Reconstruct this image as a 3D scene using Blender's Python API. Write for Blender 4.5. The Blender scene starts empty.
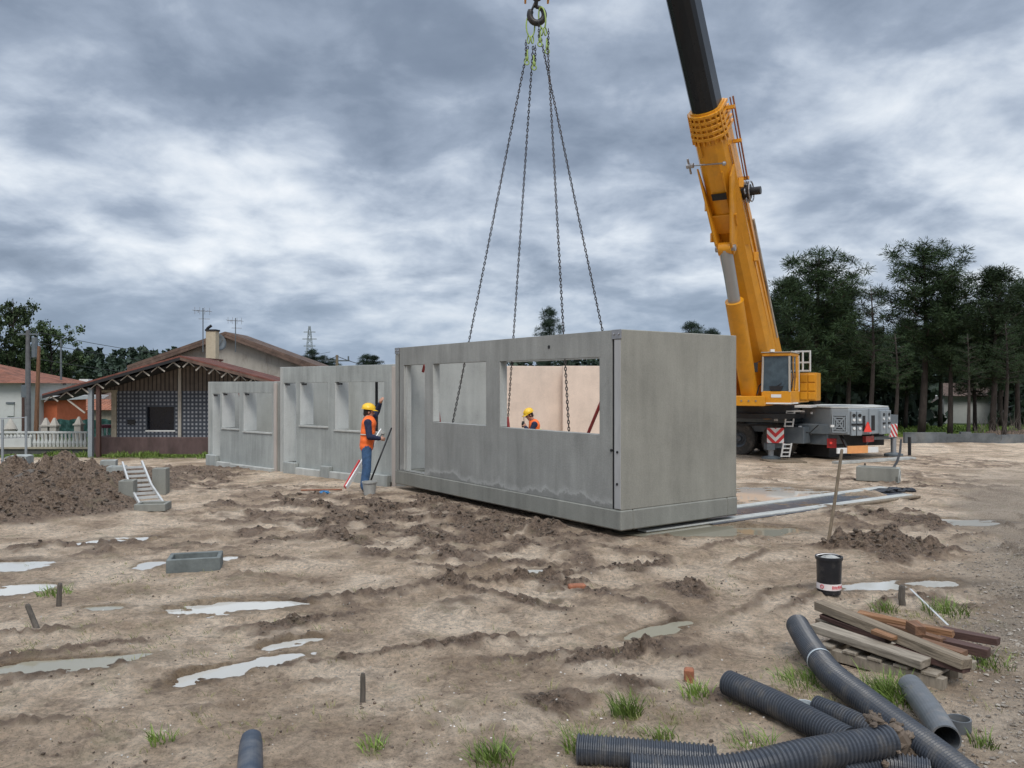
import bpy, bmesh, math, random
import numpy as np
from mathutils import Vector, Matrix, Quaternion
random.seed(11)
F = 800.0; CX = 512.0; HY = 386.0; CH = 2.2          # focal length in px, principal column, horizon row, camera height
sc = bpy.context.scene
COL = sc.collection
def W(px, py, Y): return Vector(((px-CX)/F*Y, Y, CH-(py-HY)/F*Y))
def G(px, py, z=0.0):                                 # point at height z seen at that place of the picture
    Y = (CH-z)*F/(py-HY); return Vector(((px-CX)/F*Y, Y, z))

# ------------------------------------------------------------------ materials
def nodes_of(m):
    m.use_nodes = True; nt = m.node_tree; nt.nodes.clear()
    out = nt.nodes.new('ShaderNodeOutputMaterial'); b = nt.nodes.new('ShaderNodeBsdfPrincipled')
    nt.links.new(b.outputs[0], out.inputs[0]); return nt, b
def N(nt, t, **k):
    n = nt.nodes.new(t)
    for a, v in k.items():
        if a.startswith('i_'):
            key = a[2:]; key = int(key) if key.isdigit() else key.replace('_', ' ')
            n.inputs[key].default_value = v
        else: setattr(n, a, v)
    return n
def ramp(nt, fac, stops):
    r = nt.nodes.new('ShaderNodeValToRGB'); e = r.color_ramp.elements
    while len(e) < len(stops): e.new(0.5)
    for i, (p, c) in enumerate(stops):
        e[i].position = p; e[i].color = (*c, 1) if len(c) == 3 else c
    nt.links.new(fac, r.inputs[0]); return r
def mth(nt, op, a, b=None, clamp=False):
    n = nt.nodes.new('ShaderNodeMath'); n.operation = op; n.use_clamp = clamp
    for i, v in enumerate((a, b)):
        if v is None: continue
        if isinstance(v, (int, float)): n.inputs[i].default_value = v
        else: nt.links.new(v, n.inputs[i])
    return n.outputs[0]
def mixc(nt, fac, a, b, mode='MIX'):
    n = nt.nodes.new('ShaderNodeMix'); n.data_type = 'RGBA'; n.blend_type = mode
    for i, v in ((0, fac), (6, a), (7, b)):
        if isinstance(v, (int, float)): n.inputs[i].default_value = v
        elif isinstance(v, tuple): n.inputs[i].default_value = (*v, 1)
        else: nt.links.new(v, n.inputs[i])
    return n.outputs[2]
MATS = {}
def pm(name, col, rough=.6, metal=0, var=.25, scale=6, bump=.0, bscale=40, stretch=(1, 1, 1), dirt=None, dirt_amt=.5, spec=.5, dscale=3):
    """plain procedural material: base colour broken up by noise, optional dirt patches and bump"""
    if name in MATS: return MATS[name]
    m = bpy.data.materials.new(name); nt, b = nodes_of(m)
    tc = N(nt, 'ShaderNodeTexCoord'); mp = N(nt, 'ShaderNodeMapping'); mp.inputs['Scale'].default_value = stretch
    nt.links.new(tc.outputs['Object'], mp.inputs[0])
    n1 = N(nt, 'ShaderNodeTexNoise', i_Scale=scale, i_Detail=6.0, i_Roughness=.65); nt.links.new(mp.outputs[0], n1.inputs[0])
    lo = tuple(c*(1-var) for c in col); hi = tuple(min(1, c*(1+var)) for c in col)
    c = ramp(nt, n1.outputs[0], [(.3, lo), (.7, hi)]).outputs[0]
    if dirt:
        n2 = N(nt, 'ShaderNodeTexNoise', i_Scale=dscale, i_Detail=8.0, i_Roughness=.7); nt.links.new(mp.outputs[0], n2.inputs[0])
        f = ramp(nt, n2.outputs[0], [(.5, (0, 0, 0)), (.72, (1, 1, 1))]).outputs[0]
        f = mth(nt, 'MULTIPLY', f, dirt_amt); c = mixc(nt, f, c, dirt)
    nt.links.new(c, b.inputs['Base Color'])
    rr = ramp(nt, n1.outputs[0], [(.3, (min(1, rough*1.15),)*3), (.7, (rough*.85,)*3)]); nt.links.new(rr.outputs[0], b.inputs['Roughness'])
    b.inputs['Metallic'].default_value = metal; b.inputs['Specular IOR Level'].default_value = spec
    if bump:
        n3 = N(nt, 'ShaderNodeTexNoise', i_Scale=bscale, i_Detail=5.0); nt.links.new(mp.outputs[0], n3.inputs[0])
        bp = N(nt, 'ShaderNodeBump', i_Strength=bump, i_Distance=.02); nt.links.new(n3.outputs[0], bp.inputs['Height']); nt.links.new(bp.outputs[0], b.inputs['Normal'])
    MATS[name] = m; return m
def concrete(name, col, streak=.5, lowz=None, warm=None, bump=.4):
    m = bpy.data.materials.new(name); nt, b = nodes_of(m)
    tc = N(nt, 'ShaderNodeTexCoord'); o = tc.outputs['Object']
    mp = N(nt, 'ShaderNodeMapping'); mp.inputs['Scale'].default_value = (1, 1, .12); nt.links.new(o, mp.inputs[0])
    big = N(nt, 'ShaderNodeTexNoise', i_Scale=1.3, i_Detail=7.0, i_Roughness=.6); nt.links.new(o, big.inputs[0])
    st = N(nt, 'ShaderNodeTexNoise', i_Scale=5.0, i_Detail=5.0, i_Roughness=.6); nt.links.new(mp.outputs[0], st.inputs[0])
    fine = N(nt, 'ShaderNodeTexNoise', i_Scale=45.0, i_Detail=4.0, i_Roughness=.7); nt.links.new(o, fine.inputs[0])
    s = mth(nt, 'ADD', mth(nt, 'MULTIPLY', big.outputs[0], .5), mth(nt, 'MULTIPLY', st.outputs[0], streak)); s = mth(nt, 'ADD', s, mth(nt, 'MULTIPLY', fine.outputs[0], .4))
    mid = .25+.5*streak+.2
    c = ramp(nt, s, [(mid-.28, tuple(x*.66 for x in col)), (mid, col), (mid+.28, tuple(x*1.3 for x in col))]).outputs[0]
    # scattered dark smudges and pale patches
    sp = N(nt, 'ShaderNodeTexNoise', i_Scale=3.1, i_Detail=9.0, i_Roughness=.75, i_Distortion=.6); nt.links.new(o, sp.inputs[0])
    c = mixc(nt, mth(nt, 'MULTIPLY', ramp(nt, sp.outputs[0], [(.60, (0,)*3), (.72, (1,)*3)]).outputs[0], .28), c, tuple(x*1.3 for x in col))
    c = mixc(nt, mth(nt, 'MULTIPLY', ramp(nt, sp.outputs[0], [(.28, (1,)*3), (.40, (0,)*3)]).outputs[0], .3), c, tuple(x*.55 for x in col))
    if lowz:                                           # damp base with a pale lime tide mark above it
        sx = N(nt, 'ShaderNodeSeparateXYZ'); nt.links.new(o, sx.inputs[0])
        wv = N(nt, 'ShaderNodeTexNoise', i_Scale=1.1, i_Detail=9.0, i_Roughness=.72); nt.links.new(o, wv.inputs[0])
        zz = mth(nt, 'SUBTRACT', sx.outputs[2], mth(nt, 'MULTIPLY', wv.outputs[0], 1.1*lowz))
        band = ramp(nt, zz, [(0.0, (0,)*3), (.015, (0,)*3), (.05, (1,)*3), (.065, (.75,)*3), (.13, (0,)*3)])
        low = ramp(nt, zz, [(0.0, (1,)*3), (.05, (0,)*3)])
        c = mixc(nt, mth(nt, 'MULTIPLY', low.outputs[0], .35), c, tuple(x*.55 for x in col))
        c = mixc(nt, mth(nt, 'MULTIPLY', mth(nt, 'MULTIPLY', band.outputs[0], .75), sp.outputs[0]), c, (.5, .5, .48))
    nt.links.new(c, b.inputs['Base Color']); b.inputs['Roughness'].default_value = .82
    b.inputs['Specular IOR Level'].default_value = .3
    bp = N(nt, 'ShaderNodeBump', i_Strength=bump, i_Distance=.01); nt.links.new(fine.outputs[0], bp.inputs['Height']); nt.links.new(bp.outputs[0], b.inputs['Normal'])
    return m
M = {}
M['conc'] = concrete('concrete', (.265, .265, .245), .5)
M['conc_front'] = concrete('concrete_front', (.262, .264, .248), .6, lowz=.62)
M['conc_end'] = concrete('concrete_end', (.265, .257, .222), .45)
M['conc_base'] = concrete('concrete_damp', (.225, .225, .20), .5)
M['conc_light'] = concrete('concrete_light', (.42, .425, .40), .6)
M['conc_mid'] = concrete('concrete_weathered', (.31, .325, .31), .7)
M['conc_inner'] = concrete('concrete_inner', (.38, .385, .365), .4)
M['joint'] = pm('joint_strip', (.42, .37, .33), .7, var=.12, stretch=(1, 1, .2), bump=.1)
M['joint_grey'] = pm('joint_strip_grey', (.36, .36, .355), .6, var=.15, stretch=(1, 1, .2), dirt=(.2, .2, .2))
M['pink'] = concrete('pale_plaster', (.68, .55, .455), .15, bump=.1)
M['steel'] = pm('steel', (.35, .35, .36), .4, .8, dirt=(.1, .07, .05))
M['alu'] = pm('aluminium', (.62, .62, .6), .42, .35, var=.1, dirt=(.25, .2, .15))
M['chain'] = pm('chain_steel', (.05, .045, .045), .5, .6, var=.3, dirt=(.12, .06, .03), scale=30)
M['hookgreen'] = pm('green_paint', (.30, .42, .12), .5, var=.25, dirt=(.07, .07, .05))
M['hookblack'] = pm('hook_black', (.025, .025, .028), .45, .3, dirt=(.1, .06, .03))
M['yellow'] = pm('crane_yellow', (.62, .265, .012), .38, var=.1, scale=2, dirt=(.3, .15, .03), dirt_amt=.35, bump=.03)
M['black'] = pm('black_paint', (.008, .010, .013), .3, var=.2, scale=2, spec=.35)
M['cgrey'] = pm('carrier_grey', (.105, .125, .14), .5, var=.15, scale=3, dirt=(.2, .18, .15), dirt_amt=.35)
M['cgrey_light'] = pm('counterweight_grey', (.25, .28, .30), .5, var=.12, scale=3, dirt=(.12, .12, .12), dirt_amt=.4)
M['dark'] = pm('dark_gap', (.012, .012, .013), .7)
M['rubber'] = pm('rubber', (.07, .066, .06), .85, var=.2, dirt=(.22, .18, .14), dirt_amt=.6)
M['rim'] = pm('wheel_rim', (.08, .09, .10), .5, .3, dirt=(.2, .17, .13))
M['white'] = pm('white_paint', (.72, .72, .70), .5, var=.08, dirt=(.35, .32, .28), dirt_amt=.4)
M['red'] = pm('red_paint', (.55, .03, .03), .45, var=.1)
M['redtri'] = pm('red_reflector', (.85, .06, .04), .35, var=.05)
M['redlamp'] = pm('red_lens', (.30, .015, .015), .25, var=.1)
M['orange_sign'] = pm('orange_board', (.75, .33, .12), .5, var=.12, dirt=(.5, .35, .1))
M['rod'] = pm('chrome_rod', (.36, .38, .40), .35, .6, var=.05, scale=1)
M['hose'] = pm('hose', (.012, .012, .013), .5)
M['wood1'] = pm('wood_grey', (.21, .165, .115), .85, var=.5, scale=4, stretch=(9, 9, 1), bump=.5, bscale=9, dirt=(.06, .05, .04), dirt_amt=.8, dscale=2)
M['wood2'] = pm('wood_brown', (.17, .085, .045), .8, var=.5, scale=4, stretch=(9, 9, 1), bump=.4, bscale=9, dirt=(.05, .04, .03), dirt_amt=.8, dscale=2)
M['wood3'] = pm('wood_maroon', (.075, .038, .03), .75, var=.35, scale=4, stretch=(9, 9, 1), bump=.25, bscale=9)
M['wood4'] = pm('wood_orange', (.25, .125, .058), .8, var=.5, scale=4, stretch=(9, 9, 1), bump=.4, bscale=9, dirt=(.06, .045, .035), dirt_amt=.8, dscale=2)
M['wood5'] = pm('wood_pallet', (.27, .23, .18), .9, var=.35, scale=4, stretch=(6, 6, 1), bump=.3, bscale=9, dirt=(.1, .08, .06))
M['stake'] = pm('wood_stake', (.10, .085, .07), .9, var=.4, scale=8, stretch=(4, 4, .5), bump=.4)
M['pipe'] = pm('black_corrugated', (.040, .046, .058), .34, var=.2, scale=5, dirt=(.22, .19, .15), dirt_amt=.35, dscale=6)
M['pipe_in'] = pm('pipe_inner', (.06, .07, .08), .6, var=.2)
M['pipe_grey'] = pm('grey_pipe', (.115, .125, .135), .5, var=.2, scale=6, dirt=(.28, .24, .2), dirt_amt=.6, dscale=7)
M['pipe_pale'] = pm('pale_pipe', (.42, .46, .48), .5, var=.15, dirt=(.3, .26, .2))
M['brick'] = pm('brick_red', (.30, .115, .06), .85, var=.3, scale=12, dirt=(.13, .10, .075), dirt_amt=.85, dscale=9, bump=.5)
M['blackplastic'] = pm('bucket_black', (.012, .013, .017), .35, var=.3, dirt=(.1, .09, .08), dirt_amt=.5, dscale=14)
M['greyplastic'] = pm('bucket_grey', (.34, .34, .32), .7, var=.2, dirt=(.5, .48, .44), dscale=9)
M['label'] = pm('white_band', (.75, .68, .66), .5, var=.1)
M['labelred'] = pm('label_red', (.6, .04, .06), .5, var=.15)
M['skin'] = pm('skin', (.42, .22, .15), .55, var=.08)
M['hair'] = pm('dark_hair', (.02, .015, .012), .8)
M['vest'] = pm('orange_cloth', (1.0, .17, .03), .75, var=.12, scale=14, bump=.25, bscale=25)
M['reflect'] = pm('reflective_tape', (.5, .47, .42), .5, var=.1)
M['navy'] = pm('navy_cloth', (.012, .018, .05), .85, var=.3, scale=14, bump=.3, bscale=25)
M['jeans'] = pm('denim', (.045, .10, .20), .9, var=.3, scale=14, bump=.3, bscale=25)
M['helmet'] = pm('yellow_helmet', (.85, .52, .02), .35, var=.06)
M['boot'] = pm('boot', (.03, .022, .018), .8, dirt=(.2, .16, .12))
M['lime'] = pm('lime_cloth', (.45, .6, .2), .8)
M['blue'] = pm('blue_plastic', (.02, .16, .35), .5)
M['bark'] = pm('bark', (.035, .027, .022), .95, var=.4, scale=8, stretch=(1, 1, .3), bump=.4)
M['barkl'] = pm('bark_pale', (.12, .10, .085), .95, var=.4, scale=8, stretch=(1, 1, .3), bump=.4)
def leafmat(name, a, bb):
    m = bpy.data.materials.new(name); nt, b = nodes_of(m)
    g = N(nt, 'ShaderNodeNewGeometry'); oi = N(nt, 'ShaderNodeObjectInfo')
    r = ramp(nt, g.outputs['Random Per Island'], [(0, a), (1, bb)]).outputs[0]
    v = mth(nt, 'ADD', mth(nt, 'MULTIPLY', oi.outputs['Random'], .5), .75)
    vv = N(nt, 'ShaderNodeCombineXYZ'); [nt.links.new(v, vv.inputs[i]) for i in range(3)]
    r = mixc(nt, 1.0, r, vv.outputs[0], 'MULTIPLY')
    nt.links.new(r, b.inputs['Base Color']); b.inputs['Roughness'].default_value = .65; b.inputs['Specular IOR Level'].default_value = .25
    return m
M['needle'] = leafmat('pine_needles', (.014, .028, .012), (.042, .072, .026))
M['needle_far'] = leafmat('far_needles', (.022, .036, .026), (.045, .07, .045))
M['leaf'] = leafmat('broad_leaves', (.022, .042, .016), (.07, .10, .04))
M['grass'] = leafmat('grass_blades', (.07, .12, .022), (.24, .33, .075))
M['drygrass'] = leafmat('dry_grass_blades', (.16, .18, .06), (.34, .32, .14))
M['clod'] = leafmat('clod_soil', (.06, .045, .033), (.17, .13, .098))
M['gravel'] = leafmat('gravel_stone', (.17, .145, .12), (.42, .37, .31))

# ------------------------------------------------------------------ mesh helpers
class MB:
    def __init__(s): s.v = []; s.f = []; s.mi = []; s.cur = 0
    def add(s, vs, fs):
        o = len(s.v); s.v += [Vector(p) for p in vs]
        for f in fs: s.f.append([i+o for i in f]); s.mi.append(s.cur)
        return s
    def hexa(s, b4, t4):                               # bottom and top quads
        return s.add(list(b4)+list(t4), [(3, 2, 1, 0), (4, 5, 6, 7), (0, 1, 5, 4), (1, 2, 6, 5), (2, 3, 7, 6), (3, 0, 4, 7)])
    def box(s, c, sz, R=None):
        x, y, z = sz[0]/2, sz[1]/2, sz[2]/2; c = Vector(c)
        P = [Vector(p) for p in ((-x, -y, -z), (x, -y, -z), (x, y, -z), (-x, y, -z), (-x, -y, z), (x, -y, z), (x, y, z), (-x, y, z))]
        if R is not None: P = [R @ p for p in P]
        P = [p+c for p in P]; return s.hexa(P[:4], P[4:])
    def boxa(s, o, u, v, w):                           # corner + three edge vectors
        o, u, v, w = map(Vector, (o, u, v, w)); return s.hexa([o, o+u, o+u+v, o+v], [o+w, o+u+w, o+u+v+w, o+v+w])
    def seg(s, A, B, z0, z1, th):                      # upright slab over plan line A-B, thickness to the left of A->B
        A = Vector((A[0], A[1], 0)); B = Vector((B[0], B[1], 0)); d = (B-A).normalized(); n = Vector((-d.y, d.x, 0))*th
        return s.hexa([A+Vector((0, 0, z0)), B+Vector((0, 0, z0)), B+n+Vector((0, 0, z0)), A+n+Vector((0, 0, z0))],
                      [A+Vector((0, 0, z1)), B+Vector((0, 0, z1)), B+n+Vector((0, 0, z1)), A+n+Vector((0, 0, z1))])
    def beam(s, p, q, a, b, up=(0, 0, 1), jit=0):      # rectangular bar, a wide, b high
        p, q = Vector(p), Vector(q); d = (q-p).normalized(); up = Vector(up)
        if abs(d.dot(up)) > .98: up = Vector((0, 1, 0))
        x = d.cross(up).normalized()*a/2; z = x.cross(d).normalized()*b/2
        j = lambda: Vector([random.uniform(-jit, jit) for _ in range(3)])
        return s.hexa([p-x-z+j(), p+x-z+j(), p+x+z+j(), p-x+z+j()], [q-x-z+j(), q+x-z+j(), q+x+z+j(), q-x+z+j()])
    def frame(s, d):
        d = d.normalized(); up = Vector((0, 0, 1)) if abs(d.z) < .95 else Vector((1, 0, 0))
        x = d.cross(up).normalized(); return x, x.cross(d).normalized()
    def tube(s, path, r, n=10, caps=True):
        path = [Vector(p) for p in path]; k = len(path); rr = r if hasattr(r, '__len__') else [r]*k
        o = len(s.v); px = None
        for i, p in enumerate(path):
            d = (path[min(i+1, k-1)]-path[max(i-1, 0)])
            if d.length < 1e-9: d = Vector((0, 0, 1))
            if px is None: x, y = s.frame(d)
            else:
                x = (px-d.normalized()*px.dot(d.normalized())).normalized(); y = x.cross(d.normalized())
            px = x
            for j in range(n):
                a = 2*math.pi*j/n; s.v.append(p+x*math.cos(a)*rr[i]+y*math.sin(a)*rr[i])
        for i in range(k-1):
            for j in range(n):
                s.f.append([o+i*n+j, o+i*n+(j+1) % n, o+(i+1)*n+(j+1) % n, o+(i+1)*n+j]); s.mi.append(s.cur)
        if caps:
            s.f.append([o+j for j in range(n)][::-1]); s.mi.append(s.cur)
            s.f.append([o+(k-1)*n+j for j in range(n)]); s.mi.append(s.cur)
        return s
    def torus(s, c, ax, ay, R1, R2, r, n=16, m=6):     # ring in plane ax,ay
        c, ax, ay = Vector(c), Vector(ax), Vector(ay); az = ax.cross(ay).normalized(); o = len(s.v)
        for i in range(n):
            a = 2*math.pi*i/n; p = c+ax*math.cos(a)*R1+ay*math.sin(a)*R2; rad = (ax*math.cos(a)+ay*math.sin(a)).normalized()
            for j in range(m):
                b = 2*math.pi*j/m; s.v.append(p+rad*math.cos(b)*r+az*math.sin(b)*r)
        for i in range(n):
            for j in range(m):
                s.f.append([o+i*m+j, o+((i+1) % n)*m+j, o+((i+1) % n)*m+(j+1) % m, o+i*m+(j+1) % m]); s.mi.append(s.cur)
        return s
    def sphere(s, c, r, n=12, m=8, sc3=(1, 1, 1), R=None):
        c = Vector(c); vs = []; fs = []
        for i in range(m+1):
            t = math.pi*i/m
            for j in range(n):
                a = 2*math.pi*j/n; p = Vector((math.sin(t)*math.cos(a)*r*sc3[0], math.sin(t)*math.sin(a)*r*sc3[1], math.cos(t)*r*sc3[2]))
                if R is not None: p = R @ p
                vs.append(c+p)
        for i in range(m):
            for j in range(n): fs.append((i*n+j, i*n+(j+1) % n, (i+1)*n+(j+1) % n, (i+1)*n+j)[::-1])
        return s.add(vs, fs)
    def prism(s, poly, off):                           # planar polygon extruded by off
        off = Vector(off); n = len(poly); P = [Vector(p) for p in poly]
        return s.add(P+[p+off for p in P], [tuple(range(n))[::-1], tuple(range(n, 2*n))]+[(i, (i+1) % n, n+(i+1) % n, n+i) for i in range(n)])
    def blob(s, c, r, seed=0, sq=(1, 1, 1), n=8, m=6, rough=.3):
        rnd = random.Random(seed); k = len(s.v); s.sphere(c, r, n, m, sq); c = Vector(c)
        top = rnd.uniform(.8, 1.1)
        for i in range(k, len(s.v)):
            if (i-k) < n or (i-k) >= m*n: s.v[i] = c+(s.v[i]-c)*top
            else: s.v[i] = c+(s.v[i]-c)*rnd.uniform(1-rough, 1+rough)
        return s
def tag(o, label=None, cat=None, group=None, kind=None):
    if label: o['label'] = label
    if cat: o['category'] = cat
    if group: o['group'] = group
    if kind: o['kind'] = kind
    return o
def build(mb, name, mat, parent=None, smooth=False, bevel=0, origin=None, remesh=None, autosmooth=False):
    me = bpy.data.meshes.new(name)
    if parent is not None:
        off = ORG[id_of(parent)]
    else:
        if origin is None:
            mn = [min(v[i] for v in mb.v) for i in range(3)]; mx = [max(v[i] for v in mb.v) for i in range(3)]
            origin = Vector(((mn[0]+mx[0])/2, (mn[1]+mx[1])/2, mn[2]))
        off = Vector(origin)
    me.from_pydata([tuple(v-off) for v in mb.v], [], mb.f)
    for m in (mat if isinstance(mat, (list, tuple)) else [mat]): me.materials.append(m)
    if any(mb.mi): me.polygons.foreach_set('material_index', mb.mi)
    o = bpy.data.objects.new(name, me); COL.objects.link(o)
    if parent is not None: o.parent = parent
    else: o.location = off
    o['_id'] = len(ORG); ORG[o['_id']] = off
    if smooth: me.polygons.foreach_set('use_smooth', [True]*len(me.polygons))
    if smooth and autosmooth:
        me.update(); me.set_sharp_from_angle(angle=math.radians(40))
    if bevel:
        b = o.modifiers.new('bevel', 'BEVEL'); b.width = bevel; b.segments = 1; b.limit_method = 'ANGLE'
    if remesh:
        r = o.modifiers.new('remesh', 'REMESH'); r.mode = 'VOXEL'; r.voxel_size = remesh; r.use_smooth_shade = True
        s_ = o.modifiers.new('smooth', 'SMOOTH'); s_.iterations = 4; s_.factor = .5
    return o
ORG = {}
def id_of(o): return o['_id']
def thing(name, loc, label, cat, group=None):
    o = bpy.data.objects.new(name, None); COL.objects.link(o); o.location = loc; o.empty_display_size = .2
    o['_id'] = len(ORG); ORG[o['_id']] = Vector(loc)
    return tag(o, label, cat, group)
def copy_tree(o, parent=None):
    c = o.copy(); COL.objects.link(c)
    if parent is not None: c.parent = parent; c.matrix_parent_inverse = o.matrix_parent_inverse.copy()
    for ch in [x for x in bpy.data.objects if x.parent == o]: copy_tree(ch, c)
    return c

# ------------------------------------------------------------------ ground
def hash2(ix, iy, s):
    h = (ix.astype(np.int64)*374761393+iy.astype(np.int64)*668265263+s*1442695041) & 0x7fffffff
    h = ((h ^ (h >> 13))*1274126177) & 0x7fffffff
    return ((h ^ (h >> 16)) & 0xffffff)/float(0xffffff)
def vnoise(x, y, s=0):
    ix = np.floor(x); iy = np.floor(y); fx = x-ix; fy = y-iy; ix = ix.astype(np.int64); iy = iy.astype(np.int64)
    u = fx*fx*fx*(fx*(fx*6-15)+10); v = fy*fy*fy*(fy*(fy*6-15)+10)
    def g(i, j, dx, dy):
        a = hash2(i, j, s)*2*np.pi; return np.cos(a)*dx+np.sin(a)*dy
    a = g(ix, iy, fx, fy); b = g(ix+1, iy, fx-1, fy); c = g(ix, iy+1, fx, fy-1); d = g(ix+1, iy+1, fx-1, fy-1)
    return ((a+(b-a)*u)+((c+(d-c)*u)-(a+(b-a)*u))*v)*1.4
def fbm(x, y, s, o=4, gain=.5):
    t = 0; a = 1
    for k in range(o): t = t+a*vnoise(x*2**k, y*2**k, s+k*7); a *= gain
    return t
def domes(x, y, cell, s, jr=(.35, .75)):
    gx = x/cell; gy = y/cell; ix = np.floor(gx).astype(np.int64); iy = np.floor(gy).astype(np.int64); best = np.zeros_like(x)
    for a in (-1, 0, 1):
        for b in (-1, 0, 1):
            cx = ix+a; cy = iy+b; ox = hash2(cx, cy, s); oy = hash2(cx, cy, s+1); hr = hash2(cx, cy, s+2); an = hash2(cx, cy, s+3)*3.14
            dx = gx-cx-ox; dy = gy-cy-oy; ca = np.cos(an); sa = np.sin(an)
            p = dx*ca+dy*sa; q = (-dx*sa+dy*ca)*1.5; r = jr[0]+(jr[1]-jr[0])*hr
            best = np.maximum(best, (.25+hr)*np.clip(1-(p*p+q*q)/(r*r), 0, 1)**.6)
    return best
def sstep(a, b, x): t = np.clip((x-a)/(b-a), 0, 1); return t*t*(3-2*t)
def patch(px, py, w, h):                               # ellipse on the ground from its place in the picture
    c = G(px, py); y1 = CH*F/(py-h/2-HY); y0 = CH*F/(py+h/2-HY); return (c.x, (y0+y1)/2, w/2/F*c.y, (y1-y0)/2)
ROUGH = [(*patch(*p[:4]), p[4]) for p in [
    (55, 495, 210, 90, 1.25), (470, 528, 380, 74, 1.1), (330, 512, 300, 40, .9), (620, 560, 190, 30, .6), (240, 486, 240, 24, .7), (470, 598, 300, 36, .55),
    (680, 590, 60, 14, 1.6), (885, 553, 130, 20, 1.1), (890, 520, 110, 26, 1.1), (260, 606, 160, 20, .4), (650, 655, 150, 26, .45),
    (80, 676, 220, 12, .7), (250, 640, 120, 12, .6), (60, 550, 190, 14, .8), (960, 480, 170, 40, .7), (600, 708, 160, 46, .9), (760, 712, 150, 60, .6),
    (310, 625, 190, 14, .6), (250, 535, 170, 16, .8), (190, 545, 200, 14, .7), (960, 590, 160, 20, .6), (150, 720, 200, 20, .4), (470, 720, 130, 30, .5), (640, 535, 60, 20, .7),
    (565, 587, 60, 14, .9), (480, 640, 120, 14, .5), (870, 470, 200, 18, .5), (960, 450, 160, 14, .7)]]
PUD = [  # px, py, w, h, label
    (8, 569, 62, 13, 'white puddle beyond the leaning stakes at the left edge'), (10, 590, 76, 13, 'white puddle just behind the two stakes at the left edge'),
    (118, 541, 60, 7, 'narrow white puddle in front of the dirt mound'), (240, 604, 122, 13, 'large white puddle left of centre'),
    (238, 665, 92, 15, 'grey puddle in the wheel rut below the large white puddle'), (66, 664, 140, 16, 'murky greenish puddle at lower left'),
    (150, 567, 24, 8, 'small puddle touching the left end of the concrete trough'), (229, 559, 18, 4, 'tiny puddle at the right end of the concrete trough'),
    (900, 584, 130, 9, 'thin white puddle behind the timber pile'), (660, 625, 70, 9, 'narrow wheel track puddle in the middle of the mud'),
    (290, 638, 50, 7, 'small puddle right of the grey rut puddle'), (790, 496, 120, 18, 'wide orange tinged puddle behind the footing strips'),
    (720, 530, 150, 11, 'shallow puddle in front of the footing strips'), (935, 583, 44, 6, 'small puddle by the stake with the metal strip'),
    (108, 609, 40, 6, 'small shallow puddle beside the upright stake'), (540, 572, 40, 4, 'small puddle in front of the hanging module'),
    (960, 521, 70, 6, 'shallow puddle far right')]
PUDW = [(*patch(*p[:4]), p[4]) for p in PUD]
TRK = [[(-60, 705), (60, 700), (150, 693), (300, 676), (450, 657), (600, 640), (700, 604), (780, 575)],
       [(-60, 655), (60, 640), (200, 622), (330, 606), (480, 590), (640, 580), (760, 545)],
       [(230, 500), (330, 520), (430, 560), (520, 590), (640, 610)], [(300, 497), (400, 520), (500, 548), (560, 562)],
       [(1060, 520), (930, 560), (800, 625), (690, 680), (560, 730)], [(1060, 560), (960, 600)],
       [(-40, 760), (120, 735), (300, 700), (500, 672), (640, 660)], [(180, 560), (330, 575), (480, 575), (640, 560)],
       [(740, 470), (860, 486), (960, 510), (1060, 560)], [(740, 460), (900, 474), (1060, 520)]]
TRKW = [[(G(*p).x, G(*p).y) for p in t] for t in TRK]
def segdist(x, y, pts):
    best = np.full(x.shape, 1e9); side = np.zeros_like(x)
    for (x0, y0), (x1, y1) in zip(pts, pts[1:]):
        dx, dy = x1-x0, y1-y0; L = dx*dx+dy*dy; t = np.clip(((x-x0)*dx+(y-y0)*dy)/L, 0, 1)
        d = np.hypot(x-x0-t*dx, y-y0-t*dy); best = np.minimum(best, d)
    return best
def base_h(x, y):
    z = -.22*sstep(17.0, 19.4, y)-.28*sstep(22.5, 27, y)-.1*sstep(34, 42, y)
    return z
BX0 = np.array([1.593, 11.67]); BXU = np.array([-.5833, .8122])       # hanging module: near corner, direction of the long side
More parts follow.
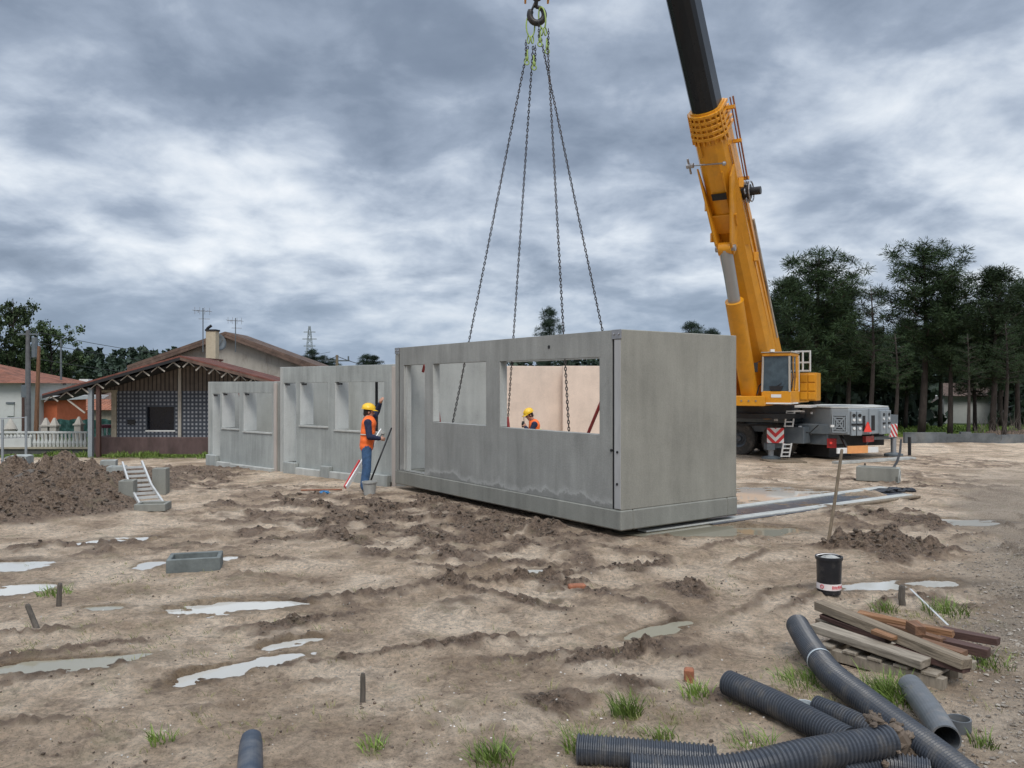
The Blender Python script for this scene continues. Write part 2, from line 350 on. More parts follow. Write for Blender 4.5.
def ground(x, y):
    x = np.asarray(x, float); y = np.asarray(y, float)
    r = np.hypot(x, y); wx = x+.35*vnoise(x*1.1, y*1.1, 91)+.1*vnoise(x*4, y*4, 92); wy = y+.35*vnoise(x*1.1, y*1.1, 93)+.1*vnoise(x*4, y*4, 94)
    rough = .10+.0*x
    for cx, cy, rx, ry, s in ROUGH:
        q = ((wx-cx)/(rx*1.15+.1))**2+((wy-cy)/(ry*1.15+.1))**2; rough = np.maximum(rough, s*sstep(1.25, .2, q))
    patchy = sstep(-.35, .45, fbm(x*1.6, y*1.6, 5, 3)); rough = rough*(.5+.5*patchy)
    far = sstep(45, 30, r)
    z = base_h(x, y)+.045*fbm(x*.35, y*.35, 1, 3)*sstep(2, 6, r)
    z = z+.016*fbm(x*1.7, y*1.7, 2, 3)+(.007*fbm(x*6.5, y*6.5, 6, 4)+.006*(1-np.abs(vnoise(x*11, y*11, 9))*2)*vnoise(x*3, y*3, 10))*sstep(26, 14, r)
    lum = .06*domes(x, y, .42, 11)*sstep(.5, 1.0, rough)+.05*domes(x+.1*vnoise(x*7, y*7, 3), y, .2, 21)*np.clip(rough, 0, 1.3)+.03*domes(x, y+.04*vnoise(x*14, y*14, 4), .085, 31)*np.clip(rough+.05, 0, 1.2)
    lum = lum+.014*fbm(x*9, y*9, 8, 3)*np.clip(rough+.25, 0, 1)
    z = z+lum*far
    soil = np.clip(rough*1.1-.22+.30*fbm(x*2.5, y*2.5, 44, 3), 0, 1)
    # mounds of dug earth
    for cx, cy, rx, ry, h in [(-10.3, 18.3, 1.9, 2.3, .34), (-9.0, 16.2, 1.5, 2.0, .20), (-8.2, 14.2, 1.5, 1.7, .12), (-12.2, 16.6, 2.2, 2.4, .06), (-9.6, 13.2, 2.2, 1.3, .18), (3.1, 12.6, .0001, .0001, 0), (28, 42, 4, 2.0, .45), (5.1, 10.7, 1.1, .35, .05)]:
        if h == 0: continue
        q = ((wx-cx)/rx)**2+((wy-cy)/ry)**2; mm = np.exp(-q*1.3); z = z+h*mm*(1+.35*fbm(x*1.5, y*1.5, 61, 3)); soil = np.maximum(soil, sstep(.10, .4, mm))
        z = z+sstep(.15, .6, mm)*(.10*domes(x, y, .9, 71)+.075*domes(x, y, .34, 75)+.045*domes(x, y, .15, 79)+.03*fbm(x*5, y*5, 77, 3))
    # bank where the pipes and timber lie
    # wheel tracks: a flat trough with pushed up shoulders
    D12 = domes(x, y, .12, 131); D05 = domes(x, y, .055, 171)
    for k, pts in enumerate(TRKW):
        n = .12*vnoise(x*1.3, y*1.3, 100+k)
        d = np.abs(segdist(x, y, pts)+n)
        tr = sstep(.30, .15, d); sh = np.exp(-((d-.36)/.10)**2)
        brk = sstep(-.2, .4, vnoise(x*.8, y*.8, 120+k))
        z = z-.03*tr+sh*brk*(.010+.045*D12+.02*D05)+tr*brk*.012*np.abs(np.sin(x*9+y*5*(1 if k % 2 else -1)+vnoise(x*2, y*2, 190)*1.5)); soil = np.clip(soil+sh*brk*.6-tr*.12+tr*brk*.25*(np.sin(x*18+y*10*(1 if k % 2 else -1)) > .2), 0, 1)
    wet = np.zeros_like(x)
    for i, (cx, cy, rx, ry, lb) in enumerate(PUDW):
        sel = (np.abs(x-cx) < 2.1*rx+.2) & (np.abs(y-cy) < 2.1*ry+1.2)
        if not sel.any(): continue
        xs_, ys_, zs_ = x[sel], y[sel], z[sel]
        lv = puddle_level(i); q0 = ((xs_-cx)/rx)**2+((ys_-cy-SHEAR.get(i, 0)*(xs_-cx))/ry)**2; q = q0+.95*fbm(xs_*1.9+i, ys_*4.5, 200+i, 5)
        m = sstep(1.35, .8, q); rim = sstep(3.6, 2.6, q0)*sstep(.9, 1.3, q)
        zs_ = zs_*(1-m)+m*(lv-.017+.015*fbm(xs_*4, ys_*9, 230, 4)+.35*np.clip(lum[sel], 0, .12))
        z[sel] = zs_*(1-rim)+rim*np.maximum(zs_, lv+.008+.010*fbm(xs_*5, ys_*5, 7, 2)); wet[sel] = np.maximum(wet[sel], sstep(3.2, 1.0, q))
    # under the hanging module and the other modules the soil is level
    dx = x-BX0[0]; dy = y-BX0[1]; a = dx*BXU[0]+dy*BXU[1]; b = dx*BXU[1]-dy*BXU[0]
    ins = sstep(-.35, .1, a)*sstep(7.5, 6.9, a)*sstep(-.35, .1, b)*sstep(3.0, 2.6, b); z = z*(1-ins)+ins*np.minimum(z, -.03)
    veg = sstep(43, 47, y+1.2*vnoise(x*.5, y*.5, 300))*1.0
    veg = np.maximum(veg, sstep(29.5, 30.5, y)*sstep(-4, -8, x))
    grav = sstep(-.1, .9, (x-.535*y)+.5*vnoise(x*.9, y*.9, 310))*sstep(30, 14, y)
    return z, soil, wet, veg, grav
SHEAR = {0: .15, 1: .45, 2: .3, 3: .28, 4: .75, 5: .25, 9: .7, 10: .4, 8: .15}     # how much each puddle runs off at an angle
def puddle_level(i):
    cx, cy = PUDW[i][0], PUDW[i][1]
    X_ = np.array([cx]); Y_ = np.array([cy])
    return float((base_h(X_, Y_)+.045*fbm(X_*.35, Y_*.35, 1, 3)*sstep(2, 6, np.hypot(X_, Y_)))[0])-.01

aF = np.radians(np.linspace(-42, 42, 760)); aL = np.radians(np.linspace(46, 314, 90)); ang = np.concatenate([aF, aL]); nA = len(ang)
rad = np.concatenate([[.4, .8, 1.3, 1.9, 2.5, 3.0], np.exp(np.linspace(math.log(3.3), math.log(50), 980)), [56, 64, 75, 90, 110, 140, 190, 280, 420, 700, 1200, 2500, 5000]]); nR = len(rad)
AA, RR = np.meshgrid(ang, rad); gx = RR*np.sin(AA); gy = RR*np.cos(AA)
z, soil, wet, veg, grav = ground(gx.ravel(), gy.ravel())
ZG = z.reshape(nR, nA)
def gz(x, y):                                          # ground height, read off the finished sheet
    r = math.hypot(x, y); a = math.atan2(x, y) % (2*math.pi)
    i = min(max(int(np.searchsorted(rad, r))-1, 0), nR-2); t = min(max((r-rad[i])/(rad[i+1]-rad[i]), 0), 1)
    if a > ang[-1] or a < ang[0]: a2 = a-2*math.pi if a > ang[-1] else a
    else: a2 = a
    j = min(max(int(np.searchsorted(ang, a2))-1, 0), nA-2); q = min(max((a2-ang[j])/(ang[j+1]-ang[j]), 0), 1)
    return float((ZG[i, j]*(1-q)+ZG[i, j+1]*q)*(1-t)+(ZG[i+1, j]*(1-q)+ZG[i+1, j+1]*q)*t)
SG, WG, GG = soil.reshape(nR, nA), wet.reshape(nR, nA), grav.reshape(nR, nA)
def gv(X, Y):                                          # the same for many points: height, soil, wet, gravel (nearest vertex)
    i = np.clip(np.searchsorted(rad, np.hypot(X, Y)), 0, nR-1); j = np.clip(np.searchsorted(ang, np.arctan2(X, Y)), 0, nA-1)
    return ZG[i, j], SG[i, j], WG[i, j], None, GG[i, j]
co = np.stack([gx.ravel(), gy.ravel(), z], 1); co = np.vstack([co, [[0, 0, 0]]])
ii, jj = np.meshgrid(np.arange(nR-1), np.arange(nA), indexing='ij'); j2 = (jj+1) % nA
quads = np.stack([ii*nA+jj, (ii+1)*nA+jj, (ii+1)*nA+j2, ii*nA+j2], -1).reshape(-1, 4)[:, ::-1]
me = bpy.data.meshes.new('ground'); nq = len(quads); nt_ = nA
me.vertices.add(len(co)); me.vertices.foreach_set('co', co.ravel())
tris = np.stack([np.full(nA, len(co)-1), np.arange(nA), (np.arange(nA)+1) % nA], 1)[:, ::-1]
me.loops.add(nq*4+nt_*3); me.loops.foreach_set('vertex_index', np.concatenate([quads.ravel(), tris.ravel()]).astype(np.int32))
me.polygons.add(nq+nt_); me.polygons.foreach_set('loop_start', np.concatenate([np.arange(nq)*4, nq*4+np.arange(nt_)*3]).astype(np.int32))
me.update(calc_edges=True); me.validate()
me.polygons.foreach_set('use_smooth', np.ones(nq+nt_, bool))
for nm, arr in (('soil', soil), ('wet', wet), ('veg', veg), ('gravel', grav)):
    at = me.attributes.new(nm, 'FLOAT', 'POINT'); at.data.foreach_set('value', np.append(arr, 0).astype(np.float32))
gm = bpy.data.materials.new('mud'); nt, b = nodes_of(gm)
tc = N(nt, 'ShaderNodeTexCoord'); P0 = tc.outputs['Object']
def attr(n): return N(nt, 'ShaderNodeAttribute', attribute_name=n).outputs['Fac']
n1 = N(nt, 'ShaderNodeTexNoise', i_Scale=.9, i_Detail=8.0, i_Roughness=.62); nt.links.new(P0, n1.inputs[0])
n2 = N(nt, 'ShaderNodeTexNoise', i_Scale=19.0, i_Detail=9.0, i_Roughness=.78); nt.links.new(P0, n2.inputs[0])
n3 = N(nt, 'ShaderNodeTexNoise', i_Scale=60.0, i_Detail=5.0, i_Roughness=.7); nt.links.new(P0, n3.inputs[0])
sand = ramp(nt, n1.outputs[0], [(.38, (.36, .265, .185)), (.49, (.53, .41, .30)), (.60, (.70, .57, .44))]).outputs[0]
sand = mixc(nt, .8, sand, ramp(nt, n2.outputs[0], [(.40, (.60,)*3), (.58, (1.14,)*3)]).outputs[0], 'MULTIPLY')
dk = ramp(nt, n2.outputs[0], [(.38, (.08, .055, .039)), (.62, (.29, .212, .155))]).outputs[0]
sf = mth(nt, 'ADD', attr('soil'), mth(nt, 'MULTIPLY', mth(nt, 'SUBTRACT', n2.outputs[0], .5), 1.1))
c = mixc(nt, ramp(nt, sf, [(.22, (0,)*3), (.62, (1,)*3)]).outputs[0], sand, dk)
vor = N(nt, 'ShaderNodeTexVoronoi', i_Scale=26.0); vor.feature = 'SMOOTH_F1'; nt.links.new(P0, vor.inputs[0])
wv_ = N(nt, 'ShaderNodeTexNoise', i_Scale=3.2, i_Detail=7.0, i_Roughness=.7, i_Distortion=.8); nt.links.new(P0, wv_.inputs[0])
c = mixc(nt, mth(nt, 'MULTIPLY', ramp(nt, wv_.outputs[0], [(.52, (0,)*3), (.60, (1,)*3)]).outputs[0], .45), c, dk)          # thin smears of darker soil
c = mixc(nt, mth(nt, 'MULTIPLY', ramp(nt, n3.outputs[0], [(.56, (0,)*3), (.64, (1,)*3)]).outputs[0], .55), c, (.11, .08, .056))   # crumbs
gc = ramp(nt, n3.outputs[0], [(.38, (.11, .085, .065)), (.6, (.40, .335, .265))]).outputs[0]
c = mixc(nt, mth(nt, 'MULTIPLY', attr('gravel'), .75), c, gc)
vn = N(nt, 'ShaderNodeTexNoise', i_Scale=.6, i_Detail=8.0, i_Roughness=.7); nt.links.new(P0, vn.inputs[0])
vg = ramp(nt, vn.outputs[0], [(.35, (.02, .035, .012)), (.55, (.05, .085, .02)), (.7, (.06, .065, .03))]).outputs[0]
c = mixc(nt, attr('veg'), c, vg)
moss = N(nt, 'ShaderNodeTexNoise', i_Scale=1.7, i_Detail=9.0, i_Roughness=.75); nt.links.new(P0, moss.inputs[0])
c = mixc(nt, mth(nt, 'MULTIPLY', ramp(nt, moss.outputs[0], [(.56, (0,)*3), (.72, (1,)*3)]).outputs[0], .4), c, (.21, .21, .11))
c = mixc(nt, mth(nt, 'MULTIPLY', attr('wet'), .8), c, mixc(nt, 1.0, c, (.50, .46, .40), 'MULTIPLY'))
sat = N(nt, 'ShaderNodeHueSaturation', i_Saturation=1.06, i_Value=1.42); nt.links.new(c, sat.inputs['Color'])
nt.links.new(sat.outputs[0], b.inputs['Base Color'])
dampf = mth(nt, 'ADD', mth(nt, 'MULTIPLY', attr('wet'), -.45), mth(nt, 'ADD', mth(nt, 'MULTIPLY', n1.outputs[0], .5), .52), clamp=True)
nt.links.new(dampf, b.inputs['Roughness']); b.inputs['Specular IOR Level'].default_value = .4
h = mth(nt, 'ADD', mth(nt, 'MULTIPLY', n2.outputs[0], 1.0), mth(nt, 'MULTIPLY', n3.outputs[0], .45)); h = mth(nt, 'SUBTRACT', h, mth(nt, 'MULTIPLY', mth(nt, 'MULTIPLY', vor.outputs[0], .5), attr('soil')))
bp = N(nt, 'ShaderNodeBump', i_Strength=1.0, i_Distance=.12); nt.links.new(h, bp.inputs['Height']); nt.links.new(bp.outputs[0], b.inputs['Normal'])
me.materials.append(gm)
go = bpy.data.objects.new('ground', me); COL.objects.link(go); tag(go, kind='structure')

wm = bpy.data.materials.new('puddle_water'); nt, b = nodes_of(wm)
b.inputs['Base Color'].default_value = (.47, .455, .415, 1); b.inputs['Roughness'].default_value = .03; b.inputs['IOR'].default_value = 1.33; b.inputs['Specular IOR Level'].default_value = .9  # milky water, its pale base also carries reflected sky painted into the colour
tc = N(nt, 'ShaderNodeTexCoord'); nn = N(nt, 'ShaderNodeTexNoise', i_Scale=6.0, i_Detail=3.0); nt.links.new(tc.outputs['Object'], nn.inputs[0])
bp = N(nt, 'ShaderNodeBump', i_Strength=.04, i_Distance=.01); nt.links.new(nn.outputs[0], bp.inputs['Height']); nt.links.new(bp.outputs[0], b.inputs['Normal'])
wm2 = wm.copy(); wm2.name = 'murky_water'; wm2.node_tree.nodes['Principled BSDF'].inputs['Base Color'].default_value = (.27, .25, .19, 1)
for i, (cx, cy, rx, ry, lb) in enumerate(PUDW):
    mb = MB(); lv = puddle_level(i)+.0; k = 40
    mb.add([(cx+math.cos(2*math.pi*j/k)*rx*1.45, cy+math.sin(2*math.pi*j/k)*ry*1.45+SHEAR.get(i, 0)*math.cos(2*math.pi*j/k)*rx*1.45, lv) for j in range(k)], [tuple(range(k))])
    tag(build(mb, 'puddle', wm2 if i in (5, 9, 12, 14) else wm), lb, kind='structure')

# ------------------------------------------------------------------ scattered soil clods, gravel, grass (uncountable)
def scatter_blobs(name, pts, mat, label, sizes, flat=.7):
    tv = []; V = []; Fc = []
    t = (1+5**.5)/2; ico = np.array([(-1, t, 0), (1, t, 0), (-1, -t, 0), (1, -t, 0), (0, -1, t), (0, 1, t), (0, -1, -t), (0, 1, -t), (t, 0, -1), (t, 0, 1), (-t, 0, -1), (-t, 0, 1)])/np.hypot(1, t)
    fa = np.array([(0, 11, 5), (0, 5, 1), (0, 1, 7), (0, 7, 10), (0, 10, 11), (1, 5, 9), (5, 11, 4), (11, 10, 2), (10, 7, 6), (7, 1, 8), (3, 9, 4), (3, 4, 2), (3, 2, 6), (3, 6, 8), (3, 8, 9), (4, 9, 5), (2, 4, 11), (6, 2, 10), (8, 6, 7), (9, 8, 1)])
    rg = np.random.default_rng(5)
    for k, (p, s) in enumerate(zip(pts, sizes)):
        q, _ = np.linalg.qr(rg.normal(size=(3, 3))); v = (ico*rg.uniform(.6, 1.25, (12, 1))) @ q*s*rg.uniform(.6, 1.2, 3)*np.array([1, 1, flat])
        V.append(v+p); Fc.append(fa+12*k)
    me = bpy.data.meshes.new(name); V = np.concatenate(V); Fc = np.concatenate(Fc); me.from_pydata(V.tolist(), [], Fc.tolist()); me.materials.append(mat)
    o = bpy.data.objects.new(name, me); COL.objects.link(o); return tag(o, label, name.replace('_', ' '), kind='stuff')
rg = np.random.default_rng(3)
def inside_box(x, y):
    a = (x-BX0[0])*BXU[0]+(y-BX0[1])*BXU[1]; b_ = (x-BX0[0])*BXU[1]-(y-BX0[1])*BXU[0]
    return (a > -.1) & (a < 7.2) & (b_ > -.1) & (b_ < 2.7)
n = 200000; r_ = np.exp(rg.uniform(math.log(3.6), math.log(24), n)); a_ = np.radians(rg.uniform(-38, 38, n)); X = r_*np.sin(a_); Y = r_*np.cos(a_)
z_, s_, w_, v_, g_ = gv(X, Y); keep = (rg.uniform(0, 1, n) < (s_**4*.8+.002)) & (w_ < .5) & (g_ < .5) & ~inside_box(X, Y)
X, Y, z_, s2 = X[keep][:30000], Y[keep][:30000], z_[keep][:30000], s_[keep][:30000]
sz = .005+.026*rg.uniform(0, 1, len(X))**4*np.clip(s2, .2, 1); sz = sz*np.clip(np.hypot(X, Y)/9, .6, 1.5)
scatter_blobs('soil_clods', np.stack([X, Y, z_+sz*.3], 1), M['clod'], 'small dark crumbs and clods of churned soil over the mud', sz)
n = 9000; r_ = np.exp(rg.uniform(math.log(3.8), math.log(14), n)); a_ = np.radians(rg.uniform(-38, 36, n)); X = r_*np.sin(a_); Y = r_*np.cos(a_); ok = ~inside_box(X, Y); X, Y = X[ok], Y[ok]
z_, s_, w_, v_, g_ = gv(X, Y); ok = (w_ < .4) & (rg.uniform(0, 1, len(X)) < .25+.75*np.clip(vnoise(X*1.5, Y*1.5, 400)+.2, 0, 1)); X, Y, z_ = X[ok], Y[ok], z_[ok]; sz = .003+.013*rg.uniform(0, 1, len(X))**3.5
scatter_blobs('soil_crumbs', np.stack([X, Y, z_+sz*.3], 1), M['clod'], 'fine crumbs of soil dotted over the smooth sandy mud', sz)
n = 30000; r_ = np.exp(rg.uniform(math.log(4), math.log(14), n)); a_ = np.radians(rg.uniform(22, 42, n)); X = r_*np.sin(a_); Y = r_*np.cos(a_)
z_, s_, w_, v_, g_ = gv(X, Y); keep = (rg.uniform(0, 1, n) < g_*.6+.015) & (w_ < .5); X, Y, z_ = X[keep][:9000], Y[keep][:9000], z_[keep][:9000]
sz = .007+.016*rg.uniform(0, 1, len(X))**3
scatter_blobs('gravel', np.stack([X, Y, z_+sz*.3], 1), M['gravel'], 'loose pale gravel along the right edge of the site', sz)
n = 1500; r_ = np.exp(rg.uniform(math.log(4), math.log(16), n)); a_ = np.radians(rg.uniform(-36, 30, n)); X = r_*np.sin(a_); Y = r_*np.cos(a_); ok = ~inside_box(X, Y); X, Y = X[ok], Y[ok]
z_ = gv(X, Y)[0]; sz = .003+.008*rg.uniform(0, 1, len(X))**3
scatter_blobs('pebbles', np.stack([X, Y, z_+sz*.3], 1), pm('white_pebble', (.6, .57, .52), .8), 'sparse pale pebbles dotted over the bare mud', sz)

def blades(mb, c, n, h, spread, rnd, wid=.006, lean=.5):
    for k in range(n):
        a = rnd.uniform(0, 6.283); r = spread*rnd.random()**.7; x = c[0]+r*math.cos(a); y = c[1]+r*math.sin(a); z = c[2]-.01
        hh = h*rnd.uniform(.45, 1.1); d = rnd.uniform(0, 6.283); ln = rnd.uniform(.1, lean)*hh+r*.4; dx, dy = math.cos(a*.5+d*.5)*ln, math.sin(a*.5+d*.5)*ln
        sx, sy = -math.sin(d)*wid, math.cos(d)*wid; P = []
        for t in (0, .4, .75): P += [(x+dx*t*t-sx*(1-t*.6), y+dy*t*t-sy*(1-t*.6), z+hh*(t-.18*t*t)), (x+dx*t*t+sx*(1-t*.6), y+dy*t*t+sy*(1-t*.6), z+hh*(t-.18*t*t))]
        P.append((x+dx*1.15, y+dy*1.15, z+hh*.86)); mb.add(P, [(0, 1, 3, 2), (2, 3, 5, 4), (4, 5, 6)])
rnd = random.Random(8)
TUFTS = [(627, 716, 90, .20, .10, 'bright green grass tuft standing above the corrugated pipes'), (696, 696, 45, .13, .12, 'loose grass tuft beside the upper end of the pipe at centre right'),
         (492, 764, 90, .13, .14, 'low grass tuft at the bottom edge of the mud'), (585, 755, 60, .18, .12, 'grass tuft at the cut end of the lowest pipe'),
         (888, 700, 170, .22, .22, 'leafy green grass clump between the long pipe and the timber pile'), (945, 612, 90, .18, .22, 'grass tuft behind the timber pile near the stake'),
         (884, 612, 45, .13, .13, 'small grass tuft behind the left half of the timber pile'), (985, 668, 70, .13, .2, 'grass tuft at the right end of the timber pile'),
         (805, 680, 80, .12, .22, 'grass patch left of the long pipe'), (55, 596, 60, .11, .16, 'grass tuft around the upright stake on the left'), (660, 742, 40, .12, .12, 'sparse grass between the two lowest pipes'),
         (755, 745, 40, .1, .2, 'weedy sprigs in front of the pipe at lower right'), (984, 745, 30, .12, .08, 'small green sprig beside the short grey pipe ring'), (372, 750, 30, .09, .1, 'small weed right of the buried pipe stub'), (160, 745, 26, .1, .08, 'small weed left of the buried pipe stub')]
for px, py, nb, hh, sp, lb in TUFTS:
    p = G(px, py); p.z = gz(p.x, p.y); mb = MB(); blades(mb, p, nb*2, hh, sp, rnd, .0045); tag(build(mb, 'grass_tuft', M['grass']), lb, 'grass tuft', 'grass tufts growing in the mud')
mb = MB()
for px, py, w, h_, k in [(110, 640, 300, 60, 60), (190, 580, 240, 30, 40), (450, 700, 300, 120, 45), (800, 700, 120, 80, 30), (980, 640, 120, 120, 20), (640, 730, 220, 80, 120), (820, 690, 120, 60, 60), (920, 620, 120, 30, 40), (880, 510, 160, 30, 18), (720, 590, 60, 20, 10), (560, 620, 400, 120, 15), (180, 720, 300, 60, 25), (1000, 660, 60, 20, 14)]:
    for q in range(k):
        p = G(px+rnd.gauss(0, w/4), py+rnd.gauss(0, h_/4)); p.z = gz(p.x, p.y); blades(mb, p, rnd.randint(4, 9), .06, .06, rnd, .003, .9)
tag(build(mb, 'weeds', M['drygrass']), 'thin sparse weeds sprouting through the mud', 'weeds', kind='stuff')
mb = MB()
for k in range(2600):                                 # verge along the house plinth and fence
    x = rnd.uniform(-19.5, -8.6); y = 31.0-abs(rnd.gauss(0, .45)); blades(mb, (x, y, gz(x, y)), 3, rnd.choice([.1, .14, .2, .26]) if math.sin(x*2.1)+math.sin(x*5.3) > .2 else .09, .1, rnd, .02, .4)
tag(build(mb, 'grass_verge', M['grass']), 'green grass verge growing at the foot of the house wall', 'grass', kind='stuff')
mb = MB()
for k in range(5000):
    x = rnd.uniform(18, 36); y = rnd.uniform(43.5, 56); blades(mb, (x, y, gz(x, y)), 2, .22, .2, rnd, .035, .5)
tag(build(mb, 'meadow', M['grass']), 'strip of green meadow grass in front of the pines', 'grass', kind='stuff')
print('ground done')

# ------------------------------------------------------------------ precast concrete modules
def wall(mb, P0, u, n, th, L, H, ops, z0=0):
    """upright wall from P0 along u, thickness th towards n, with rectangular openings (s0,s1,z0,z1): one closed skin"""
    xs = sorted({0, L, *[o[0] for o in ops], *[o[1] for o in ops]}); zs = sorted({z0, H, *[max(z0, o[2]) for o in ops], *[o[3] for o in ops]})
    solid = lambda i, j: 0 <= i < len(xs)-1 and 0 <= j < len(zs)-1 and not any(o[0]-1e-6 <= xs[i] and xs[i+1] <= o[1]+1e-6 and max(z0, o[2])-1e-6 <= zs[j] and zs[j+1] <= o[3]+1e-6 for o in ops)
    P0, u, n = Vector(P0), Vector(u), Vector(n); idx = {}; o = len(mb.v); base = []
    def vid(i, j, k):
        if (i, j, k) not in idx: idx[(i, j, k)] = len(base); base.append(P0+u*xs[i]+Vector((0, 0, zs[j]))+n*(th*k))
        return idx[(i, j, k)]
    fs = []
    for i in range(len(xs)-1):
        for j in range(len(zs)-1):
            if not solid(i, j): continue
            fs.append((vid(i, j, 0), vid(i+1, j, 0), vid(i+1, j+1, 0), vid(i, j+1, 0))); fs.append((vid(i, j, 1), vid(i, j+1, 1), vid(i+1, j+1, 1), vid(i+1, j, 1)))
            if not solid(i-1, j): fs.append((vid(i, j, 0), vid(i, j+1, 0), vid(i, j+1, 1), vid(i, j, 1)))
            if not solid(i+1, j): fs.append((vid(i+1, j, 0), vid(i+1, j, 1), vid(i+1, j+1, 1), vid(i+1, j+1, 0)))
            if not solid(i, j-1): fs.append((vid(i, j, 0), vid(i, j, 1), vid(i+1, j, 1), vid(i+1, j, 0)))
            if not solid(i, j+1): fs.append((vid(i, j+1, 0), vid(i+1, j+1, 0), vid(i+1, j+1, 1), vid(i, j+1, 1)))
    mb.add(base, fs)
Z = Vector((0, 0, 1))
M['reveal_lit'] = concrete('concrete_lit_reveal', (.55, .56, .54), .3)  # lighter copy of the concrete, light on the reveals painted into the colour
# hanging module. corner nearest the camera, long side runs away to the left, short side away to the right
A0 = Vector((1.593, 11.67, .08)); U = Vector((-.5833, .8122, 0)).normalized(); V = Vector((.8188, .5740, 0)).normalized(); V = (V-U*V.dot(U)).normalized(); LL, WW, HH = 7.08, 2.60, 2.95
def fs(px):                                            # distance along the long side at picture column px
    k = (px-CX)/F; return (k*A0.y-A0.x)/(U.x-k*U.y)
def fz(px, py):
    p = A0+U*fs(px); return CH-(py-HY)/F*p.y-A0.z
mod = thing('concrete_module', A0+U*LL/2+V*WW/2, 'large grey precast concrete room module hanging on four chains, nearest to the camera', 'concrete module', 'precast concrete room modules')
ops = [(fs(424.8), fs(403.8), fz(414, 472), fz(414, 364.8)), (fs(486), fs(432.7), fz(460, 424), fz(460, 362.6)), (fs(599.4), fs(499.5), fz(550, 431), fz(550, 359.2))]
print('openings', [[round(a, 2) for a in o] for o in ops])
TH = .16; FB = .30                                     # wall thickness, height of the base beam
mb = MB(); wall(mb, A0+U*.19, U, V, TH, LL-.38, HH-.004, [(a-.19, b_-.19, c_, d_) for a, b_, c_, d_ in ops], z0=FB)
build(mb, 'front_wall', M['conc_front'], mod, bevel=.008)
mb = MB(); wall(mb, A0+V*.004+U*.0, V, U, TH, WW-.008, HH, [], z0=FB+.0); build(mb, 'end_wall', M['conc_end'], mod, bevel=.01)
mb = MB(); wall(mb, A0+U*(LL-TH)+V*.004, V, U, TH, WW-.008, HH-.002, [], z0=FB); build(mb, 'end_wall', M['conc_inner'], mod, bevel=.01)
mb = MB(); wall(mb, A0+V*(WW-TH)+U*.165, U, V, TH-.004, LL-.33, HH-.006, [(.3, 6.62, .5, 2.66)], z0=FB); build(mb, 'back_wall', M['conc_inner'], mod, bevel=.008)
mb = MB(); e = .012
mb.boxa(A0-U*e-V*e, U*(LL+2*e), V*.25, Z*FB); mb.boxa(A0-U*e+V*(WW-.25+e), U*(LL+2*e), V*.25, Z*FB)
mb.boxa(A0-U*e+V*(.25-e), U*.25, V*(WW-.5+2*e), Z*FB); mb.boxa(A0+U*(LL+e-.25)+V*(.25-e), U*.25, V*(WW-.5+2*e), Z*FB)
build(mb, 'base_beam', M['conc_base'], mod, bevel=.02)
mb = MB(); mb.boxa(A0+U*.22+V*.22+Z*.10, U*(LL-.44), V*(WW-.44), Z*.14); build(mb, 'floor_slab', M['conc_inner'], mod)
mb = MB(); mb.boxa(A0+U*.012-V*.008+Z*(FB+.02), U*.125, V*.03, Z*(HH-FB-.17)); build(mb, 'joint_strip', M['joint_grey'], mod)
for s_ in (.165, LL-.19):
    mb = MB(); mb.boxa(A0+U*s_+V*.006+Z*FB, U*.03, V*.12, Z*(HH-FB-.01)); build(mb, 'joint_gap', M['dark'], mod)
mb = MB(); mb.boxa(A0+U*(LL-.155)-V*.006+Z*FB, U*.15, V*.03, Z*(HH-FB-.16)); build(mb, 'joint_strip', M['conc'], mod)
for s_ in (-.01, LL-.19):
    mb = MB(); mb.boxa(A0+U*s_-V*.014+Z*(HH-.14), U*.2, V*.014, Z*.14); [mb.tube([A0+U*(s_+q)+Z*(HH-.07)-V*.03, A0+U*(s_+q)+Z*(HH-.07)-V*.01], .018, 8) for q in (.05, .15)]
    build(mb, 'corner_bracket', M['steel'], mod, bevel=.003)
for q, zz in ((.07, 1.15), (.20, 1.17), (.075, .68)):
    mb = MB(); c_ = A0+U*q+Z*zz; mb.tube([c_-V*.02, c_+V*.0], .02, 10); build(mb, 'bolt_socket', M['dark'], mod)
for px, py in ((549, 347),):
    mb = MB(); c_ = A0+U*fs(px)+Z*fz(px, py); mb.tube([c_-V*.006, c_+V*.01], .03, 12); build(mb, 'lifting_socket', M['dark'], mod)
for a, b_, c_, d_ in ops[:1]:
    mb = MB(); mb.boxa(A0+U*(b_-.09)+V*.03+Z*(c_), U*.085, V*.1, Z*(d_-c_-.01)); build(mb, 'door_jamb', M['conc_light'], mod)
    mb = MB(); mb.boxa(A0+U*(a-.1)+V*.02+Z*(c_-.14), U*(b_-a+.2), V*.18, Z*.10); build(mb, 'door_sill', M['conc_base'], mod, bevel=.01)
for a, b_, c_, d_ in ops:
    mb = MB(); mb.boxa(A0+U*(b_-.012)+V*.004+Z*(c_+.01), U*.009, V*(TH-.01), Z*(d_-c_-.02)); build(mb, 'reveal', M['conc_light'], mod)  # added pale liner on the left reveal, brightness painted into its colour
# anchors on the floor where the chains end
def inner(t, s_, z_): return A0+U*(LL-t)+V*s_+Z*z_
ANCH = [inner(1.34, .40, .26), inner(1.12, 2.12, .26), inner(5.20, 2.12, .26), inner(5.5, .40, .26)]
for p in ANCH:
    mb = MB(); mb.torus(p+Z*.03, Z, U, .05, .05, .014); mb.boxa(p-U*.08-V*.08-Z*.02, U*.16, V*.16, Z*.025); build(mb, 'lifting_anchor', M['steel'], mod)
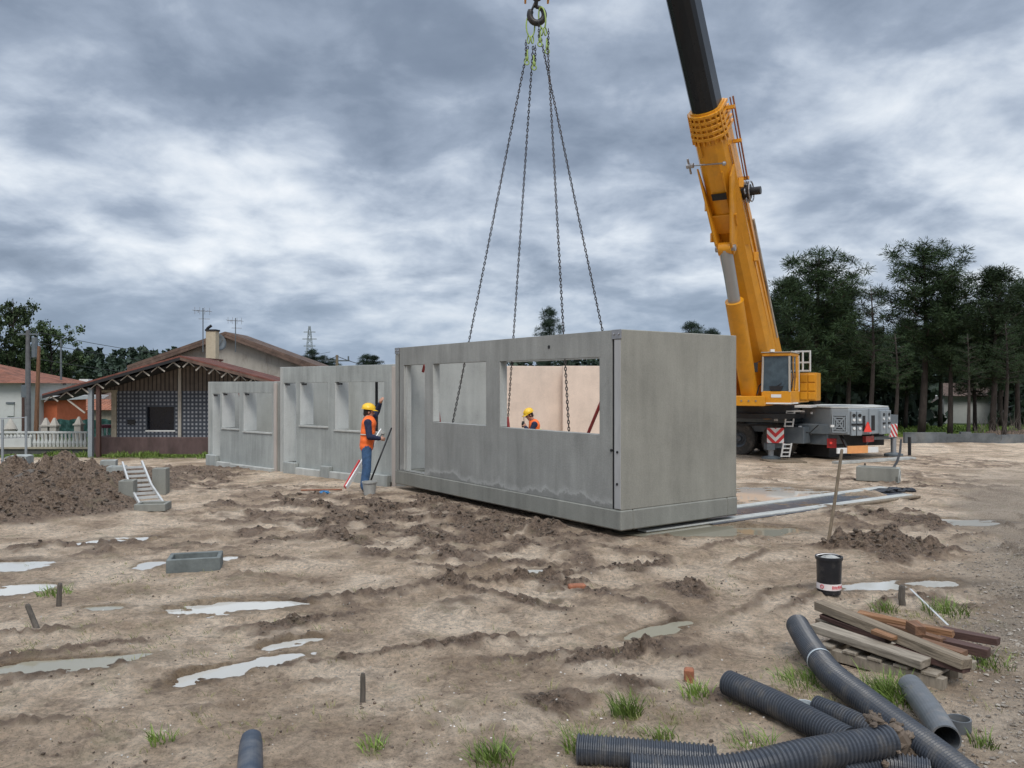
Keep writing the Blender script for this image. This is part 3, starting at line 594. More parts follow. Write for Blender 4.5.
# red props seen through the openings (bolted to the module, they travel with it)
def inpx(px, py, s_):                                  # point inside the module, s_ behind the front face, seen at px, py
    o_ = A0+V*s_; k_ = (px-CX)/F; t_ = (k_*o_.y-o_.x)/(U.x-k_*U.y); p_ = o_+U*t_; p_.z = CH-(py-HY)/F*p_.y; return p_
for (p, q) in ((inpx(578, 458, 1.5), inpx(606, 390, 1.5)), (inpx(441.5, 440, .5), inpx(438.5, 412, .5)), (inpx(510.5, 445, 1.2), inpx(507.5, 417, 1.2)), (inpx(423, 372, .35), inpx(424.6, 365, .35))):
    mb = MB(); mb.tube([p, q], .03, 10); build(mb, 'brace', pm('brace_red', (.28, .03, .025), .5, dirt=(.1, .05, .04)), mod, smooth=True, autosmooth=True)

# the two modules already standing further back, in line with each other
def std_module(label, P, L_, H_, zb, wnd, door, mid):
    """P = right front corner on the ground; wnd/door in (s0,s1,z0,z1) measured from P"""
    m_ = thing('concrete_module', P+MU*L_/2+MV*1.2, label, 'concrete module', 'precast concrete room modules')
    Wd = 2.4
    mb = MB(); wall(mb, P+MU*.12, MU, MV, .14, L_-.24, H_-.004, [(a-.12, b_-.12, c_, d_) for a, b_, c_, d_ in wnd+door], z0=.12); build(mb, 'front_wall', M['conc_mid'], m_, bevel=.008)
    mb = MB(); wall(mb, P, MV, MU, .12, Wd, H_, [], z0=.0); build(mb, 'end_wall', M['conc_inner'], m_, bevel=.008)
    mb = MB(); wall(mb, P+MU*(L_-.12), MV, MU, .12, Wd, H_, [], z0=.0); build(mb, 'end_wall', M['conc_inner'], m_, bevel=.008)
    mb = MB(); wall(mb, P+MU*.125+MV*(Wd-.14), MU, MV, .14, L_-.25, H_-.006, [], z0=.0); build(mb, 'back_wall', M['conc_light'], m_, bevel=.008)
    mb = MB(); mb.boxa(P+MU*.13+MV*.16+Z*.05, MU*(L_-.26), MV*(Wd-.32), Z*.2); build(mb, 'floor_slab', M['conc_inner'], m_)
    for (a, b_, dz) in mid:                            # plinth pieces standing proud of the wall
        mb = MB(); mb.boxa(P+MU*a-MV*.13+Z*(-.02), MU*(b_-a), MV*.127, Z*(dz-.05)); build(mb, 'plinth', M['conc_mid'] if dz > .33 else M['conc_light'], m_, bevel=.015)
    for a, b_, c_, d_ in wnd+door:
        mb = MB(); mb.boxa(P+MU*(b_-.016)+MV*.004+Z*(c_+.01), MU*.013, MV*.42, Z*(d_-c_-.02)); build(mb, 'reveal', M['reveal_lit'], m_)  # thin liner on one side only, its pale colour stands for light falling in
        mb = MB(); mb.boxa(P+MU*(b_-.3)+MV*.0-MV*.02+Z*(d_-.07), MU*.18, MV*.03, Z*.05); build(mb, 'lintel_pocket', M['dark'], m_)
    for a, b_, c_, d_ in wnd:
        mb = MB(); mb.boxa(P+MU*(a-.02)-MV*.03+Z*(c_-.035), MU*(b_-a+.04), MV*.1, Z*.04); build(mb, 'sill', M['conc_light'], m_)
    mb = MB(); mb.boxa(P-MU*.02-MV*.02, MU*.135, MV*.05, Z*(H_-.05)); build(mb, 'joint_strip', M['joint'], m_, bevel=.006)
    return m_
MU = Vector((-.756, .654, 0)).normalized(); MV = Vector((.654, .756, 0)).normalized()
P2 = Vector((-2.80, 19.2, -.24)); 
def ms_(px, P): k = (px-CX)/F; return (k*P.y-P.x)/(MU.x-k*MU.y)
def mz_(px, py, P): return CH-(py-HY)/F*(P+MU*ms_(px, P)).y-P.z
def op(P, xr, xl, yb, yt):
    xm = (xl+xr)/2; return (ms_(xr, P), ms_(xl, P), mz_(xm, yb, P), mz_(xm, yt, P))
L2 = ms_(280, P2); H2 = mz_(395, 364, P2); print('module2', L2, H2)
m2 = std_module('tall weathered concrete module behind the worker in the orange vest', P2, L2, H2, 0, [op(P2, 384, 335, 431, 382), op(P2, 328, 300, 426, 382.5)], [op(P2, 296, 283.5, 463, 383)],
           [(ms_(391, P2), ms_(358, P2), .36), (ms_(357.6, P2), ms_(333, P2), .30), (ms_(332.6, P2), ms_(324, P2), .42), (ms_(323.6, P2), ms_(299, P2), .30), (ms_(298.6, P2), ms_(287, P2), .42)])
mb = MB(); q = P2+MU*ms_(367, P2)+MV*.3; mb.boxa(q+Z*1.1, MU*.05, MV*.05, Z*1.6); build(mb, 'wall_strut', M['dark'], m2)
P3 = P2+MU*(L2+.18); L3 = ms_(208, P3); H3 = mz_(275, 381, P3); print('module3', L3, H3)
P3.z = -.25
m3 = std_module('lower concrete module at the far left end of the row beside the tiled house', P3, L3, H3, 0, [op(P3, 272, 243.5, 432, 393), op(P3, 239, 222, 428.5, 393)], [op(P3, 220, 212.5, 457, 394)],
           [(ms_(275, P3), ms_(233, P3), .20), (ms_(232.6, P3), ms_(220, P3), .22), (ms_(219.5, P3), ms_(209.5, P3), .40)])
mb = MB(); q = P3+MU*ms_(232, P3)+MV*.4; mb.beam(q+Z*.9+MU*-.15, q+Z*2.5+MU*.3, .07, .07); build(mb, 'brace', M['redlamp'], m3)
mb = MB(); q = P3+MU*ms_(263.5, P3)+MV*.45; mb.boxa(q+Z*.9, MU*.05, MV*.05, Z*1.5); build(mb, 'wall_strut', M['dark'], m3)
# pale plaster coloured wall panels standing behind the hanging module
for i, (x0, x1, lb) in enumerate([(488, 562.3, 'pale pinkish wall panel seen through the wide opening, left of the dark joint'), (562.9, 668, 'pale pinkish wall panel seen through the wide opening, right of the dark joint')]):
    Y_ = 25.0; a = W(x0, 0, Y_); b_ = W(x1, 0, Y_+.4); mb = MB(); mb.seg((a.x, a.y), (b_.x, b_.y), -.5, CH+20.2/F*Y_-.0, .14)
    tag(build(mb, 'wall_panel', M['pink'], bevel=.01), lb, 'wall panel', 'pale wall panels behind the module')

# ------------------------------------------------------------------ chains, hook
CT = A0+U*LL/2+V*WW/2
RB = [W(530.5, 37, 15.35), W(543.5, 29, 15.25)]         # bottoms of the two master rings
def chain(p, q, label, pitch=.058, side=0):
    mb = MB(); d = (q-p); n = int(d.length/pitch); d.normalize(); x, y = mb.frame(d)
    for i in range(n+1):
        c = p+d*(i+.5)*pitch; a, b_ = (x, y) if i % 2 else (y, x); mb.torus(c, d, a, .037, .017, .0088, 8, 4)
    return tag(build(mb, 'lifting_chain', M['chain'], smooth=True), label, 'chain', 'lifting chains of the four leg sling')
CH_END = [0, 0, 1, 1]
tops = []
for i, (k, dx) in enumerate(((0, -.05), (0, .05), (1, -.05), (1, .07))):
    t = RB[k]+Vector((dx, 0, -.18)); tops.append(t)
lb = ['lifting chain furthest left, running down through the narrower window', 'second lifting chain from the left, passing behind the yellow helmet side of the wide opening', 'third lifting chain from the left, ending at the joint of the pale panels', 'lifting chain furthest right, reaching the top of the front wall near the corner']
for i in range(4): chain(tops[i], ANCH[i]+Z*.08, lb[i])
for k in range(2):
    r = thing('master_ring', RB[k], ['green master ring on the left of the crane hook, holding two chains', 'green master ring on the right of the crane hook, holding two chains'][k], 'lifting ring', 'green sling rings on the hook')
    mb = MB(); ax = Vector((.95, .3, 0)).normalized() if k == 0 else Vector((.7, -.7, 0)).normalized()
    tilt = Z if k == 0 else (Z+Vector((-.12, 0, 0))).normalized()
    mb.torus(RB[k]+tilt*.21, tilt, ax, .21, .085, .016, 24, 8); build(mb, 'ring', M['hookgreen'], r, smooth=True)
    for s_ in (-1, 1):
        mb = MB(); mb.torus(RB[k]+Vector((s_*.035, 0, -.05)), Z, Vector((.6, .8*s_, 0)), .075, .04, .013, 14, 6); build(mb, 'coupling_link', M['hookgreen'], r, smooth=True)
    for s_, dz in (((-1, -.42), (1, -.52)) if k == 0 else ((-1, -.22), (1, -.36))):
        mb = MB(); c = RB[k]+Vector((s_*.07, -.03, dz)); mb.tube([c+Z*.12, c+Z*.04, c, c-Z*.05], [.018, .03, .034, .022], 8)
        mb.torus(c-Z*.08, Z, Vector((1, 0, 0)), .045, .04, .014, 12, 6); mb.beam(c+Z*.16, c+Z*.08, .05, .03); build(mb, 'shortening_hook', M['hookgreen'], r, smooth=True)
        mb = MB()                                      # short spare end of chain beside each hook
        for j in range(6): mb.torus(c+Vector((s_*.02, -.03, .06-j*-.0-.05*(j-5))), Z, Vector((1, 0, 0)) if j % 2 else Vector((0, 1, 0)), .033, .016, .008, 8, 4)
        build(mb, 'chain_end', M['chain'], r)
HK = W(537, 14, 15.3)
hk = thing('hook_block', HK, 'black crane hook hanging from the boom ropes above the two green rings', 'crane hook')
mb = MB(); pts = []                                    # hook: shank and curved bowl
for i in range(22):
    a = math.radians(100-i*15.5); pts.append(HK+Vector((.125*math.cos(a)*1.1, 0, -.02+.15*math.sin(a))))
rad_ = [.03+.035*math.sin(min(1, i/14)*math.pi*.55) for i in range(22)]; rad_ = [min(r_, .062) for r_ in rad_]; rad_[-1] = .02
mb.tube([HK+Vector((-.0, 0, .42))]+pts[:1], .04, 10); mb.tube(pts, rad_, 10); build(mb, 'hook', M['hookblack'], hk, smooth=True)
mb = MB(); mb.tube([HK+Vector((0, 0, .3)), HK+Vector((-.14, 0, -.02))], .022, 8); build(mb, 'safety_latch', M['hookblack'], hk, smooth=True)
mb = MB(); mb.tube([HK+Vector((0, 0, .27)), HK+Vector((0, 0, .40))], .085, 12); mb.beam(HK+Vector((-.24, 0, .42)), HK+Vector((.24, 0, .42)), .12, .10); build(mb, 'trunnion', M['hookblack'], hk, bevel=.01)
for s_ in (-1, 1):
    mb = MB(); mb.prism([HK+Vector((s_*.2, -.28, .32)), HK+Vector((s_*.2, .28, .32)), HK+Vector((s_*.2, .34, .9)), HK+Vector((s_*.2, .2, 1.35)), HK+Vector((s_*.2, -.2, 1.35)), HK+Vector((s_*.2, -.34, .9))], Vector((s_*.04, 0, 0))); build(mb, 'side_plate', M['yellow'], hk, bevel=.01)
for j in range(3):
    mb = MB(); c = HK+Vector(((j-1)*.11, 0, .95)); mb.tube([c-Vector((.04, 0, 0)), c-Vector((.015, 0, 0)), c+Vector((.015, 0, 0)), c+Vector((.04, 0, 0))], [.3, .27, .27, .3], 24); build(mb, 'sheave', M['hookblack'], hk, smooth=True, autosmooth=True)

# ------------------------------------------------------------------ small things on the mud
def put(px, py, z=0): p = G(px, py, z); return p
# trough
def rot2(a): return Matrix.Rotation(a, 3, 'Z')
def trough(name, label, cat, base, L_, Wd, Hh, ang, t=.05, mat=None, group=None):
    mb = MB(); R = rot2(ang); R0 = [Vector(p) for p in ((-L_/2, -Wd/2, 0), (L_/2, -Wd/2, 0), (L_/2, Wd/2, 0), (-L_/2, Wd/2, 0))]
    o_ = R0+[p+Z*Hh for p in R0]; i_ = [Vector((p.x*(1-2*t/L_), p.y*(1-2*t/Wd), Hh)) for p in R0]+[Vector((p.x*(1-2*t/L_), p.y*(1-2*t/Wd), .04)) for p in R0]
    v = [R @ p+base for p in o_+i_]
    fs_ = [(3, 2, 1, 0), (0, 1, 5, 4), (1, 2, 6, 5), (2, 3, 7, 6), (3, 0, 4, 7)]+[(4+k, 4+(k+1) % 4, 8+(k+1) % 4, 8+k) for k in range(4)]+[(8+k, 8+(k+1) % 4, 12+(k+1) % 4, 12+k) for k in range(4)]+[(12, 13, 14, 15)]
    mb.add(v, fs_); return tag(build(mb, name, mat or M['conc_base'], bevel=.008, origin=base), label, cat, group)
b0 = Vector((-3.80, 9.60, 0)); b0.z = gz(b0.x, b0.y)-.02
trough('concrete_trough', 'open rectangular grey concrete trough lying on the mud', 'trough', b0, .60, .42, .17, math.radians(16), mat=pm('dark_concrete', (.13, .145, .14), .85, var=.25, bump=.3))
b1_ = G(153, 511); b1_.z = gz(b1_.x, b1_.y)-.01; trough('concrete_channel', 'low concrete channel piece at the foot of the ladder', 'trough', b1_, .52, .4, .13, math.radians(8))
# concrete blocks along the mound
for i, (px, py, Y_, w_, d_, h_, an, lb) in enumerate([(128, 504, 15.0, .26, .3, .46, .2, 'dark upright concrete block beside the ladder, the nearest of the blocks'), (161, 492, 16.0, .26, .26, .3, .1, 'dark concrete block half hidden behind the ladder rungs'),
        (117, 484, 17.4, .34, .34, .46, .2, 'grey concrete block behind the upper end of the ladder'), (109, 474, 19.4, .34, .34, .34, .3, 'grey concrete block furthest back, at the shoulder of the dirt mound')]):
    X_ = (px-CX)/F*Y_; b_ = Vector((X_, Y_, gz(X_, Y_)-.03)); top = CH-((462, 468, 466, 460)[i]-HY)/F*Y_ if i != 0 else CH-(480-HY)/F*Y_
    h_ = max(.2, min(.62, top-b_.z)); trough('concrete_block', lb, 'concrete block', b_, w_, d_, h_, an, t=.06, mat=M['conc_base'] if i < 2 else M['conc_mid'], group='concrete blocks beside the mound')
# block with round hole at far left
def holed(name, label, c, w_, d_, h_, ang, mat, r=.11, cut=False):
    t = thing(name, c, label, 'concrete block'); R = rot2(ang)
    mb = MB(); k = 20; hx, hz = w_/2, h_
    ring = [Vector((math.cos(2*math.pi*j/k)*r, 0, h_*.52+math.sin(2*math.pi*j/k)*r)) for j in range(k)]
    def sq(a):
        c_, s_ = math.cos(a), math.sin(a); m = min(hx/max(abs(c_), 1e-6), (h_/2)/max(abs(s_), 1e-6)); return Vector((c_*m, 0, h_/2+s_*m))
    outr = [sq(2*math.pi*j/k) for j in range(k)]; vs_ = []
    for y in (-d_/2, d_/2):
        vs_ += [p+Vector((0, y, 0)) for p in ring]+[p+Vector((0, y, 0)) for p in outr]
    vs_ = [R @ p+c for p in vs_]; f_ = []
    for j in range(k):
        n_ = (j+1) % k; f_ += [(j, n_, k+n_, k+j), (2*k+n_, 2*k+j, 3*k+j, 3*k+n_), (k+j, k+n_, 3*k+n_, 3*k+j), (n_, j, 2*k+j, 2*k+n_)]
    mb.add(vs_, f_); build(mb, 'body', mat, t)
    mb = MB(); mb.torus(R @ Vector((0, -d_/2-.002, h_*.52))+c, R @ Vector((1, 0, 0)), Z, r*1.25, r*1.25, .02, 20, 6); build(mb, 'collar', M['conc_light'], t, smooth=True)
    return t
p = W(19.5, 478, 18.2); p.z = gz(p.x, p.y)-.05; holed('concrete_block', 'grey concrete block with a round collar hole at the foot of the mound, far left', p, .44, .4, .36, .15, M['conc_mid'], .05)
# hollow concrete chamber on the right
c_ = W(873, 480, 19.6); c_.z = gz(c_.x, c_.y)-.02; Rr = -math.radians(52)
t = thing('drain_chamber', c_, 'long concrete drain chamber with an arched end, on the mud in front of the crane', 'concrete block')
ue = Vector((1.02, -.62, 0)).normalized(); ve = Vector((.62, 1.02, 0)).normalized(); q0 = W(856, 0, 20.3); q0.z = c_.z; Ln = .98; Wn = .40; Hn = .36
mb = MB(); mb.boxa(q0, ue*Ln, ve*.07, Z*Hn); mb.boxa(q0+ve*(Wn-.07), ue*Ln, ve*.07, Z*Hn); mb.boxa(q0+ve*.07, ue*.07, ve*(Wn-.14), Z*(Hn-.004)); mb.boxa(q0+ve*.07+ue*.07+Z*.01, ue*(Ln-.14), ve*(Wn-.14), Z*.08); build(mb, 'body', M['conc_base'], t, bevel=.012)
k = 16; cen = q0+ue*(Ln-.07)+ve*Wn/2+Z*.15; r1, r2 = .19, .12
mb = MB(); prof = [Vector((math.cos(math.pi*j/k), math.sin(math.pi*j/k), 0)) for j in range(k+1)]
outp = [(-.2, -.15)]+[(-p.x*.20, p.y*.22) for p in prof]+[(.2, -.15)]
mb.prism([cen+ve*a+Z*b_ for a, b_ in outp], ue*.075); build(mb, 'arched_end', M['conc_mid'], t)
mb = MB(); mb.torus(cen+ue*.078+Z*.03, ve, Z, .12, .12, .016, 20, 6); build(mb, 'collar', M['conc_light'], t, smooth=True)
# ladder
bl, br, tl, tr = G(141, 507, .07), G(164.5, 505, .07), W(122.5, 463, 16.9), W(142, 462, 16.9)
bl = bl; t = thing('ladder', (bl+br)/2, 'aluminium ladder leaning on the concrete blocks by the dirt mound', 'ladder')
for a, b_ in ((bl, tl), (br, tr)):
    mid_ = a.lerp(b_, .47); kk = mid_+Vector((-.03, .0, -.05)); mb = MB(); mb.beam(a, kk, .035, .07); mb.beam(kk, b_, .035, .07); build(mb, 'rail', M['alu'], t, bevel=.004)
for i in range(9):
    f_ = .10+i*.098; mb = MB(); mid_l = bl.lerp(tl, f_)-Z*.05*(1-abs(f_-.47)*2); mid_r = br.lerp(tr, f_)-Z*.05*(1-abs(f_-.47)*2); mb.beam(mid_l, mid_r, .03, .045); build(mb, 'rung', M['alu'], t)
# stakes
def stake(px, py, Y_, top, r, lb, mat=None, nm='wooden_stake'):
    a = W(px, py, Y_); a.z = gz(a.x, a.y)-.05; b_ = W(top[0], top[1], Y_+top[2]); mb = MB(); m_ = a.lerp(b_, .5)+Vector((random.uniform(-.01, .01), 0, 0))
    mb.tube([a, m_, b_-(b_-a).normalized()*.02, b_], [r, r*.95, r*.9, r*.6], 7); return tag(build(mb, nm, mat or M['stake']), lb, 'stake', 'stakes driven into the ground')
stake(39, 629, 7.25, (27, 604, .05), .026, 'short dark stake leaning to the left in the mud')
stake(58.5, 607, 7.96, (60, 583, 0), .026, 'short upright dark stake on the left among weeds')
stake(362.5, 700, 5.6, (363, 673, .0), .021, 'lone short stake standing in the bare mud at the bottom centre', )
stake(903, 604, 8.07, (902, 585, 0), .035, 'short wooden stake behind the timber pile')
stake(864, 469, 21.2, (865, 463.0, 0), .03, 'small stub of stake behind the drain chamber')
t = stake(828, 542, 11.28, (842, 449, .0), .024, 'tall pale wooden handle of a tool stuck upright in the mud', M['wood1'], 'tool_handle'); t['category'] = 'tool'
mb = MB(); a = G(906, 590, .02); b_ = W(948, 627, 7.2); b_.z = gz(b_.x, b_.y)+.05; mb.beam(a+Z*.05+(b_-a)*.12, b_, .02, .005); tag(build(mb, 'metal_strip', M['alu']), 'narrow white metal strip lying against the stake behind the timber pile', 'metal strip')
for px, py, a_, lb in ((577, 589, .2, 'red brick lying flat near the middle of the mud'), (689, 676, 1.3, 'broken orange brick standing on end left of the long pipes')):
    p = G(px, py); p.z = gz(p.x, p.y)-.01; R = rot2(a_)
    mb = MB(); mb.box(p+Z*(.03 if a_ < 1 else .04), (.19, .1, .07) if a_ < 1 else (.075, .075, .15), R); tag(build(mb, 'brick', M['brick'], bevel=.012), lb, 'brick')
# buckets
def bucket(px, py, Y_, r0, r1, h_, mat, label, band=False):
    c = W(px, py, Y_); c.z = gz(c.x, c.y); t = thing('bucket', c, label, 'bucket'); k = 28
    mb = MB(); prof = [(r0*.98, 0), (r0, .02), (r1, h_-.03), (r1+.012, h_-.03), (r1+.012, h_), (r1-.006, h_), (r0-.008, .03), (0.001, .03)]
    o_ = 0; vs_ = [c+Vector((math.cos(2*math.pi*j/k)*r, math.sin(2*math.pi*j/k)*r, z_)) for r, z_ in prof for j in range(k)]
    f_ = [(i*k+j, i*k+(j+1) % k, (i+1)*k+(j+1) % k, (i+1)*k+j) for i in range(len(prof)-1) for j in range(k)]+[tuple(range(k))[::-1]]
    mb.add(vs_, f_); build(mb, 'body', mat, t, smooth=True, autosmooth=True)
    return t, c, k
t, c, k = bucket(829, 594, 8.46, .120, .128, .39, M['blackplastic'], 'black bucket with a white and red band, standing on the mud', True)
mb = MB(); mb.tube([c+Z*.05, c+Z*.115], [.1235, .1245], 40, caps=False); build(mb, 'band', M['label'], t, smooth=True)
def on_band(a0, a1, z0, z1, nn=4): return [c+Vector((math.sin(a)*.1262, -math.cos(a)*.1262, zz)) for zz in (z0, z1) for a in [a0+(a1-a0)*i/nn for i in range(nn+1)]]
mb = MB(); mb.torus(c+Vector((math.sin(-.95)*.126, -math.cos(-.95)*.126, .085)), Vector((math.cos(.95), -math.sin(.95)*-1*-1, 0)), Z, .018, .018, .004, 14, 4); build(mb, 'red_roundel', M['labelred'], t); mb = MB()
for i in range(7):
    a0 = -.12+i*.17; v_ = on_band(a0, a0+.11, .070+.002*(i % 2), .100-.003*(i % 3)); mb.add(v_, [(j, j+1, j+6, j+5) for j in range(4)])
v_ = on_band(-.14, 1.12, .062, .065, 8); mb.add(v_, [(j, j+1, j+10, j+9) for j in range(8)]); build(mb, 'red_lettering', M['labelred'], t)
mb = MB(); k2 = 16; mb.tube([c+Vector((.128*math.cos(math.pi*i/k2), .04, .375+.03*math.sin(math.pi*i/k2))) for i in range(k2+1)], .006, 6); build(mb, 'handle', M['steel'], t)
mb = MB(); mb.blob(c+Z*.37, .1, 4, (1, 1, .35)); build(mb, 'filling', M['greyplastic'], t)
t, c, k = bucket(369.5, 492.5, 16.15, .115, .142, .27, M['greyplastic'], 'grey mortar bucket at the feet of the worker in the orange vest')
mb = MB(); mb.tube([c+Vector((.148*math.cos(math.pi*i/16), -.148*math.sin(math.pi*i/16), .25-.02*math.sin(math.pi*i/16))) for i in range(17)], .005, 5); build(mb, 'handle', M['steel'], t)
mb = MB(); mb.blob(W(324, 492, 16.2), .08, 3, (1.4, .9, .5)); o = build(mb, 'work_glove', M['blue']); o.location.z = gz(o.location.x, o.location.y)+.0; tag(o, 'small bright blue object dropped on the mud left of the grey bucket', 'glove')
mb = MB(); a, b_ = W(301, 490.0, 16.6), W(342, 488.3, 16.9); a.z = gz(a.x, a.y)+.02; b_.z = gz(b_.x, b_.y)+.02; mb.tube([a, b_], .016, 6); tag(build(mb, 'reinforcing_bar', M['brick']), 'thin rusty bar lying on the mud left of the grey bucket', 'metal bar')
# levels / poles leaning on the wall by the worker
mb = MB(); mb.beam(W(346.5, 487.5, 16.7), W(381.5, 430, 17.9), .03, .085); o = build(mb, 'straight_edge', [M['white']]); tag(o, 'long white straight edge leaning on the wall behind the worker', 'straight edge')
mb = MB(); mb.beam(W(345.0, 487.5, 16.75), W(360, 461, 17.2), .03, .085); tag(build(mb, 'spirit_level', M['red']), 'red spirit level leaning beside the white straight edge', 'spirit level')
mb = MB(); mb.tube([W(371, 480, 16.55), W(391.5, 428, 17.2)], .018, 8); tag(build(mb, 'iron_bar', M['hose'], smooth=True), 'thin black iron bar leaning from the grey bucket against the wall edge', 'metal bar')
# footing strips, lying where the hanging module will come down
def strip(nm, a, b_, w_, h_, mat, lb, cat, z0=0.0):
    a, b_ = Vector(a), Vector(b_); a.z = gz(a.x, a.y)*.3+z0; b_.z = gz(b_.x, b_.y)*.3+z0; mb = MB(); mb.beam(a+Z*h_/2, b_+Z*h_/2, w_, h_); return tag(build(mb, nm, mat, bevel=.006), lb, cat)
a, b_ = G(642, 531), G(908, 495); strip('footing_strip', a, b_, .20, .028, M['conc_light'], 'near pale footing strip, running from the hanging module towards the right', 'footing strip')
a, b_ = G(700, 512), G(884, 488); strip('footing_strip', a, b_, .20, .028, M['conc_light'], 'far pale footing strip, running from the hanging module towards the right', 'footing strip')
a, b_ = G(690, 520), G(895, 492); strip('plastic_membrane', a, b_, 1.0, .010, pm('dark_membrane', (.06, .065, .08), .3, dirt=(.25, .22, .18)), 'dark plastic membrane between the two footing strips', 'membrane')
a, b_ = G(846, 507), G(918, 497); strip('timber_board', a, b_, .12, .04, M['wood1'], 'thin grey board lying in front of the end of the footing strips', 'board')
mb = MB(); p = G(893, 492); p.z = gz(p.x, p.y)+.05
for j in range(5): mb.blob(p+Vector((.16*j-.3, random.uniform(-.1, .1), 0)), .11, j, (1.3, 1, .6))
tag(build(mb, 'plastic_sheet', M['blackplastic']), 'crumpled black plastic at the far end of the footing strips', 'plastic sheet')
mb = MB(); a, b_ = G(738, 540), G(775, 556)
p = G(738, 560); p.z = gz(p.x, p.y)
# black hose hanging behind the drain chamber
mb = MB(); pts = [W(901, 440, 27.2), W(900, 452, 25), W(897, 462, 23), W(892, 470, 21.4), W(886, 478, 20)]; mb.tube(pts, .035, 8); tag(build(mb, 'hose', M['hose'], smooth=True), 'black hose curving from the crane down to the drain chamber', 'hose')
mb = MB(); a, b_ = W(-8, 507, 15.4), W(34, 498, 16.4); a.z = gz(a.x, a.y)+.03; b_.z = gz(b_.x, b_.y)+.05; mb.beam(a, b_, .2, .05); tag(build(mb, 'scrap_board', M['stake']), 'dark board lying on the slope of the mound at the left edge', 'board')
mb = MB(); c = W(14, 479, 17.6); pts = [c+Vector((0, 0, .1)), c+Vector((.06, -.1, -.02)), c+Vector((.15, -.2, -.22)), c+Vector((.25, -.3, -.3))]; pts = [Vector((p_.x, p_.y, max(p_.z, gz(p_.x, p_.y)+.02))) for p_ in pts]; mb.tube(pts, .02, 6); tag(build(mb, 'cable', M['hose'], smooth=True), 'short black cable end sticking out of the ground by the holed block', 'cable')

# ------------------------------------------------------------------ pipes
def smoothpath(P_, n=24):
    out_ = []; k = len(P_)
    for i in range(k-1):
        p0, p1, p2, p3 = P_[max(i-1, 0)], P_[i], P_[i+1], P_[min(i+2, k-1)]
        for j in range(n):
            t_ = j/n; out_.append(.5*((2*p1)+(p2-p0)*t_+(2*p0-5*p1+4*p2-p3)*t_*t_+(3*p1-p0-3*p2+p3)*t_**3))
    return out_+[P_[-1]]
def corr(ctrl, r, label, pitch=.024, mat=None, rings=True, name='corrugated_pipe', group='black drainage pipes'):
    sp = smoothpath([Vector(p) for p in ctrl]); L_ = [0]
    for a, b_ in zip(sp, sp[1:]): L_.append(L_[-1]+(b_-a).length)
    tot = L_[-1]; st = pitch/4 if rings else .05; n = int(tot/st); pts = []; rr = []; j = 0
    for i in range(n+1):
        s_ = i*tot/n
        while j < len(L_)-2 and L_[j+1] < s_: j += 1
        f_ = (s_-L_[j])/max(1e-9, L_[j+1]-L_[j]); pts.append(sp[j].lerp(sp[j+1], f_)); rr.append(r+(.0048 if i % 4 in (1, 2) else -.0048) if rings else r)
    root = thing(name, Vector((pts[0].x, pts[0].y, pts[0].z-r)), label, 'pipe', group)
    mb = MB(); mb.tube(pts, rr, 28, caps=False)
    # end annuli and inner skin
    ri = r-.014 if rings else r-.009; o_ = len(mb.v); mb.tube(pts[::8]+[pts[-1]] if rings else pts, ri, 28, caps=False); m_ = len(mb.v); k = 28
    for j_ in range(k): mb.f.append([j_, (j_+1) % k, o_+(j_+1) % k, o_+j_]); mb.mi.append(0)
    e1 = (len(pts)-1)*k
    for j_ in range(k): mb.f.append([e1+j_, m_-k+j_, m_-k+(j_+1) % k, e1+(j_+1) % k]); mb.mi.append(0)
    build(mb, 'tube_wall', mat or M['pipe'], root, smooth=False)
    return root, pts
def gp(px, py, h): return G(px, py, h)
r, pts1 = corr([gp(797.5, 625, .16), gp(811, 648, .14), gp(831.5, 674, .12), gp(869, 704, .11), gp(907, 733, .10), gp(945, 762, .10), gp(985, 795, .10)], .090, 'longest corrugated pipe, running from the timber pile to the bottom right corner', .026)
i_ = int(len(pts1)*.30); d_ = (pts1[i_+3]-pts1[i_]).normalized(); mb = MB(); mb.tube([pts1[i_]-d_*.012, pts1[i_]+d_*.012], .0975, 28, caps=False); build(mb, 'coupling_ring', M['pipe_pale'], r)
corr([gp(727.5, 682.5, .11), gp(780, 706, .10), gp(815, 724, .09), gp(849, 742, .08)], .083, 'corrugated pipe with its upper end beside the loose grass tuft', .022)
corr([gp(577, 749, .09), gp(640, 754, .09), gp(716, 761, .08)], .082, 'short straight corrugated pipe lowest left, half hidden by the curved pipe', .026)
corr([gp(630, 770, .09), gp(690, 773, .09), gp(745, 769, .12), gp(800, 757, .16), gp(850, 748, .17), gp(891, 741, .18)], .086, 'curved corrugated pipe lying across the others at the bottom edge', .028)
corr([gp(816, 706, .08), gp(845, 718, .08), gp(880, 735, .07)], .066, 'short thin corrugated pipe between the two long ones', .02)
corr([gp(842, 775, .05), gp(880, 765, .06), gp(930, 772, .06)], .07, 'corrugated pipe end buried in soil under the curved pipe at the bottom edge', .024)
corr([gp(910.5, 686, .09), gp(930, 712, .09), gp(946.5, 739, .09)], .083, 'smooth grey pipe with its open end towards the camera, beside the timber pile', .02, M['pipe_grey'], False, 'smooth_pipe')
p = gp(959, 729, 0); corr([p-Z*.02, p+Z*.02, p+Z*.07], .072, 'short grey pipe ring standing upright to the right of the smooth pipe', .02, M['pipe_grey'], False, 'pipe_ring')
p = gp(805, 716, 0); corr([p+Z*.0, p+Z*.05, p+Z*.09], .055, 'pale cut pipe ring peeping out between the corrugated pipes', .02, M['pipe_pale'], False, 'pipe_ring')
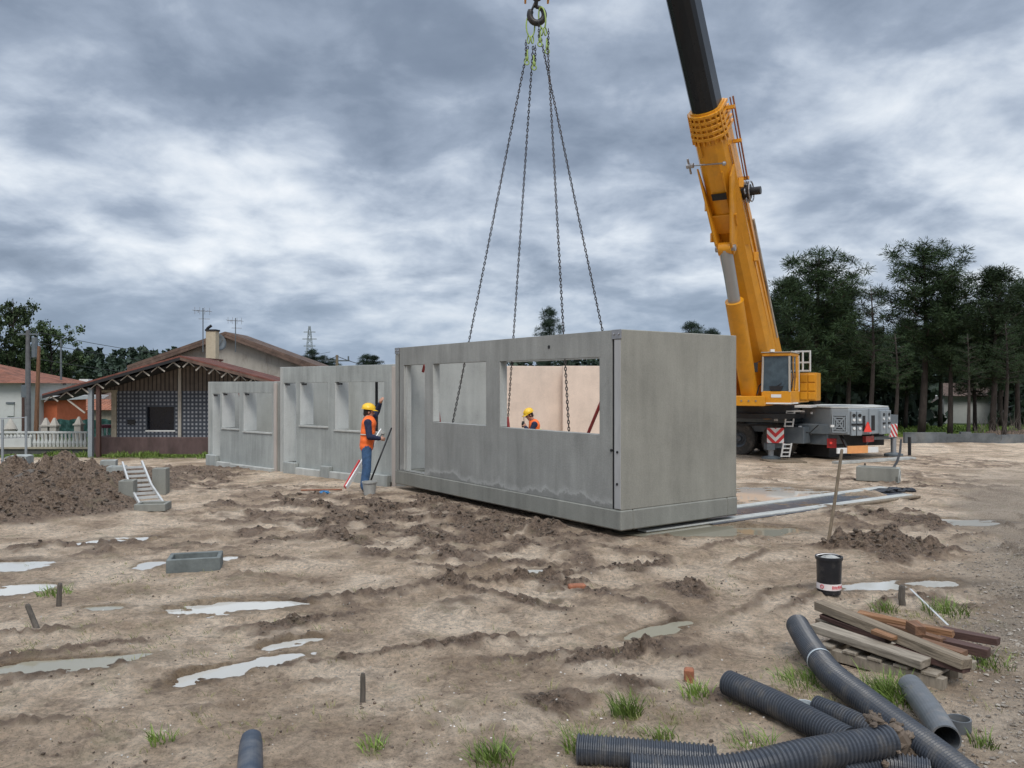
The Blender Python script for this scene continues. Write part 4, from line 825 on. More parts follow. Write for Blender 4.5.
p0 = W(251, 736, 4.95); p0.z = .05; p1 = W(249, 812, 3.95); p1.z = .03; corr([W(251.5, 741, 5.0), W(250, 770, 4.55), W(249, 830, 3.9)], .072, 'buried dark pipe stub with a broken end at the bottom left', .02, pm('buried_pipe', (.035, .05, .075), .45, dirt=(.2, .18, .15)), False, 'pipe_stub', None)
mb = MB()
for q, (px, py, h_, s_) in enumerate([(893, 728, .24, .05), (902, 742, .16, .07), (888, 752, .1, .06), (908, 752, .08, .06), (897, 735, .2, .05)]):
    for j in range(18): c = gp(px+random.gauss(0, 5), py+random.gauss(0, 4), h_); mb.blob(c, s_*random.uniform(.15, .5), q*20+j, (1, 1, .8), 7, 5, .5)
mb.tube([gp(890, 725, .25), gp(897, 735, .2), gp(902, 742, .16), gp(898, 752, .1)], [.03, .05, .05, .05], 8)
mb_ = mb; tag(build(mb, 'soil_clump', M['clod']), 'clump of dark soil and roots stuck to the mouth of the curved pipe', 'soil clump')

mb = MB(); mb.tube([gp(864, 715, .27), gp(874, 719, .29), gp(884, 722, .28)], [.01, .016, .01], 6)
for j in range(30): c = gp(874+random.gauss(0, 5), 719+random.gauss(0, 2.5), .28); mb.blob(c, random.uniform(.006, .02), 500+j, (1, 1, .8), 7, 5, .5)
tag(build(mb, 'root_clump', M['clod']), 'thin crust of soil and roots on top of the curved pipe', 'soil clump')

# ------------------------------------------------------------------ timber pile on a pallet
def R2(x, y): return (780+x/3.69, 560+y/3.69)          # reading of an enlarged crop
def plank(a, ha, b_, hb, w_, th, mat, lb, nm='plank'):
    pa = G(*R2(*a), ha); pb = G(*R2(*b_), hb); mb = MB(); n = 5; up = Z
    mb.beam(pa, pb, w_, th, jit=.008); o = build(mb, nm, mat, bevel=.003)
    # grain follows the length of the plank: rotate the object so local z is the length
    d = (pb-pa).normalized(); q = d.to_track_quat('Z', 'Y'); mat4 = (Matrix.Translation(o.location) @ q.to_matrix().to_4x4()); me_ = o.data; inv = q.to_matrix().inverted()
    for v_ in me_.vertices: v_.co = inv @ v_.co
    o.matrix_world = mat4; return tag(o, lb, 'plank', 'planks on the timber pile')
PL = [((145, 163), .30, (690, 385), .20, .13, .07, 'wood1', 'long grey brown plank on top of the pile, its end raised towards the black bucket'),
 ((130, 243), .20, (540, 385), .16, .14, .06, 'wood5', 'pale weathered plank at the front left of the timber pile'),
 ((150, 225), .15, (430, 350), .14, .10, .05, 'wood1', 'grey plank lying behind the pale front plank'),
 ((290, 198), .20, (640, 272), .17, .09, .05, 'wood4', 'orange brown plank at the back of the timber pile'),
 ((345, 262), .27, (425, 292), .25, .09, .03, 'wood4', 'short freshly split orange offcut on top of the pile'),
 ((485, 240), .26, (520, 262), .25, .10, .07, 'wood2', 'small square block of wood on the back plank'),
 ((400, 240), .15, (603, 300), .14, .09, .06, 'wood2', 'brown plank between the back plank and the long top plank'),
 ((600, 262), .12, (806, 302), .11, .09, .06, 'wood3', 'dark maroon plank sticking out furthest to the right'),
 ((590, 300), .12, (768, 342), .11, .10, .07, 'wood3', 'dark maroon plank just below the furthest right one'),
 ((520, 300), .13, (682, 350), .12, .09, .05, 'wood2', 'reddish plank right of the small square block'),
 ((420, 322), .17, (688, 402), .16, .10, .06, 'wood3', 'reddish brown plank at the front right of the pile'),
 ((420, 345), .10, (560, 392), .10, .09, .05, 'wood4', 'short orange plank under the front right plank'),
 ((155, 205), .22, (400, 300), .19, .07, .04, 'wood3', 'thin dark plank under the long top plank')]
for a, ha, b_, hb, w_, th, mt, lb_ in PL: plank(a, ha, b_, hb, w_, th, M[mt], lb_)
c0 = G(*R2(185, 318), .1); c1 = G(*R2(620, 432), .1); dA = (c1-c0).normalized(); dB = Vector((-dA.y, dA.x, 0))
pal = thing('pallet', c0, 'weathered grey pallet lying under the timber pile', 'pallet')
for i in range(5):
    a = c0+dA*(i*.2-.02); mb = MB(); mb.beam(a-dB*.05, a+dB*.60, .11, .022); build(mb, 'deck_board', M['wood5'], pal, bevel=.003)
for j in (.0, .27, .54):
    mb = MB(); mb.beam(c0+dA*-.08+dB*j-Z*.055, c0+dA*.88+dB*j-Z*.055, .08, .085); build(mb, 'runner', M['wood5'], pal, bevel=.004)
for i in range(3):
    a = c0+dA*(i*.38+.02); mb = MB(); mb.beam(a-dB*.05-Z*.105, a+dB*.60-Z*.105, .1, .02); build(mb, 'bottom_board', M['wood5'], pal)

# ------------------------------------------------------------------ houses and yard on the left
YH = 31.5; gh = gz(-14, 31.0)
def HX(px, Y=YH): return (px-CX)/F*Y
def HZ(py, Y=YH): return CH-(py-HY)/F*Y
def wallmat(name, kind):
    m = bpy.data.materials.new(name); nt, b = nodes_of(m); tc = N(nt, 'ShaderNodeTexCoord'); s = N(nt, 'ShaderNodeSeparateXYZ'); nt.links.new(tc.outputs['Object'], s.inputs[0])
    n = N(nt, 'ShaderNodeTexNoise', i_Scale=3.0, i_Detail=6.0); nt.links.new(tc.outputs['Object'], n.inputs[0])
    if kind == 'tile':
        def cell(v, p, a, c_):
            f = mth(nt, 'FRACT', mth(nt, 'DIVIDE', mth(nt, 'ADD', v, 100.0), p)); return mth(nt, 'MULTIPLY', mth(nt, 'GREATER_THAN', f, a), mth(nt, 'LESS_THAN', f, c_))
        q = mth(nt, 'MULTIPLY', cell(s.outputs[0], .157, .30, .78), cell(s.outputs[2], .157, .30, .78))
        g = mth(nt, 'MAXIMUM', cell(s.outputs[0], .157, .02, .12), cell(s.outputs[2], .157, .02, .12))
        c = mixc(nt, q, (.055, .065, .085), (.30, .31, .33)); c = mixc(nt, mth(nt, 'MULTIPLY', g, .6), c, (.02, .023, .03))
    else:
        f = mth(nt, 'FRACT', mth(nt, 'DIVIDE', mth(nt, 'ADD', s.outputs[0], 100.0), .165)); g = ramp(nt, f, [(0, (.0,)*3), (.10, (.1,)*3), (.2, (1,)*3), (.8, (1,)*3), (.95, (.1,)*3)]).outputs[0]
        c = mixc(nt, g, (.02, .015, .012), (.13, .105, .085))
        bp = N(nt, 'ShaderNodeBump', i_Strength=.5, i_Distance=.03); nt.links.new(g, bp.inputs['Height']); nt.links.new(bp.outputs[0], b.inputs['Normal'])
    c = mixc(nt, .8, c, ramp(nt, n.outputs[0], [(.3, (.6,)*3), (.7, (1.15,)*3)]).outputs[0], 'MULTIPLY')
    nt.links.new(c, b.inputs['Base Color']); b.inputs['Roughness'].default_value = .7; return m
M['tile'] = wallmat('blue_tile_wall', 'tile'); M['slat'] = wallmat('slatted_gable', 'slat')
def roofmat(name, col, ax=0, p=.22):
    m = bpy.data.materials.new(name); nt, b = nodes_of(m); tc = N(nt, 'ShaderNodeTexCoord'); s = N(nt, 'ShaderNodeSeparateXYZ'); nt.links.new(tc.outputs['Object'], s.inputs[0])
    n = N(nt, 'ShaderNodeTexNoise', i_Scale=2.2, i_Detail=9.0, i_Roughness=.7); nt.links.new(tc.outputs['Object'], n.inputs[0])
    w_ = mth(nt, 'SINE', mth(nt, 'MULTIPLY', s.outputs[ax], 6.283/p)); c = ramp(nt, n.outputs[0], [(.3, tuple(x*.35 for x in col)), (.5, col), (.72, tuple(min(1, x*1.5) for x in col))]).outputs[0]
    nt.links.new(c, b.inputs['Base Color']); b.inputs['Roughness'].default_value = .85
    bp = N(nt, 'ShaderNodeBump', i_Strength=1.0, i_Distance=.06); nt.links.new(w_, bp.inputs['Height']); nt.links.new(bp.outputs[0], b.inputs['Normal']); return m
M['roof_red'] = roofmat('roof_tiles_red', (.15, .055, .04), 1); M['roof_brown'] = roofmat('roof_tiles_brown', (.13, .085, .065), 1); M['roof_orange'] = roofmat('roof_tiles_orange', (.34, .13, .07), 0)
M['plinth'] = pm('plinth_plaster', (.115, .075, .07), .9, var=.3, scale=2, dirt=(.05, .04, .035), bump=.2, stretch=(1, 1, .4))
M['whitewall'] = pm('white_plaster', (.52, .53, .51), .9, var=.06, dirt=(.3, .3, .28), dirt_amt=.4)
M['orangewall'] = pm('orange_plaster', (.50, .13, .055), .9, var=.1)
M['stainwall'] = pm('stained_plaster', (.42, .39, .34), .9, var=.25, scale=1.5, stretch=(1, 1, .35), dirt=(.09, .07, .055), dirt_amt=.9, dscale=1.5)
M['beige'] = pm('beige_plaster', (.33, .29, .22), .9, var=.2)
hs = thing('tiled_house', (HX(190), YH+2, gh), 'house with blue grey tiled front, dark square window and wide tiled roof, behind the modules', 'house')
xr = HX(292)
mb = MB(); mb.boxa((HX(92), YH-.12, gh-.3), (xr-HX(92), 0, 0), (0, 5.5, 0), (0, 0, HZ(437)-gh+.3)); build(mb, 'plinth', M['plinth'], hs, bevel=.02)
mb = MB(); wx0, wx1, wz0, wz1 = HX(147), HX(174), HZ(430), HZ(407)
x0 = HX(117); wall(mb, Vector((x0, YH, HZ(437))), Vector((1, 0, 0)), Vector((0, 1, 0)), .2, xr-x0, HZ(391)-HZ(437), [(wx0-x0, wx1-x0, wz0-HZ(437), wz1-HZ(437))]); build(mb, 'tiled_wall', M['tile'], hs)
mb = MB(); mb.boxa((wx0, YH+.12, wz0), (wx1-wx0, 0, 0), (0, .04, 0), (0, 0, wz1-wz0)); wnd = build(mb, 'window', pm('dark_pane', (.006, .008, .014), .12, spec=.3), hs)
mb = MB(); mb.boxa((wx0-.05, YH-.03, wz0-.06), (wx1-wx0+.1, 0, 0), (0, .14, 0), (0, 0, .05)); build(mb, 'sill', M['white'], wnd)
# slatted gable above
zt = HZ(391); ap = (HX(180), HZ(362))
gp_ = [(HX(92), zt+.002), (xr, zt+.002), (xr, HZ(385)), ap, (HX(92), HZ(385))]
mb = MB(); mb.prism([Vector((x, YH+.03, z_)) for x, z_ in gp_], Vector((0, .15, 0))); build(mb, 'gable', M['slat'], hs)
mb = MB(); mb.boxa((HX(92), YH-.01, zt-.06), (x0-HX(92)+.02, 0, 0), (0, .2, 0), (0, 0, .10)); mb.boxa((HX(117)-.22, YH-.015, HZ(437)), (.2, 0, 0), (0, .3, 0), (0, 0, zt-HZ(437)-.06)); build(mb, 'cream_surround', M['beige'], hs)
mb = MB(); mb.boxa((HX(180)-.06, YH-.05, HZ(437)), (.12, 0, 0), (0, .05, 0), (0, 0, HZ(366)-HZ(437))); build(mb, 'downpipe', M['stainwall'], hs)
mb = MB(); mb.boxa((HX(117.8)+.4, YH-.06, HZ(424)), (.3, 0, 0), (0, .06, 0), (0, 0, .18)); build(mb, 'meter_box', M['hose'], hs)
# canopy roof: two slopes with depth, thin tiles on dark rafters
YF = YH-1.6; zf = lambda py: CH-(py-HY)/F*YF
Ax, Az = (180-CX)/F*YF, zf(355.5); Lx, Lz = (42-CX)/F*YF, zf(394); Rx, Rz = (296-CX)/F*YF, zf(386)
for nm, (ex, ez) in (('roof_slope', (Lx, Lz)), ('roof_slope', (Rx, Rz))):
    mb = MB(); a = Vector((Ax, YF, Az)); b_ = Vector((ex, YF, ez)); dp = Vector((0, 2.6, 0)) if ex > Ax else Vector((0, 4.5, 0)); mb.prism([a, b_, b_-Z*.06, a-Z*.06], dp); rf = build(mb, nm, M['roof_red'], hs)
    mb = MB(); mb.prism([a-Z*.065, b_-Z*.065, b_-Z*.17, a-Z*.17], Vector((0, .06, 0))); build(mb, 'barge_board', M['roof_brown'] if ex > Ax else M['hose'], rf)
    n_ = 9
    for i in range(n_):                                # rafters ends and white zigzag lattice under the eaves
        t0, t1 = (i+.1)/n_, (i+.55)/n_; t2 = (i+1.0)/n_
        p_ = [a.lerp(b_, t0)-Z*.42+Vector((0, .15, 0)), a.lerp(b_, t1)-Z*.16+Vector((0, .15, 0)), a.lerp(b_, t2)-Z*.42+Vector((0, .15, 0))]
        if i == 0 and ex > Ax: pass
        mb = MB(); mb.beam(p_[0], p_[1], .02, .05); mb.beam(p_[1], p_[2]+Z*.12, .02, .03); build(mb, 'lattice_bar', M['stainwall'], rf)
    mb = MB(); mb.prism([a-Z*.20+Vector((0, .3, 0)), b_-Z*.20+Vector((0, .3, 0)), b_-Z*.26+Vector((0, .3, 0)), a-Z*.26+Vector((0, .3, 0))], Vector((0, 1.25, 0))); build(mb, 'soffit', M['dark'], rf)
mb = MB()
p0_, p1_ = W(192, 347, 33.0), W(279, 379, YF)
# posts carrying the canopy
for px, mt, w_ in ((87, 'cgrey_light', .16), (95, 'wood3', .14)):
    mb = MB(); mb.boxa((HX(px, YF)-w_/2, YF+.2, gh), (w_, 0, 0), (0, w_, 0), (0, 0, zf(381+ (0 if px < 90 else -2))-gh-.25)); build(mb, 'post', M[mt], hs)
mb = MB(); mb.beam(W(68, 400, YF+.3), W(85, 413, YF+.3), .05, .05); build(mb, 'bracket', M['stainwall'], hs)
# chimney
mb = MB(); Yc = 33.5; cz = W(205.8, 331, Yc); mb.boxa((cz.x, Yc, HZ(372)), (9.7/F*Yc, 0, 0), (0, .42, 0), (0, 0, cz.z-HZ(372))); ch = build(mb, 'chimney', pm('chimney_plaster', (.48, .42, .31), .9, var=.12, dirt=(.2, .15, .1)), hs)
mb = MB(); mb.boxa((cz.x-.03, Yc-.03, cz.z), (9.7/F*Yc+.06, 0, 0), (0, .48, 0), (0, 0, .07)); build(mb, 'cap', M['dark'], ch)
mb = MB(); mb.tube([W(206, 331, Yc+.1), W(208, 328, Yc+.1), W(211.5, 325.5, Yc+.1)], .06, 6); build(mb, 'smoke_pipe', M['hose'], ch)
# bigger house behind with the stained gable
YB = 36.5; BXx = lambda px: (px-CX)/F*YB; BZ = lambda py: CH-(py-HY)/F*YB
hb = thing('gable_house', (BXx(225), YB+3, gh), 'taller house with a stained pale gable wall and brown roof edge, behind the tiled house', 'house')
mb = MB(); mb.prism([Vector((BXx(x), YB, z_)) for x, z_ in ((135, gh), (302, gh), (302, BZ(362)), (227, BZ(336)), (135, BZ(367)))], Vector((0, 2.4, 0))); build(mb, 'gable_wall', M['stainwall'], hb)
for (x0_, y0_), (x1_, y1_), nm in (((225, 331.5), (127, 365.5), 0), ((225, 331.5), (319, 366), 1)):
    a, b_ = W(x0_, y0_, YB-.5), W(x1_, y1_, YB-.5); mb = MB(); mb.prism([a, b_, b_-Z*.13, a-Z*.13], Vector((0, 3.0, 0))); r_ = build(mb, 'roof_slope', M['roof_brown'], hb)
    mb = MB(); mb.prism([a-Z*.14, b_-Z*.14, b_-Z*.30, a-Z*.26], Vector((0, .08, 0))); build(mb, 'barge_board', M['roof_brown'], r_)
def antenna(px, ybase, ytop, Y, lb):
    a, b_ = W(px, ybase, Y), W(px, ytop, Y); t = thing('antenna', a, lb, 'antenna', 'television antennas on the roofs')
    mb = MB(); mb.tube([a, b_], .022, 6); build(mb, 'mast', M['cgrey'], t)
    mb = MB()
    mb.beam(b_-Z*.12+Vector((-.30, -.2, 0)), b_-Z*.12+Vector((.24, .2, 0)), .015, .02)
    for k in range(4): c = b_-Z*.12+Vector((-.27+.16*k, -.18+.12*k, 0)); mb.beam(c-Vector((.0, .0, .15)), c+Z*.15, .012, .012); mb.beam(c-Vector((.0, .25, .0)), c+Vector((0, .25, 0)), .015, .015)
    mb.beam(b_-Z*.45+Vector((-.18, 0, 0)), b_-Z*.45+Vector((.25, .1, 0)), .02, .02); mb.beam(b_-Z*.3+Vector((-.2, 0, .1)), b_-Z*.12+Vector((-.2, 0, 0)), .02, .02)
    build(mb, 'array', M['steel'], t)
antenna(203, 352, 308, 33.2, 'taller television antenna, just left of the chimney'); antenna(235.5, 352, 318, 36.0, 'shorter television antenna on the roof ridge right of the chimney')
c = W(218, 342, 34.2); t = thing('satellite_dish', c, 'grey satellite dish on the right side of the chimney', 'satellite dish')
mb = MB(); k = 18; dn = Vector((.75, -.6, .25)).normalized(); x_, y_ = mb.frame(dn); rings_ = [(.0, -.1), (.18, -.08), (.3, -.03), (.38, .03)]
vs_ = [c+dn*h_+(x_*math.cos(2*math.pi*j/k)+y_*math.sin(2*math.pi*j/k))*max(r_, .001) for o_ in (0, -.02) for r_, h_ in [(r__, h__+o_) for r__, h__ in rings_] for j in range(k)]
f_ = [(q*4*k+i*k+j, q*4*k+i*k+(j+1) % k, q*4*k+(i+1)*k+(j+1) % k, q*4*k+(i+1)*k+j) for q in (0, 1) for i in range(3) for j in range(k)]+[(3*k+j, 3*k+(j+1) % k, 7*k+(j+1) % k, 7*k+j) for j in range(k)]
mb.add(vs_, f_); build(mb, 'dish', M['cgrey'], t, smooth=True); mb = MB(); mb.tube([c-dn*.1, c-dn*.3-Z*.1, c-dn*.3-Z*.6], .025, 6); mb.tube([c-Z*.3, c+dn*.4], .012, 5); build(mb, 'arm', M['steel'], t)
# white house, orange house, low houses
Y1 = 42.0; g1 = gz(-24, 41)
t = thing('white_house', W(0, 440, Y1), 'white house with a red tiled roof and a shuttered window at the left edge', 'house')
X_ = lambda px, Y: (px-CX)/F*Y; Zz = lambda py, Y: CH-(py-HY)/F*Y
mb = MB(); mb.boxa((X_(-60, Y1), Y1, g1-.4), (X_(21.5, Y1)-X_(-60, Y1), 0, 0), (0, 6, 0), (0, 0, Zz(382, Y1)-g1+.4)); build(mb, 'wall', M['whitewall'], t)
a, b_, e_ = W(-45, 357, Y1+3), W(25.5, 383, Y1-.4), W(-110, 383, Y1-.4)
mb = MB(); mb.add([W(-115, 383, Y1-.5), W(25.5, 383, Y1-.5), W(25, 383, Y1-.5)+Vector((0, 7, 0)), W(-115, 383, Y1-.5)+Vector((0, 7, 0)), W(-80, 357, Y1+3), W(-12, 362, Y1+3)], [(0, 1, 5, 4), (1, 2, 5), (2, 3, 4, 5), (3, 0, 4), (3, 2, 1, 0)]); build(mb, 'roof', roofmat('roof_tiles_rust', (.26, .10, .06), 1), t)
mb = MB(); mb.boxa((X_(7.5, Y1), Y1-.06, Zz(416, Y1)), (7/F*Y1, 0, 0), (0, .05, 0), (0, 0, 13/F*Y1)); w__ = build(mb, 'window', M['whitewall'], t)
mb = MB(); mb.boxa((X_(7, Y1), Y1-.10, Zz(404, Y1)), (8/F*Y1, 0, 0), (0, .09, 0), (0, 0, .1)); build(mb, 'shutter_box', M['cgrey'], w__)
mb = MB(); mb.tube([W(23.2, 384, Y1-.1), W(23.2, 438, Y1-.1)], .07, 8); build(mb, 'downpipe', M['wood3'], t)
Y2 = 44.0; t = thing('orange_house', W(40, 440, Y2), 'orange rendered house with a white roof band behind the wooden pole', 'house')
mb = MB(); mb.boxa((X_(22, Y2), Y2, g1-.4), (X_(57, Y2)-X_(22, Y2), 0, 0), (0, 5, 0), (0, 0, Zz(400, Y2)-g1+.4)); build(mb, 'wall', M['orangewall'], t)
mb = MB(); mb.boxa((X_(21, Y2), Y2-.3, Zz(400, Y2)), (X_(62, Y2)-X_(21, Y2), 0, 0), (0, 5.6, 0), (0, 0, .22)); build(mb, 'roof_band', M['white'], t)
mb = MB(); mb.add([W(24, 396.5, Y2-.2), W(46, 396.5, Y2-.2), W(40, 386, Y2+3), W(22, 384, Y2+3), W(24, 397.5, Y2-.2)-Z*.1+Vector((0, 5, 0)), W(46, 397.5, Y2-.2)-Z*.1+Vector((0, 5, 0))], [(0, 1, 2, 3), (1, 5, 2), (0, 3, 4), (2, 5, 4, 3), (0, 4, 5, 1)]); build(mb, 'roof', M['roof_red'], t)
mb = MB(); mb.boxa((X_(31, Y2), Y2-.05, Zz(428, Y2)), (.45, 0, 0), (0, .04, 0), (0, 0, 1.1)); build(mb, 'door', M['dark'], t)
Y3 = 48.0; t = thing('low_house', W(90, 440, Y3), 'low house with a long weathered brown tile roof behind the carport', 'house')
mb = MB(); mb.boxa((X_(58, Y3), Y3, g1-.4), (X_(140, Y3)-X_(58, Y3), 0, 0), (0, 5, 0), (0, 0, Zz(404, Y3)-g1+.4)); build(mb, 'wall', M['beige'], t)
mb = MB(); mb.prism([W(56, 404, Y3-.4), W(56, 385, Y3+3), W(56, 404, Y3+6.4)], Vector((90/F*Y3, 0, 0))); build(mb, 'roof', M['roof_brown'], t)
mb = MB(); mb.boxa(W(79, 383, Y3+3.4), (10/F*Y3, 0, 0), (0, .5, 0), (0, 0, .25)); build(mb, 'roof_vent', M['white'], t)
# shed with orange tiles seen under the canopy
Y4 = 38.0; t = thing('garden_shed', W(104, 440, Y4), 'small shed with an orange tile roof seen through the carport opening', 'shed')
mb = MB(); mb.boxa((X_(89, Y4), Y4, g1-.2), (X_(122, Y4)-X_(89, Y4), 0, 0), (0, 3, 0), (0, 0, Zz(409, Y4)-g1+.2)); build(mb, 'wall', M['beige'], t)
mb = MB(); mb.prism([W(86, 410, Y4-.3), W(86, 399, Y4+1.6), W(86, 410, Y4+3.4)], Vector((42/F*Y4, 0, 0))); build(mb, 'roof', M['roof_orange'], t)
mb = MB()
for i in range(16): a = W(58+i*1.75, 421, 36.5); mb.boxa(a, (.07, 0, 0), (0, .03+.03*(i % 2), 0), (0, 0, -.9))
for i in range(15): a = W(60+i*4.2, 421+math.sin(i)*.6, 36.4); 
mb2 = MB(); n_ = 40
vsn = []; 
for i in range(n_+1):
    for j in range(5): a = W(57+i*1.6, 419.5+j*4.5, 36.5); vsn.append(Vector((a.x, a.y+.06*math.sin(i*1.3+j), a.z+.03*math.sin(i*.7))))
mb2.add(vsn, [(i*5+j, i*5+j+1, (i+1)*5+j+1, (i+1)*5+j) for i in range(n_) for j in range(4)])
o = build(mb2, 'tarpaulin', pm('green_net', (.02, .07, .06), .9, var=.5, scale=3)); o.modifiers.new('thickness', 'SOLIDIFY').thickness = .02; tag(o, 'green garden netting strung behind the white balustrade', 'netting')
# balustrade on a low retaining wall
Yb = 31.6; t = thing('retaining_wall', W(40, 460, Yb), 'low dark retaining wall with a pale coping in front of the yard', 'wall')
mb = MB(); mb.boxa((X_(-70, Yb), Yb, gh-.4), (X_(91, Yb)-X_(-70, Yb), 0, 0), (0, .25, 0), (0, 0, Zz(449, Yb)-gh+.4)); build(mb, 'wall', pm('dark_blocks', (.08, .08, .075), .9, var=.4, dirt=(.03, .04, .02)), t)
mb = MB(); mb.boxa((X_(-71, Yb), Yb-.06, Zz(449, Yb)+.002), (X_(91.5, Yb)-X_(-71, Yb), 0, 0), (0, .4, 0), (0, 0, .07)); build(mb, 'coping', M['beige'], t)
t = thing('balustrade', W(40, 446, Yb+.1), 'white concrete balustrade with turned balusters on the retaining wall', 'balustrade')
zb_ = Zz(449, Yb)+.075
mb = MB(); mb.boxa((X_(-70, Yb), Yb+.05, zb_), (X_(30, Yb)-X_(-70, Yb), 0, 0), (0, .18, 0), (0, 0, .36)); build(mb, 'base', M['whitewall'], t)
mb = MB(); mb.boxa((X_(-70, Yb), Yb+.06, Zz(433.4, Yb)), (X_(86, Yb)-X_(-70, Yb), 0, 0), (0, .14, 0), (0, 0, .07)); build(mb, 'rail', M['whitewall'], t)
for i in range(26):
    px = -14+i*3.9; c = Vector((X_(px, Yb), Yb+.13, zb_)); hh = Zz(433.4, Yb)-zb_; z0 = .36 if px < 30 else 0
    mb = MB(); mb.tube([c+Z*(z0), c+Z*(z0+(hh-z0)*.3), c+Z*(z0+(hh-z0)*.6), c+Z*hh], [.05, .075, .04, .05], 6); build(mb, 'baluster', M['whitewall'], t)
for px, h_, lb in ((46, .75, 'left concrete post with a pointed cap behind the balustrade'), (54.5, .75, 'middle concrete post with a pointed cap behind the balustrade'), (79, .80, 'right concrete post with a pointed cap behind the balustrade')):
    c = Vector((X_(px, 33.0), 33.0, zb_)); t = thing('gate_post', c, lb, 'gate post', 'capped posts behind the balustrade'); mb = MB(); mb.box(c+Z*h_/2, (.26, .26, h_)); build(mb, 'shaft', M['stainwall'], t)
    mb = MB(); mb.box(c+Z*(h_+.03), (.34, .34, .06)); mb.hexa([c+Vector((x, y, h_+.062)) for x, y in ((-.13, -.13), (.13, -.13), (.13, .13), (-.13, .13))], [c+Vector((x, y, h_+.35)) for x, y in ((-.03, -.03), (.03, -.03), (.03, .03), (-.03, .03))]); build(mb, 'cap', M['stainwall'], t)
# stone mouldings on white house terrace: small cone shaped ornament
c = W(10.5, 429, 36.0); mb = MB(); mb.tube([c, c+Z*.15, c+Z*.5], [.28, .22, .02], 10); mb.tube([c-Z*.6, c-Z*.02], [.1, .3], 10); tag(build(mb, 'stone_ornament', M['stainwall'], smooth=True, autosmooth=True), 'pointed stone ornament in front of the white house', 'ornament')
c = W(104, 434, 33.6)
t = thing('garden_table', c, 'garden table with a dark red cloth under the canopy', 'table'); mb = MB(); mb.boxa(W(97, 428, 33.6), (.72, 0, 0), (0, .6, 0), (0, 0, .12)); build(mb, 'cloth', pm('dark_red_cloth', (.12, .02, .035), .9), t)
for i in range(4): mb = MB(); a = W(98.5+i*4.3, 428, 33.6+.4*(i % 2)); mb.tube([a, a-Z*.55], .035, 6); build(mb, 'leg', M['whitewall'], t)
# wire fence posts
t = thing('wire_fence', W(15, 460, 26), 'thin wire mesh fence on grey posts in front of the yard at the left edge', 'fence')
for px, y0, y1 in ((-26, 421, 463), (2.5, 419.5, 462), (26, 416.5, 458)):
    mb = MB(); a, b_ = W(px, y0, 27.0), W(px, y1, 27.0); b_.z = gz(b_.x, b_.y)-.1; mb.tube([b_, a], .04, 6); build(mb, 'post', M['cgrey_light'], t)
for z0_, th_ in ((420, .014), (440, .008)):
    mb = MB(); mb.tube([W(-60, z0_+1, 27), W(26, z0_-2.5, 27)], th_, 4); build(mb, 'wire', M['steel'], t)
mb = MB(); mb.beam(W(10, 466, 26.5), W(26, 460, 26.6), .05, .03); tag(build(mb, 'thin_board', M['wood5']), 'thin pale board in the grass below the wire fence', 'board')
# poles
def pole(px, y0, y1, Y, r, mat, lb, name='utility_pole', lean=0, arms=None, cat='pole'):
    b_ = W(px, y0, Y); b_.z = gz(b_.x, b_.y)-.3; a = W(px+lean, y1, Y); t = thing(name, b_, lb, cat)
    mb = MB(); mb.tube([b_, b_.lerp(a, .5), a], [r*1.2, r*1.05, r*.75], 8); build(mb, 'shaft', mat, t)
    for k in (arms or []):
        mb = MB(); k(mb, a); build(mb, 'fitting', M['cgrey'], t)
    return a
pa = pole(28, 440, 330, 38.0, .12, pm('concrete_pole', (.12, .12, .125), .9, var=.2), 'thick grey concrete power pole beside the white house', arms=[lambda mb, a: mb.tube([a+Vector((.32, 0, -1.3)), a+Vector((.32, 0, -.35))], .14, 10), lambda mb, a: mb.beam(a+Vector((-.5, 0, -.2)), a+Vector((.5, 0, -.2)), .08, .08), lambda mb, a: mb.beam(a+Vector((-.25, 0, -2.9)), a+Vector((0, 0, -2.9)), .25, .6)])
pole(35.5, 440, 346, 36.0, .09, M['wood2'], 'brown wooden pole leaning slightly to the right in front of the orange house', name='wooden_pole', lean=3.5)
pole(61, 420, 339, 46.0, .06, M['cgrey'], 'thin street lamp mast rising above the brown tile roof', 'street_lamp', arms=[lambda mb, a: mb.sphere(a+Z*-2.6, .2, 8, 6, (1.6, 1, .5))], cat='street lamp')
pb = pole(337, 420, 355, 70.0, .16, M['wood1'], 'distant wooden power pole with a cross arm, above the second module', arms=[lambda mb, a: mb.beam(a+Vector((-1.1, 0, -.5)), a+Vector((1.1, 0, -.5)), .12, .12), lambda mb, a: [mb.tube([a+Vector((x, 0, -.5)), a+Vector((x, 0, -.1))], .07, 6) for x in (-1, 0, 1)]])
def cable(p, q, sag, lb, r=.018):
    mb = MB(); mb.tube([p.lerp(q, i/16)-Z*sag*4*(i/16)*(1-i/16) for i in range(17)], r, 4); tag(build(mb, 'power_line', M['hose']), lb, 'power line', 'power lines')
for i, (dz, lb) in enumerate(((0, 'uppermost thin power line crossing the sky left of the tiled house'), (-.5, 'middle thin power line crossing the sky left of the tiled house'), (-1.3, 'lowest thin power line crossing the sky left of the tiled house'))):
    cable(pa+Z*dz, W(330, 352, 70)+Z*dz, 1.0, lb, .014)
cable(pb-Z*.1, W(400, 369, 66), .3, 'power line running right from the distant pole above the second module', .03)
cable(pb-Z*.1, W(296, 360, 66), .3, 'power line running left from the distant pole towards the brown roof', .03)
